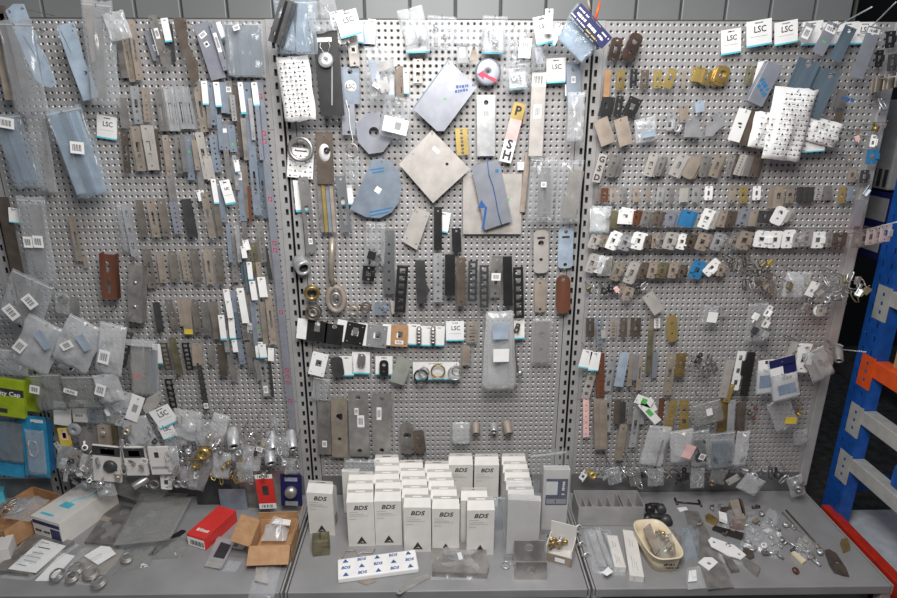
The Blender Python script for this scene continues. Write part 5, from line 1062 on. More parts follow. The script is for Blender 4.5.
# row L
for i, q in enumerate([(588, 350, 583, 368, 10), (596, 352, 593, 371, 10)]): card(q, ['white card nearest the right posts, cyan foot', 'second white card beside the right posts'][i], d=.08, tx=None)
run('lock_strip', 'lock strip', 'the long strip row', 'long strip row of the right bay', [(600, 353, 600, 396, 8, 'rust', dict(pat='dots', adj='dark brown', t=.006)), (592, 374, 585, 398, 8, 'cream', dict(pat='3slot')), (613, 352, 607, 391, 7, 'zinc', dict(pat='3slot')), (625, 352, 618, 386, 9, 'bluel', dict(pat='none', t=.004, adj='pale blue')), (632, 354, 629, 386, 5, 'tan', dict(pat='n')), (637, 355, 634, 380, 4, 'lilac', dict(pat='n')), (641, 356, 638, 390, 5, 'tan', dict(pat='slot')), (672, 354, 667, 395, 8, 'warm', dict(pat='lock')), (681, 353, 679, 376, 9, 'brass', dict(pat='lock', t=.006)),
 (730, 360, 722, 397, 8, 'cream', dict(pat='s2', t=.004)), (742, 351, 734, 390, 8, 'white', dict(pat='3slot')), (751, 352, 743, 395, 7, 'black', dict(pat='n', t=.008)), (745, 360, 743, 374, 7, 'black', dict(pat='s1', t=.01)), (732, 384, 726, 402, 6, 'gold', dict(pat='s2'))], d=.05)
for i, (x, y) in enumerate([(692, 362), (698, 358), (703, 364), (709, 360), (714, 366), (706, 372), (698, 371)]): clip(x, y, 6, 'dark' if i % 2 else 'steel2', '%s spring piece, %s in the dark lattice cluster' % (['grey', 'dark'][i % 2], ORD[i]), d=.05, kind=[0, 1, 4, 0, 1, 0, 4][i], name='spring_piece', group='dark lattice cluster', hk=i % 2 == 0)
# row M
run('lock_strip', 'lock strip', 'the lowest long row', 'lowest long row of the right bay', [(586, 396, 586, 437, 6, 'pink', dict(pat='dots', adj='pinkish grey')), (597, 398, 598, 448, 8, 'tan', dict(pat='n', t=.01)), (603, 399, 603, 448, 7, 'tan', dict(pat='n', t=.008, adj='light tan')), (608, 394, 607, 432, 7, 'zinc', dict(pat='lock2')), (618, 400, 617, 424, 7, 'brown', dict(pat='n')), (623, 402, 622, 422, 6, 'dark', dict(pat='n')), (624, 424, 618, 460, 8, 'warm', dict(pat='s1')), (631, 402, 629, 424, 5, 'steel2', dict(pat='s2')), (638, 405, 632, 447, 7, 'zinc', dict(pat='lock')), (643, 402, 641, 424, 5, 'grey', dict(pat='n')),
 (674, 400, 667, 433, 7, 'gold', dict(pat='dots')), (684, 400, 684, 434, 9, 'gold', dict(pat='lock2')), (662, 398, 660, 420, 5, 'rust', dict(pat='n')), (724, 400, 721, 432, 9, 'brass', dict(pat='n')), (732, 400, 730, 432, 7, 'grey', dict(pat='s2')), (741, 402, 739, 432, 8, 'brown', dict(pat='n', t=.008))], d=.045)
for i, (a, b, c_, d_, e_) in enumerate([((636), 398, 652, 404, 9), (641, 403, 658, 422, 8)]): plate('label_card', 'card', (a, b, c_, d_, e_), 'white', ['white and green tag, upper of two tilted ones', 'white and green tag, lower of two tilted ones'][i], 'none', d=.09, stk=[('green', 0, .5, .6, .3)])
plate('label_card', 'card', (646, 400, 652, 412, 12), 'white', 'third white tag, folded behind the two green striped ones', 'none', d=.08, stk=[('green', 0, .4, .6, .3)])
bag((706, 402, 710, 424, 30), 'flat clear bag with a white label over the gold strips', d=.09, film='filmg', puff=.008, stk=[('white', 0, .35, .2, .3)], ink=False)
for i, (c, fl, lab) in enumerate([((661, 426, 650, 466, 22), 'filmw', 'crinkled bag left of the pink bag'), ((681, 430, 683, 462, 24), 'filmw', 'crinkled bag with a pink sticker'), ((699, 430, 701, 466, 20), 'film', 'clear bag with a black block and white tag'), ((722, 432, 721, 468, 26), 'film', 'clear bag with a wide black block'), ((744, 431, 739, 466, 13), 'filmw', 'slim milky bag right of the wide black block')]):
    bag(c, lab, d=.10, film=fl, puff=.022, stk=[('pink', .1, .5, .42, .4, .5)] if i == 1 else None, ink=False)
plate('rubber_block', 'block', (699, 440, 700, 460, 10), 'dark', 'black block with a white tag in the clear bag', 'none', d=.10, t=.012, hk=False, stk=[('white', .1, .75, .6, .3, .5)])
plate('rubber_block', 'block', (721, 441, 720, 466, 19), 'blued', 'wide dark block in the clear bag', 'none', d=.09, t=.015, hk=False); plate('edge_strip', 'strip', (663, 440, 655, 468, 2), 'black', 'thin black stick in the crinkled bag', 'none', d=.10, hk=False)
clip(748, 412, 4.5, 'brown', 'brown roller left of the pair beside the yellow bag', d=.04, kind=2, hk=True); clip(755, 408, 3, 'rust', 'upper small copper knob beside the yellow bag', d=.03, kind=2, hk=True); clip(753, 417, 3, 'rust', 'lower small copper knob beside the yellow bag', d=.03, kind=2, hk=True)
# packs at the right
o = plate('blister_card', 'pack', (781, 358, 786, 397, 26), 'white', 'white and navy pack with a blue pad', 'none', d=.13, t=.006, stk=[('navy', .0, .08, 1.0, .2), ('navy', .25, .28, .5, .24), ('white', .1, .5, .6, .14), ('bblue', .05, .78, .7, .26)])
o = plate('blister_card', 'pack', (766, 360, 764, 392, 15), 'white', 'smaller white pack with a blue pad, left of the navy one', 'none', d=.11, t=.006, stk=[('navy', .2, .05, .6, .1), ('bblue', 0, .65, .8, .4)])
bag((766, 370, 765, 394, 19), 'clear blister over the smaller blue pad pack', d=.13, zip_=False); bag((784, 374, 786, 400, 27), 'clear blister over the white and navy pack', d=.15, zip_=False)
latch((799, 343, 789, 366, 11), 'cream', 'pale latch plate left of the tan bag', d=.09, st=2); latch((808, 344, 800, 372, 13), 'white', 'white latch plate tilted beside the tan bag', d=.10, st=2)
poly('label_card', 'card', [(814, 341), (833, 362), (815, 379), (803, 366)], 'tan', 'tan square of card hung by its corner at the right', d=.10, t=.003); latch((815, 354, 825, 372, 10), 'cream', 'cream latch on the tan square card', d=.115); bag((812, 350, 824, 378, 24), 'clear bag over the tan square card', d=.14)
can(839, 361, 4, 'steel2', 'grey roller hanging past the panel edge', d=.12, L=.06, name='roller', cat='roller', tilt=(.6, -.4))
for i, (a, b) in enumerate([((836, 346), (843, 346)), ((838, 354), (866, 352))]):
    p = W(*a, .05); m = MB(); m.tube([(0, .05, 0), W(*b, .12+.12*i)-p], .0018, M['zinc'], n=5); o = m.build('long_hook'); o.location = p; tag(o, ['short wire hook past the panel edge', 'long wire hook over the roller at the panel edge'][i], 'hook')
bag((777, 400, 788, 428, 24), 'clear bag with a yellow tag low on the right', d=.10, film='film', puff=.018, stk=[('yellow', .1, .6, .5, .2, .5)], ink=False)
for i, (x, y) in enumerate([(800, 405), (804, 412), (797, 413)]): clip(x, y, 4, 'brass', 'brass fitting, %s beside the yellow tagged bag' % ORD[i], d=.07, kind=i, name='brass_fitting', hk=True)
bag((800, 430, 801, 444, 14), 'small clear bag alone low on the right panel', d=.05)
# bags and tangle near the upper right edge
bag((800, 272, 794, 298, 26), 'pinkish bag above the clear tangle', d=.10, film='filmw', puff=.02); plate('label_card', 'card', (816, 282, 808, 296, 8), 'white', 'white label at the right of the pinkish bag', 'none', d=.12, stk=[('grey', 0, .6, .3, .2)])
for i, (x, y, k) in enumerate([(806, 280, 1), (826, 282, 0), (832, 276, 4), (838, 284, 0), (844, 280, 3), (850, 276, 0), (856, 280, 3), (862, 284, 0), (866, 290, 3), (836, 294, 4), (842, 298, 0), (848, 292, 4), (854, 296, 0), (828, 298, 2), (820, 290, 1), (800, 290, 0), (788, 286, 3), (858, 290, 1), (810, 300, 0), (804, 306, 3)]):
    clip(x, y, 6.5, ['olive', 'zinc', 'steel', 'steel2'][i % 4], '%s clip, %s in the tangle hanging at the right panel edge' % (['khaki', 'silver', 'steel', 'grey'][i % 4], ORD[i]), d=.10+.03*(i % 3), kind=k, name='tangled_clip', group='tangle at the right panel edge', hk=i % 4 == 0)
ring(819, 310, 6.5, 'white', 'white round clip below the right tangle', d=.08, thick=.3); latch((821, 305, 820, 316, 8), 'cream', 'cream block inside the white round clip', d=.09)
bag((838, 276, 830, 300, 22), 'khaki clear bag in the right tangle', d=.09, film='filmg')
# bottom hook row
lowr = [(584, 475, 1, 'white'), (591, 474, 2, 'gold'), (599, 472, 0, 'zinc'), (604, 474, 1, 'zinc'), (611, 473, 4, 'zinc'), (617, 475, 0, 'zinc'), (622, 476, 1, 'zinc'), (627, 471, 0, 'chrome'), (632, 474, 1, 'brown'), (638, 482, 0, 'chrome'), (641, 474, 3, 'dark'), (650, 473, 0, 'zinc'), (656, 475, 0, 'steel'), (661, 476, 4, 'zinc'), (667, 477, 1, 'tan'), (675, 473, 0, 'dark'), (680, 477, 3, 'black'), (684, 474, 1, 'black'), (697, 477, 0, 'zinc'), (701, 481, 0, 'zinc'), (708, 476, 0, 'brown'), (713, 480, 2, 'brown'), (718, 471, 3, 'dark'), (724, 474, 1, 'black'),
 (746, 470, 3, 'zinc'), (752, 474, 2, 'zinc'), (760, 472, 1, 'steel'), (770, 472, 0, 'dark'), (776, 474, 2, 'dark'), (784, 478, 0, 'zinc'), (792, 482, 2, 'zinc'), (798, 486, 2, 'steel2')]
for i, (x, y, k, mt) in enumerate(lowr): clip(x, y, 6.5, mt, '%s fitting, %s from %s on the lowest hooks of the right bay' % (ADJ[mt], ORD[i] if i < 16 else ORD[len(lowr)-1-i], 'left' if i < 16 else 'right'), d=.07+.02*(i % 2), kind=k, name='hung_fitting', group='fittings on the lowest hooks of the right bay', hk=i % 2 == 0)
plate('strike_plate', 'strike plate', (739, 476, 727, 483, 6), 'cream', 'cream plate lying tilted among the lowest fittings', 's2', d=.11)
bag((757, 477, 745, 492, 20), 'clear bag with white parts among the lowest fittings', d=.12, film='filmw'); bag((794, 476, 799, 496, 16), 'clear bag of rings at the lower right panel corner', d=.09)
# ------------------------------------------------------------------ things on the base shelves
def stand(a, b, z=0.0):
    A, B = G(*a, z), G(*b, z); v = B-A
    return A, math.atan2(v.y, v.x), v.length
def fpoly(name, cat, pts, mt, label, z=0.0, t=.001, holes=[], group=None, stk=()):
    P = [G(x, y, z) for x, y in pts]; c = sum(P, Vector())/len(P)
    out = [(q.x-c.x, q.y-c.y) for q in P]
    ar = sum(out[i][0]*out[(i+1) % len(out)][1]-out[(i+1) % len(out)][0]*out[i][1] for i in range(len(out)))
    if ar < 0: out = out[::-1]
    hs = []
    for h in holes:
        q = G(h[0], h[1], z); e = G(h[0]+h[2], h[1], z); hs.append(circ(q.x-c.x, q.y-c.y, (e-q).length, 14))
    F = Matrix(((1, 0, 0, 0), (0, 0, 1, 0), (0, -1, 0, 0), (0, 0, 0, 1)))
    m = MB(); m.plate(out, hs, t, M[mt], F); o = m.build(name); o.location = (c.x, c.y, SH+z); tag(o, label, cat, group)
    for q in stk:  # (mat, four px points)
        S4 = [G(x, y, z+t) for x, y in q[1]]; o4 = [(s.x-c.x, s.y-c.y) for s in S4]
        ar = sum(o4[i][0]*o4[(i+1) % len(o4)][1]-o4[(i+1) % len(o4)][0]*o4[i][1] for i in range(len(o4)))
        if ar < 0: o4 = o4[::-1]
        b = MB(); b.plate(o4, [], .0004, M[q[0]], F); s = b.build(q[2] if len(q) > 2 else 'sticker', o); s.location = (0, 0, t)
    return o
def fbag(name, pts, label, h=.02, z=0.0, film='film', cat='bag', group=None):
    """bag lying on the shelf: pillow over a four-cornered outline"""
    P = [G(x, y, z) for x, y in pts]; c = sum(P, Vector())/4; n = 10; v = []; f = []; sd = Vector((R.random()*40, 1, 2))
    for s in (0, 1):
        for j in range(n+1):
            for i in range(n+1):
                u, w_ = i/n, j/n; q = (P[0]*(1-u)+P[1]*u)*(1-w_)+(P[3]*(1-u)+P[2]*u)*w_-c
                e = ((1-(2*u-1)**2)*(1-(2*w_-1)**2))**.45
                k = noise.noise(Vector((u*4, w_*4, 0))+sd)
                v.append((q.x, q.y, (h*e*(.8+.8*k) if s == 0 else 0)+.0006))
    K = (n+1)**2
    for j in range(n):
        for i in range(n):
            q = j*(n+1)+i; f.append((q, q+1, q+n+2, q+n+1))
    m = MB(); 
    for q in f[:]: f.append(tuple(K+a for a in reversed(q)))
    m.add(v, f, M[film], True); o = m.build(name); o.location = (c.x, c.y, SH+z); return tag(o, label, cat, group)

# --- lettered cartons
def carton(fx, fy, label, rz=0.0, w=.085, h=.166, dep=.045, tb=.199, text_on=True):
    t = empty('hardware_carton', (fx, fy, SH), (0, 0, rz)); tag(t, label, 'box', 'white lettered cartons on the centre shelf')
    m = MB(); mm = M['carton']; x = w/2; yk = dep*.45
    v = [(-x, 0, 0), (x, 0, 0), (x, dep, 0), (-x, dep, 0), (-x, 0, h), (x, 0, h), (x, dep, h), (-x, dep, h), (-x*.96, yk, h+.022), (x*.96, yk, h+.022)]
    m.add(v, [(3, 2, 1, 0), (0, 1, 5, 4), (2, 3, 7, 6), (1, 2, 6, 9, 5), (3, 0, 4, 8, 7), (4, 5, 9, 8), (6, 7, 8, 9)], mm); m.build('body', t)
    m = MB(); z0, z1 = h+.022, tb
    m.plate(rrect(0, (z0+z1)/2, w*.94, z1-z0, .004), [rrect(0, (z0+z1)/2-.001, w*.36, .0042, .002)], .0012, mm, y=yk+.0006); m.build('hang_tab', t)
    if text_on:
        text('BDS', .021, M['ink'], t, (0, -.0006, h-.021), 0, bold=.0004, shear=.25, sx=1.15)
        m = MB()
        for k, (ww, zz) in enumerate(((.030, .036), (.046, .044), (.060, .050), (.022, .062))): m.box(-.036, -.036+ww, -.0006, 0, h-zz-.001, h-zz, M['grey'])
        m.build('small_print', t)
        m = MB(); s = .016; z = .022
        m.add([(-s, -.0006, z-s*.75), (s, -.0006, z-s*.75), (0, -.0006, z+s)], [(0, 1, 2)], M['ink'])
        m.add([(-s*.5, -.001, z-s*.45), (-s*.1, -.001, z-s*.3), (s*.15, -.001, z-s*.1), (s*.5, -.001, z-s*.55), (s*.1, -.001, z-s*.35)], [(0, 4, 2, 1), (4, 3, 2)], M['carton'])
        m.build('triangle_mark', t)
    m = MB(); m.add([(x+.0004, dep*.2, .03), (x+.0004, dep*.8, .03), (x+.0004, dep*.8, .07), (x+.0004, dep*.2, .07)], [(0, 1, 2, 3)], M['grey']); m.build('side_print', t)
    return t
A, rz, w_ = stand((309, 533), (336, 536)); c0 = (G(309, 533)+G(336, 536))/2
carton(c0.x, c0.y, 'lone white lettered carton beside the left posts', -.12, h=.16, tb=.192, w=.086)
cols = [(-.243, -.272, 3, 'first'), (-.155, -.268, 5, 'second'), (-.067, -.300, 5, 'third'), (.022, -.308, 5, 'fourth'), (.130, -.316, 2, 'fifth')]
for ci, (cx, cy, n, nm) in enumerate(cols):
    for k in range(n):
        carton(cx+R.uniform(-.003, .003)-.006*k-(.010 if ci == 4 and k else 0), cy+.0475*k+(R.uniform(0, .002)), 'white carton, %s in the %s column from the left' % ('front one' if k == 0 else ORD[k]+' from the front', nm), R.uniform(-.02, .02), text_on=k == 0 or False)
for i, (x, y) in enumerate([(.078, -.072), (.168, -.075)]): carton(x, y, 'white carton at the back against the panel, %s of two with visible lettering' % ['left', 'right'][i], 0)
for k in range(5): carton(.262, -.075-.047*k, 'white carton in the column behind the bagged box, %s from the panel' % ORD[k], 0, text_on=False)
# bagged long boxes
def tall_box(name, lab, a, b, h, dep, mt='carton', film=True, cat='box'):
    A, rz, w_ = stand(a, b); t = empty(name, A, (0, 0, rz)); tag(t, lab, cat)
    m = MB(); m.box(.003, w_-.003, .003, dep, .001, h, M[mt], b=.002); m.build('body', t)
    return t, w_
t, w_ = tall_box('wrapped_box', 'tall plain white box in a clear bag right of the cartons', (505, 555), (539, 557), .205, .03)
fb = bag((521, 481, 522, 559, 37), 'clear bag around the tall plain white box', d=.345, film='filmt', puff=.006, hk=False, zip_=False)
t, w_ = tall_box('wrapped_box', 'tall white box with a blue label leaning beside the right posts', (540, 531), (567, 531), .235, .028)
m = MB(); m.box(.012, w_*.92, -.0006, .0, .10, .20, M['navy']); m.box(.012, w_*.55, -.001, -.0004, .14, .19, M['white']); q = m.build('blue_label', t); q.location = (0, .003, 0)
blurred(q, w_*.76, w_*.76+.05, .19, .010, 'white', off=-.0012, ang=PI/2); m = MB(); m.box(.015, w_*.88, -.0012, -.0004, .106, .124, M['grey']); m.box(w_*.48, w_*.52, -.0016, -.0012, .108, .122, M['ink']); m.build('picture', q)
bag((548, 450, 556, 533, 37), 'clear bag around the tall box with the blue label', d=.225, film='filmt', puff=.01, hk=False)
bag((362, 459, 362, 515, 34), 'clear bag of a flat box behind the second row of cartons at the left', d=.10, film='film', hk=False)
t, w_ = tall_box('wrapped_box', 'white box in the clear bag between lone carton and columns', (343, 514), (362, 514), .17, .02)
bag((498, 497, 500, 533, 18), 'bluish clear bag squeezed between the cartons and the tall plain box', d=.20, film='filmb', hk=False)
# olive block
A, rz, w_ = stand((313, 557), (330, 555)); t = empty('lock_case', A, (0, 0, rz)); tag(t, 'small olive metal block in front of the lone carton', 'block')
m = MB(); m.box(0, w_, 0, .045, 0, .055, M['olive'], b=.002); m.build('body', t)
m = MB(); m.box(w_*.55, w_+.002, -.003, .02, .038, .042, M['olive']); m.box(w_*.45, w_*.52, .01, .03, .055, .075, M['brown']); m.build('latch_bolt', t)
# wire bracket
m = MB(); P = [G(x, y, .004)-G(345, 552, 0) for x, y in ((338, 560), (342, 557), (345, 551), (356, 550), (358, 555), (362, 552), (372, 553), (375, 549))]; m.tube(P, .0022, M['warm'], n=6); o = m.build('wire_bracket'); o.location = G(345, 552); tag(o, 'bent wire bracket behind the blue printed wrap', 'bracket')
# wrapped bar with blue print
A, rz, w_ = stand((338, 584), (419, 573)); t = empty('wrapped_bar', A, (0, 0, rz)); tag(t, 'white wrapped bar printed in blue letters and triangles', 'package')
dp = (G(336, 562)-G(338, 584)).length*.9
m = MB(); m.box(0, w_, 0, dp, 0, .018, M['white'], b=.004); m.build('body', t)
for i in range(5):
    for j in range(3):
        x, y = w_*(i+.5)/5, dp*(j+.5)/3
        if (i+j) % 2 == 0: m = MB(); s = .009; m.add([(x-s, y-s*.7, .0186), (x+s, y-s*.7, .0186), (x, y+s, .0186)], [(0, 1, 2)], M['blueink']); m.build('triangle_mark', t)
        else: text('BDS', .015, M['blueink'], t, (x, y, .0185), 0, face='up', bold=.0005, shear=.2)
fpoly('paper_scrap', 'paper', [(358, 582), (362, 577), (372, 578), (377, 574), (376, 582), (366, 585)], 'tan', 'small tan paper scrap by the wrapped bar', z=.001)
fpoly('flat_bar', 'bar', [(396, 594), (400, 595), (430, 578), (428, 574), (412, 580)], 'steel', 'flat steel bar lying in front of the cartons', z=0, t=.003, holes=[(400, 592, .8)])
# grey plates pack
t0 = fpoly('plate_pack', 'pack', [(432, 577), (487, 579), (489, 571), (484, 546), (433, 548)], 'steel2', 'pack of grey plates with two oval holes in front of the cartons', z=.0, t=.02, holes=[(450, 562, 3.5), (467, 562, 3.5)], stk=[('white', [(457, 553), (461, 552), (463, 559), (459, 560)])])
fbag('plastic_bag', [(431, 580), (489, 580), (487, 547), (432, 547)], 'clear bag wrapped around the pack of grey plates', h=.030)
ring_p = G(506, 565, .004); m = MB(); m.tube([(ring_p.x+.014*math.cos(q*PI/8), ring_p.y+.014*math.sin(q*PI/8), ring_p.z) for q in range(15)], .002, M['zinc'], n=6); o = m.build('circlip'); tag(o, 'small open steel ring left of the angle bracket', 'ring')
# angle bracket
A, rz, w_ = stand((515, 579), (546, 579)); t = empty('angle_bracket', A, (0, 0, rz)); tag(t, 'steel angle bracket standing with two round holes', 'bracket')
m = MB(); m.plate(rrect(w_/2, .032, w_, .064), [circ(w_/2, .036, .014, 16)], .003, M['steel']); m.build('front_leaf', t)
m = MB(); m.plate(rrect(w_/2, .05, w_, .09), [circ(w_/2, .070, .014, 16)], .003, M['steel'], y=.055); m.build('rear_leaf', t)
m = MB(); m.box(0, w_, 0, .055, 0, .003, M['steel2']); m.build('base_leaf', t)
# small bagged box
A, rz, w_ = stand((545, 561), (571, 568)); t = empty('parts_box', A, (0, 0, rz)); tag(t, 'small open carton of brass fittings beside the right posts', 'box')
m = MB(); m.box(0, w_, 0, .003, 0, .032, M['tan']); m.box(0, .003, 0, .07, 0, .06, M['carton']); m.box(w_-.003, w_, 0, .07, 0, .06, M['carton']); m.box(0, w_, .068, .071, 0, .10, M['carton']); m.box(0, w_, 0, .07, 0, .003, M['carton']); m.build('body', t)
m = MB(); m.box(.03, .06, -.0006, 0, .010, .024, M['white']); m.build('sticker', t)
for i in range(6):
    p = A+Vector((w_*(.2+.12*i), .03+.01*(i % 3), .035+.006*(i % 2))); m = MB(); m.tube([(0, 0, 0), (.02*math.cos(i*1.7), .012*math.sin(i), .012)], .006, M['brass' if i % 2 == 0 else 'zinc'], n=7); m.lathe([(.003, .004), (.011, .004), (.011, 0), (.003, 0)], M['brass'], 12)
    o = m.build('brass_fitting'); o.location = p; tag(o, '%s fitting, %s from left in the small open carton' % (['brass', 'silver'][i % 2], ORD[i]), 'hardware', 'fittings in the small open carton')
# ------------------------------------------------ left shelf
def obox(name, cat, lab, a, b, dep, h, mt, bev=.001):
    A, rz, w_ = stand(a, b); t = empty(name, A, (0, 0, rz)); tag(t, lab, cat)
    m = MB(); m.box(0, w_, 0, dep, 0, h, M[mt], b=bev); m.build('body', t); return t, w_
# long white carton with purple band
A, B = G(36, 537), G(75, 540); C_ = G(112, 513)
v = B-A; rz = math.atan2(v.y, v.x); w_ = v.length
t = empty('lock_carton', A, (0, 0, rz)); tag(t, 'long white carton with a purple band and cyan drawing', 'box')
dirl = (C_-B); L_ = .215; sk = Vector((math.cos(-rz)*dirl.x-math.sin(-rz)*dirl.y, math.sin(-rz)*dirl.x+math.cos(-rz)*dirl.y, 0)).normalized()*L_
h = .085
SKM = Matrix(((1, sk.x/L_, 0, 0), (0, sk.y/L_, 0, 0), (0, 0, 1, 0), (0, 0, 0, 1)))
SKM = Matrix.Rotation(math.atan2(sk.y, sk.x)-PI/2, 4, 'Z')
w2 = .125
m = MB(); m.box(0, w2, 0, L_, 0, h, M['carton'], b=.001); q = m.build('body', t); q.matrix_local = SKM
m = MB(); m.box(.004, w2-.004, -.0008, 0, h-.025, h-.012, M['navy']); m.box(w2*.62, w2*.95, -.0008, 0, .006, h-.032, M['navy']); x = m.build('purple_band', q)
blurred(q, w2*.08, w2*.58, .035, .009, 'ink', off=-.0008)
m = MB(); m.tube([(w2*.5, L_*.35, h+.001), (w2*.55, L_*.5, h+.001), (w2*.75, L_*.62, h+.001), (w2*.8, L_*.85, h+.001)], .002, M['cyan'], n=5); m.box(w2*.35, w2*.7, L_*.3, L_*.42, h, h+.0008, M['cyan']); m.box(w2*.15, w2*.6, L_*.08, L_*.12, h, h+.0008, M['cyan']); m.build('cyan_drawing', q)
# cardboard box of wires
A, rz, w_ = stand((-22, 541), (14, 541)); t = empty('cardboard_box', A, (0, 0, rz-.35)); tag(t, 'open cardboard box of wire loops at the left end', 'box')
def open_box(t, w, d, h, mt, th=.003, flaps=()):
    m = MB(); mm = M[mt]
    m.box(0, w, 0, th, 0, h, mm); m.box(0, w, d-th, d, 0, h, mm); m.box(0, th, 0, d, 0, h, mm); m.box(w-th, w, 0, d, 0, h, mm); m.box(0, w, 0, d, 0, th, mm); m.build('body', t)
    for side, ang, L in flaps:
        m = MB()
        if side == 'f': m.box(0, w, -.002, 0, 0, L, mm); M4 = Matrix.Translation((0, 0, h)) @ Matrix.Rotation(ang, 4, 'X')
        if side == 'b': m.box(0, w, 0, .002, 0, L, mm); M4 = Matrix.Translation((0, d, h)) @ Matrix.Rotation(-ang, 4, 'X')
        if side == 'l': m.box(-.002, 0, 0, d, 0, L, mm); M4 = Matrix.Translation((0, 0, h)) @ Matrix.Rotation(-ang, 4, 'Y')
        if side == 'r': m.box(0, .002, 0, d, 0, L, mm); M4 = Matrix.Translation((w, 0, h)) @ Matrix.Rotation(ang, 4, 'Y')
        q = m.build('flap', t); q.matrix_local = M4
open_box(t, .14, .20, .075, 'brownbox')
for i in range(5):
    m = MB(); r_ = .028+.004*i; m.tube([(r_*math.cos(q*PI/8), r_*.8*math.sin(q*PI/8), .004*math.sin(q)) for q in range(16)], .0016, M['zinc'], n=5, closed=True)
    o = m.build('wire_loop'); o.location = A+Vector((.06+.01*i, .09+.012*(i % 3)-.01*i, .068+.004*i)); o.rotation_euler = (.3*(i % 3)-.2, .2, i); tag(o, 'silver wire loop, %s from the bottom in the open cardboard box' % ORD[i], 'wire loop', 'wire loops in the cardboard box')
bagp = [(3, 518), (30, 522), (50, 500), (24, 497)]
fbag('plastic_bag', bagp, 'clear bag with wires over the open cardboard box', h=.03, z=.072)
t, w_ = obox('cyan_box', 'box', 'cyan blue box lying at the far left behind the cardboard box', (-14, 508), (6, 503), .09, .045, 'cyan')
t, w_ = obox('white_box', 'box', 'plain white box cut by the left edge of the photo', (-26, 572), (12, 563), .07, .055, 'carton')
o = fpoly('picture_pack', 'pack', [(-6, 574), (29, 578), (75, 545), (37, 537)], 'steel2', 'grey pack under a white instruction sheet at the left', z=0, t=.016, stk=[('white', [(8, 569), (36, 573), (66, 546), (42, 539)], 'instruction_sheet')])
c0 = o.location.copy()
q = [c for c in o.children][0]
for k, (x, y, ln) in enumerate([(45, 543, .03), (44, 548, .045), (38, 553, .04), (34, 557, .05), (30, 561, .045), (22, 565, .03)]):
    P = G(x, y, .0168)-c0; b = MB(); b.box(-ln/2, ln/2, -.0015, .0015, 0, .0004, M['ink' if k == 1 else 'grey'], Matrix.Translation((P.x, P.y, P.z-.016)) @ Matrix.Rotation(-.25, 4, 'Z')); b.build('printed_line', q)
fbag('plastic_bag', [(0, 578), (30, 581), (80, 545), (40, 534)], 'clear bag over the instruction sheet pack', h=.022)
fpoly('instruction_sheet', 'paper', [(35, 581), (52, 581), (75, 556), (62, 553)], 'white', 'white folded sheet under the wire rings', z=0, t=.001)
fpoly('backing_board', 'card', [(60, 577), (92, 584), (128, 552), (96, 545)], 'tan', 'tan board under the large barcode label', z=0, t=.003)
o = fpoly('label_card', 'card', [(84, 556), (98, 565), (116, 554), (110, 547), (101, 546)], 'white', 'white label with two big square codes on the left shelf', z=.018, t=.001)
for a4 in ([(88, 557), (95, 561), (99, 557), (93, 554)], [(101, 552), (108, 556), (112, 552), (105, 549)]):
    pass
fbag('plastic_bag', [(56, 582), (92, 586), (130, 550), (84, 546)], 'clear bag of wire rings on the left shelf', h=.022)
for i, (x, y, r_) in enumerate([(57, 575, .020), (76, 569, .021), (91, 573, .021), (99, 582, .021), (72, 577, .017), (127, 558, .016)]):
    p = G(x, y, .026); m = MB()
    for k in range(3): m.tube([((r_-.002*k)*math.cos(q*PI/9), (r_-.002*k)*math.sin(q*PI/9), .004*k) for q in range(18)], .0018, M['steel'], n=6, closed=True)
    o = m.build('split_ring'); o.location = p; o.rotation_euler = (.3, .15*(i % 3)-.1, 0); tag(o, ['steel split ring at the lower left of the ring bag', 'steel split ring below the code label, left', 'steel split ring below the code label, right', 'steel split ring nearest the shelf edge', 'small steel ring between the left ones', 'oval steel ring on the grey folded bag'][i], 'ring', 'split rings on the left shelf')
fbag('plastic_bag', [(112, 575), (150, 566), (158, 545), (124, 548)], 'grey folded bag right of the code label', h=.02, film='filmg')
fpoly('cover_plate', 'metal plate', [(85, 545), (118, 548), (146, 512), (112, 506)], 'steel2', 'grey wrapped plate right of the long white carton', z=0, t=.012, stk=[('warm', [(100, 520), (108, 522), (112, 518), (104, 516)])])
fbag('plastic_bag', [(80, 548), (118, 550), (148, 510), (112, 503)], 'grey film over the wrapped plate beside the white carton', h=.016, film='filmg')
for k in range(3):
    fpoly('hinge_pack', 'pack', [(115, 546-k*4), (165, 540-k*4), (188, 502-k*3), (145, 500-k*3)], 'steel2', 'grey film pack of frames, %s' % ['lowest of three stacked', 'middle of three stacked', 'top of three stacked'][k], z=.013*k, t=.011, group='stacked frame packs', stk=[('bluel', [(122+12*j, 532-8*j), (128+12*j, 534-8*j), (134+12*j, 528-8*j), (128+12*j, 526-8*j)]) for j in range(3)] if k == 2 else ())
fbag('plastic_bag', [(113, 546), (170, 540), (192, 498), (142, 494)], 'grey film around the stacked frame packs', h=.012, z=.039, film='filmg')
fbag('plastic_bag', [(150, 560), (182, 558), (190, 540), (158, 540)], 'crumpled bag with a black edge left of the red box', h=.025, film='filmg')
fpoly('rubber_strip', 'strip', [(148, 556), (153, 556), (170, 544), (186, 532), (182, 531), (164, 541)], 'black', 'black strip under the crumpled bag', z=0, t=.006)
can(176, 561, 4.5, 'steel2', 'grey coil lying before the crumpled bag', d=.30, L=.02, name='coil', cat='coil', tilt=(.9, 0), hk=False)
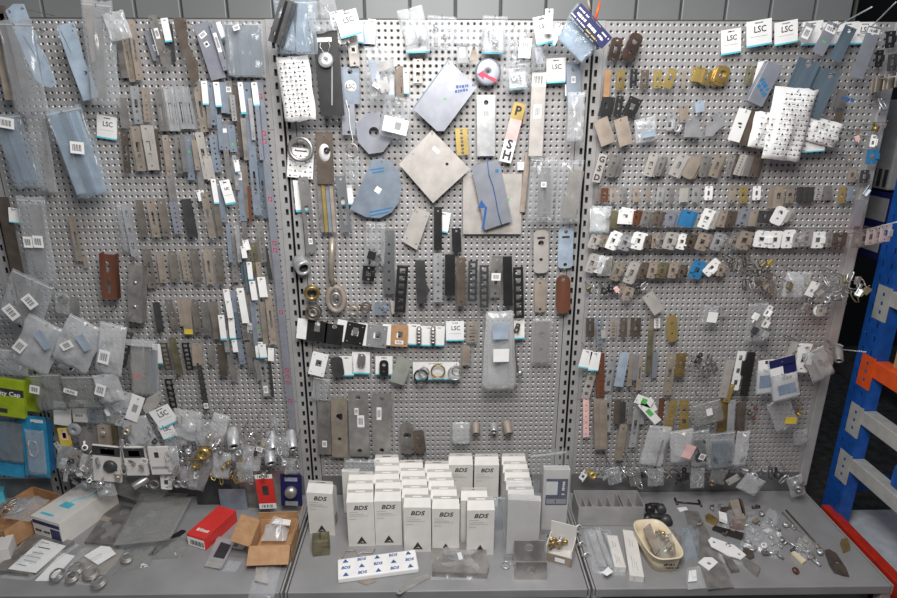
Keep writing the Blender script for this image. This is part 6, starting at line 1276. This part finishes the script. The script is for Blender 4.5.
# red box
A = G(188, 545); B = G(210, 546); v = B-A; w_ = v.length
t = empty('red_box', A, (0, 0, -.02)); tag(t, 'red carton with a barcode label on its end', 'box')
LM = Matrix.Rotation(-.36, 4, 'Z'); L_ = .150; h = .045
m = MB(); m.box(0, w_, 0, L_, 0, h, M['red'], b=.001); q = m.build('body', t); q.matrix_local = LM
m = MB(); m.box(.003, w_-.003, -.0008, 0, .003, h-.010, M['white']); s = m.build('end_label', q)
m = MB()
for k in range(12): m.box(.014+k*.0045, .014+k*.0045+.0012+.001*(k % 3), -.0014, -.0008, .010, h-.018, M['ink'])
m.build('barcode', s)
blurred(q, w_*.25, w_*.85, .03, .014, 'carton', plane='up', off=h)
# open cardboard box
A = G(251, 563); B = G(288, 559)
t = empty('cardboard_box', A, (0, 0, .03)); tag(t, 'open cardboard box with flaps spread beside the red box', 'box')
v = B-A; w_ = v.length
open_box(t, .125, .125, .062, 'brownbox', flaps=(('f', 2.2, .055), ('l', 1.15, .06), ('r', .35, .06), ('b', -.15, .03)))
for i, (dx, dy, mt) in enumerate([(.05, .06, 'film'), (.085, .08, 'filmw')]):
    P = A+Vector((dx, dy, .035))
    v4 = None
fbag('plastic_bag', [(261, 541), (286, 541), (292, 520), (268, 520)], 'crumpled clear bag inside the open cardboard box', h=.04, z=.03, film='filmw')
fpoly('label_card', 'card', [(272, 524), (290, 526), (291, 521), (276, 519)], 'white', 'folded white paper at the back of the open box', z=.06, t=.004)
fpoly('label_card', 'card', [(227, 547), (243, 550), (249, 541), (237, 537)], 'white', 'white slip with printing left of the open box', z=.002, t=.0015, stk=[('grey', [(231, 546), (237, 547), (240, 543), (234, 542)])])
fpoly('label_card', 'card', [(205, 568), (222, 570), (236, 543), (218, 538)], 'grey', 'grey wrapped card pack with printed barcode block on the left shelf', z=0, t=.008, stk=[('ink', [(213, 557), (224, 559), (231, 545), (221, 542)], 'barcode'), ('cream', [(204, 566), (220, 569), (222, 564), (208, 561)])])
fbag('plastic_bag', [(222, 572), (236, 572), (242, 562), (228, 560)], 'small clear bag beside the wrapped card pack', h=.01)
fpoly('label_card', 'card', [(255, 581), (268, 584), (268, 563), (256, 565)], 'cream', 'cream label in the clear bag at the shelf front', z=.012, t=.001)
fbag('plastic_bag', [(248, 598), (274, 598), (282, 564), (258, 562)], 'clear bag with a cream label hanging over the shelf front', h=.02)
# leaning sheets against the kick panel
for i, (c, mt, lab, d_) in enumerate([((214, 483, 216, 519, 34), 'dark', 'dark grey sheet leaning at the back of the left shelf', .05), ((232, 489, 236, 517, 26), 'blue', 'blue-grey film wrapped sheet leaning before the dark one', .08), ((250, 480, 253, 510, 20), 'steel2', 'grey sheet leaning left of the red carded pack', .07), ((278, 470, 280, 505, 12), 'steel', 'pale sheet leaning between the red and navy packs', .06)]):
    plate('cover_plate', 'metal plate', c, mt, lab, 'none', d=d_, t=.004, hk=False)
# ------------------------------------------------ right shelf
# divided tray
A, rz, w_ = stand((577, 526), (643, 526)); t = empty('divider_tray', A, (0, 0, rz)); tag(t, 'grey metal tray with upright dividers on the right shelf', 'tray')
d_, h_ = .09, .076; m = MB(); mm = M['post']
m.box(0, w_, 0, .002, 0, h_, mm); m.box(0, w_, d_-.002, d_, 0, h_, mm); m.box(0, .002, 0, d_, 0, h_, mm); m.box(w_-.002, w_, 0, d_, 0, h_, mm); m.box(0, w_, 0, d_, 0, .002, mm); m.build('body', t)
for k, q in enumerate((.14, .24, .40, .53, .66, .70, .86)):
    m = MB(); m.box(w_*q, w_*q+.0015, .004, d_-.004, .002, h_*(.9 if k in (4, 5) else .72), M['post']); m.build('divider', t)
# black handles behind
for i, (x1, y1, x2, y2, r_, lab) in enumerate([(646, 507, 663, 507, .010, 'upper black lever handle right of the grey tray'), (644, 518, 668, 519, .013, 'lower black lever handle right of the grey tray')]):
    A = G(x1, y1, .015); B = G(x2, y2, .015)-A; m = MB(); m.tube([(0, 0, 0), B*.3+Vector((0, 0, .008)), B*.7+Vector((0, 0, .008)), B], [r_, r_*.9, r_*.8, r_*.9], M['black'], n=8); m.lathe([(.001, .02), (r_*1.5, .02), (r_*1.6, 0), (.001, 0)], M['black'], 14, Matrix.Translation((.01, 0, 0))); m.lathe([(.001, .02), (r_*1.5, .02), (r_*1.6, 0), (.001, 0)], M['dark'], 14, Matrix.Translation(B-Vector((.01, 0, 0))))
    o = m.build('door_lever'); o.location = A; tag(o, lab, 'handle')
A = G(676, 502, .004); B = G(700, 504, .004)-A; m = MB(); m.tube([(0, 0, 0), B], .0035, M['black'], n=7); m.tube([(0, -.014, 0), (0, .014, .006)], .004, M['black']); m.tube([B+Vector((0, -.014, 0)), B+Vector((0, .014, .006))], .004, M['black']); o = m.build('black_rod'); o.location = A; tag(o, 'black rod with cross ends at the back of the right shelf', 'rod')
fpoly('label_card', 'card', [(677, 508), (686, 507), (688, 510), (680, 512)], 'white', 'tiny white tag in front of the black rod', z=.001)
# cream bin
A = G(652, 576); t = empty('plastic_bin', A, (0, 0, 0)); tag(t, 'cream oval plastic bin with lettering on its end', 'bin')
def oval(w, l, n=28):
    o = []
    for k in range(n):
        a = 2*PI*k/n; c, s = math.cos(a), math.sin(a); o.append((w/2*abs(c)**.55*(1 if c > 0 else -1), l/2*abs(s)**.55*(1 if s > 0 else -1)))
    return o
wb, lb, hb = .106, .175, .060; n = 28; v = []; f = []
for k, (sw, sl, z) in enumerate(((.84, .88, .001), (.92, .94, .03), (1.0, 1.0, hb), (1.06, 1.04, hb+.001), (1.06, 1.04, hb-.005), (.96, .97, hb-.006), (.98, .98, hb), (.90, .93, .03), (.80, .85, .004))):
    for (x, y) in oval(wb*sw, lb*sl): v.append((x, y, z))
order = [0, 1, 2, 4, 3, 6, 7, 8]
for a, b in zip(order, order[1:]):
    for k in range(n): f.append((a*n+k, a*n+(k+1) % n, b*n+(k+1) % n, b*n+k))
f.append(tuple(8*n+k for k in range(n))); f.append(tuple(k for k in range(n))[::-1])
m = MB(); m.add(v, f, M['creamp'], True, Matrix.Rotation(.10, 4, 'Z') @ Matrix.Translation((.052, lb/2, 0))); m.build('body', t)
blurred(t, .030, .070, .044, .009, 'ink', off=-.003); blurred(t, .038, .078, .030, .007, 'ink', off=-.001)
fbag('plastic_bag', [(648, 560), (676, 562), (682, 536), (652, 534)], 'grey crumpled bag inside the cream bin', h=.045, z=.02, film='filmg')
fpoly('metal_fitting', 'fitting', [(643, 530), (650, 524), (660, 550), (655, 556)], 'tan', 'tan strip leaning inside the cream bin at the left', z=.05, t=.004)
for i, (x, y) in enumerate([(658, 532), (663, 537), (667, 541), (669, 548), (672, 552)]): 
    p = G(x, y, .03); m = MB(); m.tube([(0, 0, 0), (.012, .01*(i-2), .012)], .006, M['warm' if i % 2 else 'brass'], n=7); m.lathe([(.003, .004), (.010, .004), (.010, 0), (.003, 0)], M['warm'], 12); o = m.build('hinge_pin'); o.location = p; tag(o, '%s pin, %s from the back in the cream bin' % (['brass', 'warm grey'][i % 2], ORD[i]), 'pin', 'pins in the cream bin')
# white narrow boxes
for i, (a, b, far, hh) in enumerate([((629, 581), (643, 581), (622, 535), .022), ((614, 572), (625, 577), (606, 540), .02)]):
    A = G(*a, 0); B = G(*b, 0); F_ = G(*far, 0); d3 = F_-A; L_ = d3.length; w_ = (B-A).length
    t = empty('hinge_box', A, (0, 0, math.atan2(d3.y, d3.x)-PI/2)); tag(t, ['long white narrow box in front, lying on the right shelf', 'long white narrow box behind the front one'][i], 'box', 'narrow white boxes on the right shelf')
    m = MB(); m.box(0, w_, 0, L_, 0, hh, M['carton'], b=.001); q = m.build('body', t)
    m = MB(); [m.box(w_*q, w_*q+.0012, L_*a0, L_*b0, hh, hh+.0005, M['grey']) for q, a0, b0 in ((.3, .1, .4), (.45, .15, .35), (.6, .1, .3), (.35, .6, .8), (.55, .6, .75))]; m.build('small_print', t)
    m = MB(); m.box(w_*.3, w_*.34, -.0005, 0, .004, hh*.8, M['grey']); m.build('end_mark', t)
# clear sleeves with profiles
for i, (a, b) in enumerate([((590, 532), (603, 570)), ((597, 530), (612, 568)), ((604, 534), (618, 570))]):
    A = G(*a, .004); B = G(*b, .004)-A; m = MB(); n_ = Vector((-B.y, B.x, 0)).normalized()*.012
    m.add([(-n_), n_, B+n_, B-n_, -n_+Vector((0, 0, .012)), n_+Vector((0, 0, .012)), B+n_+Vector((0, 0, .012)), B-n_+Vector((0, 0, .012))], [(0, 1, 2, 3), (0, 4, 5, 1), (1, 5, 6, 2), (3, 2, 6, 7), (0, 3, 7, 4)], M['zinc']); o = m.build('channel_profile'); o.location = A; tag(o, 'silver channel, %s from left in the clear sleeve on the right shelf' % ORD[i], 'channel', 'channels in the clear sleeve')
fbag('plastic_bag', [(593, 573), (626, 577), (610, 530), (583, 530)], 'long clear sleeve over three silver channels', h=.028)
fpoly('label_card', 'card', [(602, 573), (607, 576), (613, 572), (608, 567)], 'white', 'white torn label at the foot of the clear sleeve', z=.024)
for i, (x, y) in enumerate([(575, 535), (580, 545), (585, 556), (577, 528)]):
    p = G(x, y, .006); m = MB(); m.tube([(-.01, 0, 0), (.01, .012, .004), (.02, 0, 0)], .003, M['zinc'], n=6); m.lathe([(.002, .003), (.008, .003), (.008, 0), (.002, 0)], M['steel'], 10); o = m.build('clear_fitting'); o.location = p; tag(o, 'small silver fitting, %s from the back in the gap between the shelves' % ORD[[1, 2, 3, 0][i]], 'hardware', 'fittings between centre and right shelves')
# dark board and things on it
fpoly('flat_board', 'board', [(684, 511), (698, 512), (734, 588), (708, 590)], 'steel2', 'brown grey flat board lying from back to front of the right shelf', z=0, t=.003)
fbag('plastic_bag', [(684, 562), (700, 556), (700, 530), (682, 528)], 'pale blue crumpled bag right of the cream bin', h=.04, film='filmb')
fbag('plastic_bag', [(688, 590), (706, 588), (700, 566), (686, 568)], 'small clear bag at the front of the right shelf', h=.01)
fpoly('label_card', 'card', [(688, 582), (697, 581), (696, 570), (689, 571)], 'white', 'white card in the small clear bag at the shelf front', z=.009)
o = fpoly('square_rose', 'metal plate', [(698, 563), (709, 571), (718, 563), (712, 558), (704, 558)], 'white', 'white cross shaped plate with a dark square on the board', z=.004, t=.003, holes=[(709, 564, 2.0)])
def slab(pts, mt, label, name='metal_fitting', cat='fitting', z=.002, t=.004, holes=[], group=None): return fpoly(name, cat, pts, mt, label, z=z, t=t, holes=holes, group=group)
slab([(708, 541), (711, 538), (734, 546), (746, 556), (741, 560), (728, 556), (711, 547)], 'white', 'white long lever plate with holes on the right shelf', 'lever_plate', 'metal plate', z=.012, holes=[(714, 543, 1.6), (739, 555, 1.5)])
slab([(705, 517), (709, 515), (718, 521), (716, 526), (706, 521)], 'brass', 'brass coloured tab at the back of the right shelf', t=.008)
slab([(720, 512), (731, 511), (734, 518), (726, 520)], 'brown', 'dark brown box end on the right shelf', t=.02)
slab([(718, 514), (726, 516), (727, 524), (719, 521)], 'white', 'white packet left of the tan frame', t=.012, z=.012)
slab([(728, 508), (738, 506), (744, 526), (735, 527)], 'tan', 'tan frame standing on the right shelf', t=.03)
slab([(737, 505), (741, 507), (744, 520), (741, 521)], 'brown', 'brown strip right of the tan frame', t=.03)
slab([(712, 530), (715, 528), (746, 536), (744, 541), (728, 536)], 'black', 'black jagged strip across the right shelf', t=.01)
slab([(728, 520), (740, 522), (744, 530), (730, 530)], 'rust', 'copper block behind the black jagged strip', t=.014)
slab([(746, 513), (754, 512), (758, 518), (752, 522), (745, 520)], 'zinc', 'round cornered silver plate at the back of the right shelf', holes=[(751, 517, 1.6)])
slab([(743, 549), (752, 551), (754, 558), (747, 561), (742, 557)], 'brown', 'brown square behind the white lever plate end', t=.008)
slab([(722, 556), (729, 558), (739, 572), (731, 573)], 'steel2', 'grey channel piece left under the lever plate', t=.01)
slab([(738, 560), (743, 559), (760, 570), (757, 577)], 'steel', 'silver channel end at the front of the right shelf', t=.012)
slab([(791, 554), (794, 553), (806, 562), (802, 565)], 'creamp', 'short cream bar near the shelf front', t=.008)
slab([(840, 544), (846, 543), (849, 551), (843, 553)], 'brass', 'brass block at the right end of the shelf', t=.02, name='brass_block', cat='block')
o = slab([(824, 551), (829, 550), (836, 554), (846, 569), (849, 577), (843, 576), (834, 573), (829, 565)], 'brown', 'brown bronze plate with an oblong hole at the shelf end', 'lever_plate', 'metal plate', t=.004, holes=[(837, 563, 2.2)])
A = G(786, 510, .006); m = MB(); m.tube([(0, 0, 0), G(806, 532, .006)-A, G(826, 553, .006)-A], [.003, .003, .002], M['brown'], n=6); o = m.build('steel_rod'); o.location = A; tag(o, 'dark rod lying towards the brown bronze plate', 'rod')
A = G(782, 512, .004); m = MB(); m.tube([(0, 0, 0), G(800, 531, .004)-A], .002, M['steel2'], n=6); o = m.build('steel_rod'); o.location = A; tag(o, 'thin grey rod left of the dark rod', 'rod')
A = G(800, 576, .008); 
def loose(x, y, mt, k, lab, s=.011, z=.008):
    p = G(x, y, z); m = MB(); mm = M[mt]
    if k == 0: m.tube([(-s, 0, 0), (0, s*.5, s*.4), (s, 0, 0), (s*1.2, -s, 0)], s*.22, mm, n=6)
    elif k == 1: m.box(-s, s, -s*.6, s*.6, -.006, 0, mm, b=.001); m.lathe([(s*.2, s*.5), (s*.5, s*.5), (s*.5, 0), (s*.2, 0)], mm, 12)
    elif k == 2: m.lathe([(s*.3, s*.6), (s*.7, s*.6), (s*.8, 0), (s*.3, 0)], mm, 16, Matrix.Rotation(-PI/2+.5, 4, 'X'))
    else: m.tube([(-s, -s*.4, 0), (s, s*.5, 0)], s*.35, mm, n=8); m.tube([(0, 0, 0), (0, 0, s*.8)], s*.2, mm)
    o = m.build(['bent_clip', 'small_latch', 'round_nut', 'small_bolt'][k]); o.location = p; o.rotation_euler = (0, 0, R.uniform(0, 6)); return tag(o, lab, 'hardware', 'loose fittings on the right shelf')
for i, (x, y, mt, k, sh) in enumerate(sorted([(762, 525, 'zinc', 1, 0), (768, 530, 'white', 1, 0), (760, 533, 'steel', 0, 0), (771, 538, 'zinc', 2, 0), (757, 540, 'zinc', 3, 0), (775, 545, 'steel', 0, 0), (764, 546, 'white', 2, 0), (769, 520, 'zinc', 0, 0), (776, 528, 'steel2', 3, 0), (785, 525, 'zinc', 2, 0), (793, 526, 'steel', 1, 0), (788, 544, 'zinc', 0, 0), (794, 549, 'dark', 3, 0), (800, 540, 'steel', 1, 0), (805, 545, 'warm', 0, 0), (812, 548, 'tan', 1, 0), (816, 545, 'tan', 3, 0), (808, 552, 'zinc', 2, 0), (816, 562, 'zinc', 3, 0), (795, 571, 'rust', 2, 0), (748, 527, 'zinc', 0, 0), (740, 512, 'tan', 3, 0), (712, 508, 'steel', 0, 0), (721, 506, 'steel2', 1, 0), (773, 553, 'zinc', 3, 0), (780, 556, 'steel', 0, 0), (756, 507, 'dark', 3, 0), (804, 553, 'steel', 0, 0)])):
    loose(x, y, mt, k, '%s %s, %s from left among the loose pieces on the right shelf' % (ADJ[mt], ['bent clip', 'small latch', 'round nut', 'small bolt'][k], ORD[i] if i < 28 else 'last'), s=.013)
fbag('plastic_bag', [(748, 548), (778, 560), (784, 540), (764, 512)], 'clear crumpled bag of latches in the middle of the right shelf', h=.035)
fbag('plastic_bag', [(764, 518), (776, 530), (780, 515), (768, 508)], 'small clear bag behind the crumpled one', h=.02)
fbag('plastic_bag', [(792, 552), (812, 562), (818, 545), (800, 536)], 'clear bag of fittings beside the dark rod', h=.03)
fbag('plastic_bag', [(716, 562), (748, 566), (746, 548), (718, 548)], 'clear bag under the white lever plate', h=.012)
# ------------------------------------------------ pallet rack at the right
XR = 1.45
def X_(px, py, x=XR): r = ray(px, py); return CAM+r*((x-CAM.x)/r.x)
t = empty('rack_upright', (XR, -.10, 0)); tag(t, 'blue perforated upright of the pallet rack at the right', 'rack upright')
hs = []
for k in range(44):
    z = .06+k*.05; hs += [rrect(.065, z, .008, .020), rrect(.105, z, .008, .020)]
F = Matrix(((0, 1, 0, 0), (1, 0, 0, 0), (0, 0, 1, 0), (0, 0, 0, 1)))   # local x -> y, depth -> x
m = MB(); m.plate(rrect(.085, 1.12, .084, 2.24), hs, .003, M['rackblue'], F); m.box(0, .045, .042, .045, 0, 2.24, M['rackblue']); m.box(0, .045, .124, .127, 0, 2.24, M['rackblue']); m.build('post', t)
m = MB(); m.box(-.02, .08, .03, .14, 0, .006, M['rackblue']); m.build('foot_plate', t)
for lab, mt, zt, hgt in (('upper grey beam of the rack', 'rackgrey', 1.135, .052), ('orange beam of the rack', 'orange', .892, .060), ('middle grey beam of the rack', 'rackgrey', .708, .052), ('lower grey beam of the rack', 'rackgrey', .521, .052), ('high orange beam of the rack cut by the photo edge', 'orange', 1.30, .055)):
    t = empty('rack_beam', (XR, -.002, zt)); tag(t, lab, 'rack beam', 'beams of the pallet rack')
    m = MB(); m.plate(rrect(-.030, -.05, .060, .115), [rrect(-.030, q, .010, .012) for q in (-.02, -.05, -.08)], .004, M[mt], F); m.build('end_bracket', t)
    if lab.startswith('high'): t.location.y = -.08
    m = MB(); m.box(.0, .045, -1.6, -.058, -hgt, 0, M[mt], b=.003); m.build('beam', t)
t = empty('rack_beam', (1.428, -.005, .29)); tag(t, 'low red beam along the shelf end', 'rack beam', 'beams of the pallet rack')
m = MB(); m.box(-.006, .03, -1.2, 0, -.085, 0, M['redbeam'], b=.003); m.build('beam', t)
m = MB(); m.box(XR+.05, 2.4, -1.3, .04, .20, .23, M['deck'], b=.002); o = m.build('rack_deck'); tag(o, 'white board deck behind the low red beam', 'board')
m = MB(); m.box(XR+.08, 2.5, .06, .10, .30, .345, M['rackblue'], b=.002); o = m.build('rack_brace'); tag(o, 'blue horizontal brace behind the rack upright', 'brace')
m = MB(); m.box(XR+.09, 2.4, -.06, .30, .715, .72, M['void']); o = m.build('rack_deck'); tag(o, 'dark deck above the middle grey beam', 'board')
# carton on the orange beam, blue bin, grey cases
A = X_(880, 352, 1.47); t = empty('shelf_carton', (1.475, A.y-.30, .892)); tag(t, 'brown carton with a white label on the orange beam', 'box')
m = MB(); m.box(0, .25, 0, .24, 0, .14, M['brownbox'], b=.002); m.build('body', t); m = MB(); m.box(-.0008, 0, .02, .10, .02, .10, M['white']); m.box(.02, .16, -.0008, 0, .02, .11, M['white']); m.build('label', t)
A = X_(892, 470, 1.47); t = empty('blue_bin', (1.47, A.y-.2, .521)); tag(t, 'blue bin on the lower grey beam at the photo edge', 'bin')
m = MB(); m.box(0, .2, 0, .2, .0, .08, M['rackblue'], b=.01); m.build('body', t)
A = X_(886, 150, 1.60); t = empty('grey_case', (1.56, A.y, A.z-.13)); tag(t, 'grey ribbed equipment case in the rack beside the panel', 'case')
m = MB(); m.box(0, .2, -.10, .20, 0, .30, M['grey'], b=.006); m.build('body', t)
m = MB()
for k in range(8): m.box(-.003, 0, -.09+k*.03, -.075+k*.03, .01, .07, M['dark'])
m.build('rib', t)
A = X_(884, 205, 1.60); t = empty('drawer_unit', (1.57, A.y-.02, A.z-.19)); tag(t, 'dark blue unit with two pale grey squares in the rack', 'case')
m = MB(); m.box(0, .2, -.10, .16, 0, .24, M['navy'], b=.004); m.build('body', t)
for k in range(2): m = MB(); m.box(-.004, 0, -.04, .08, .03+.11*k, .11+.11*k, M['grey']); m.build('square_panel', t)

# ------------------------------------------------------------------ denser clutter
GX = 'metal strips in the left bay'
run('strike_plate', 'thin strip', 'the thin strips of the left bay', GX, [
 (207, 92, 210, 128, 4, 'steel'), (219, 115, 222, 150, 5, 'blue'), (232, 95, 235, 121, 5, 'zinc', dict(pat='dots')), (243, 118, 247, 160, 5, 'steel2'), (250, 98, 254, 140, 4, 'zinc'), (257, 106, 262, 160, 4, 'lilac'),
 (182, 138, 186, 172, 5, 'steel'), (194, 140, 198, 170, 5, 'warm'), (226, 150, 230, 182, 5, 'steel'), (234, 155, 238, 190, 4, 'zinc'), (244, 222, 248, 262, 5, 'steel2', dict(pat='slot')), (237, 225, 240, 262, 4, 'zinc'), (228, 224, 231, 262, 4, 'blue'), (258, 262, 262, 292, 5, 'warm'), (249, 268, 252, 290, 4, 'steel'), (245, 262, 249, 292, 4, 'blued'),
 (241, 306, 246, 340, 5, 'steel2', dict(pat='dots')), (252, 300, 256, 345, 4, 'blue'), (262, 302, 266, 345, 5, 'warm', dict(pat='n')), (236, 312, 240, 338, 4, 'blued'), (225, 330, 228, 352, 5, 'zinc'), (247, 342, 252, 372, 5, 'steel2', dict(pat='n')), (256, 360, 260, 380, 4, 'steel')], d=.052)
for i, q in enumerate([(228, 300, 231, 318, 6), (249, 262, 251, 280, 5), (234, 340, 236, 352, 5), (262, 344, 264, 358, 7), (243, 246, 245, 258, 5), (236, 160, 238, 172, 5)]):
    card(q, 'small white slip among the thin strips of the left bay, %s from the list top' % ORD[i] if False else 'small white slip among the thin strips, %s of six' % ORD[i], d=.075, tx=None, group='white slips among the thin strips', strip='cyan' if i % 2 else None)
for i, c in enumerate([(126, 392, 124, 414, 15), (112, 402, 116, 424, 16), (92, 456, 86, 478, 22), (68, 446, 66, 470, 20), (118, 448, 122, 470, 16), (148, 448, 150, 470, 16), (170, 446, 174, 472, 14), (206, 420, 204, 446, 18), (236, 440, 238, 462, 16), (262, 438, 262, 456, 16), (222, 452, 220, 478, 18), (244, 462, 246, 482, 16), (190, 468, 186, 488, 20), (282, 436, 282, 456, 14), (104, 482, 108, 496, 18)]):
    bag(c, 'small crinkled bag in the lower left heap, %s of fifteen' % ORD[i], d=.11+.02*(i % 4), film='film' if i % 2 else 'filmw', puff=.018, group='small crinkled bags in the lower left heap', zip_=False, stk=[('white', 0, .35, .4, .25, .3)] if i in (2, 5, 9) else None)
h2 = [(58, 446, 1), (63, 468, 0), (72, 461, 2), (80, 452, 3), (89, 480, 2), (98, 462, 1), (101, 476, 0), (114, 466, 3), (118, 476, 2), (128, 446, 0), (132, 462, 1), (142, 466, 3), (156, 440, 2), (168, 456, 0), (172, 478, 1), (184, 460, 2), (186, 478, 3), (194, 446, 1), (200, 468, 0), (208, 458, 3), (218, 440, 1), (226, 458, 0), (230, 462, 2), (236, 480, 1), (240, 462, 3), (250, 480, 0), (256, 452, 1), (264, 474, 2), (280, 450, 0), (286, 470, 1), (298, 462, 3), (252, 434, 2)]
for i, (x, y, k) in enumerate(sorted(h2)):
    mt = ['steel', 'chrome', 'dark', 'warm', 'zinc'][i % 5] if not (225 < x < 245 and y > 460) else 'brass'
    clip(x, y, 4.5, mt, 'tiny %s fitting between the heap bags, %s from %s' % (ADJ[mt].split()[-1] if mt != 'zinc' else 'silver', ORD[i if i < 16 else 31-i], 'left' if i < 16 else 'right'), d=.15+.015*(i % 3), kind=k, name='tiny_fitting', group='tiny fittings between the heap bags', hk=False)
t2 = [(728, 259, 0), (735, 266, 0), (741, 267, 3), (747, 259, 0), (753, 268, 0), (759, 270, 0), (766, 267, 0), (752, 284, 0), (762, 290, 0), (744, 284, 0), (768, 276, 3), (774, 288, 0)]
for i, (x, y, k) in enumerate(sorted(t2)):
    clip(x, y, 6, ['dark', 'brown', 'steel2'][i % 3], 'thin %s wire clip, %s from left below the white latches' % (['dark', 'brown', 'grey'][i % 3], ORD[i]), d=.055+.01*(i % 2), kind=k, name='thin_clip', group='thin clips below the white latches', hk=False)
for i, (x, y, mt, k) in enumerate(sorted([(745, 516, 'steel2', 1), (752, 530, 'zinc', 1), (758, 527, 'dark', 0), (748, 541, 'steel', 3), (754, 548, 'zinc', 0), (766, 552, 'steel2', 1), (771, 524, 'zinc', 3), (779, 534, 'white', 1), (782, 540, 'steel', 2), (726, 532, 'brown', 1), (733, 530, 'tan', 1), (738, 522, 'dark', 3), (700, 522, 'tan', 0), (728, 546, 'zinc', 2), (762, 514, 'steel', 2), (756, 520, 'tan', 1), (798, 548, 'zinc', 1), (804, 540, 'warm', 3), (812, 556, 'tan', 0), (820, 552, 'zinc', 2)])):
    loose(x, y, mt, k, 'small %s piece scattered on the right shelf, %s from left' % (ADJ[mt], ORD[i]), s=.012, z=.012)
fbag('plastic_bag', [(722, 530), (746, 534), (748, 514), (724, 510)], 'clear bag over the brown pieces on the right shelf', h=.04)
fbag('plastic_bag', [(740, 546), (762, 552), (766, 532), (744, 526)], 'clear bag left of the crumpled bag of latches', h=.03)
for i, (c, fl) in enumerate([((612, 468, 616, 484, 14), 'film'), ((656, 468, 656, 486, 16), 'film'), ((698, 468, 697, 488, 14), 'film'), ((722, 466, 716, 484, 16), 'filmg'), ((634, 468, 636, 486, 12), 'filmg')]):
    bag(c, 'small clear bag on the lowest hooks of the right bay, %s of five' % ORD[i], d=.10, film=fl, puff=.012, zip_=False, group='clear bags on the lowest hooks')
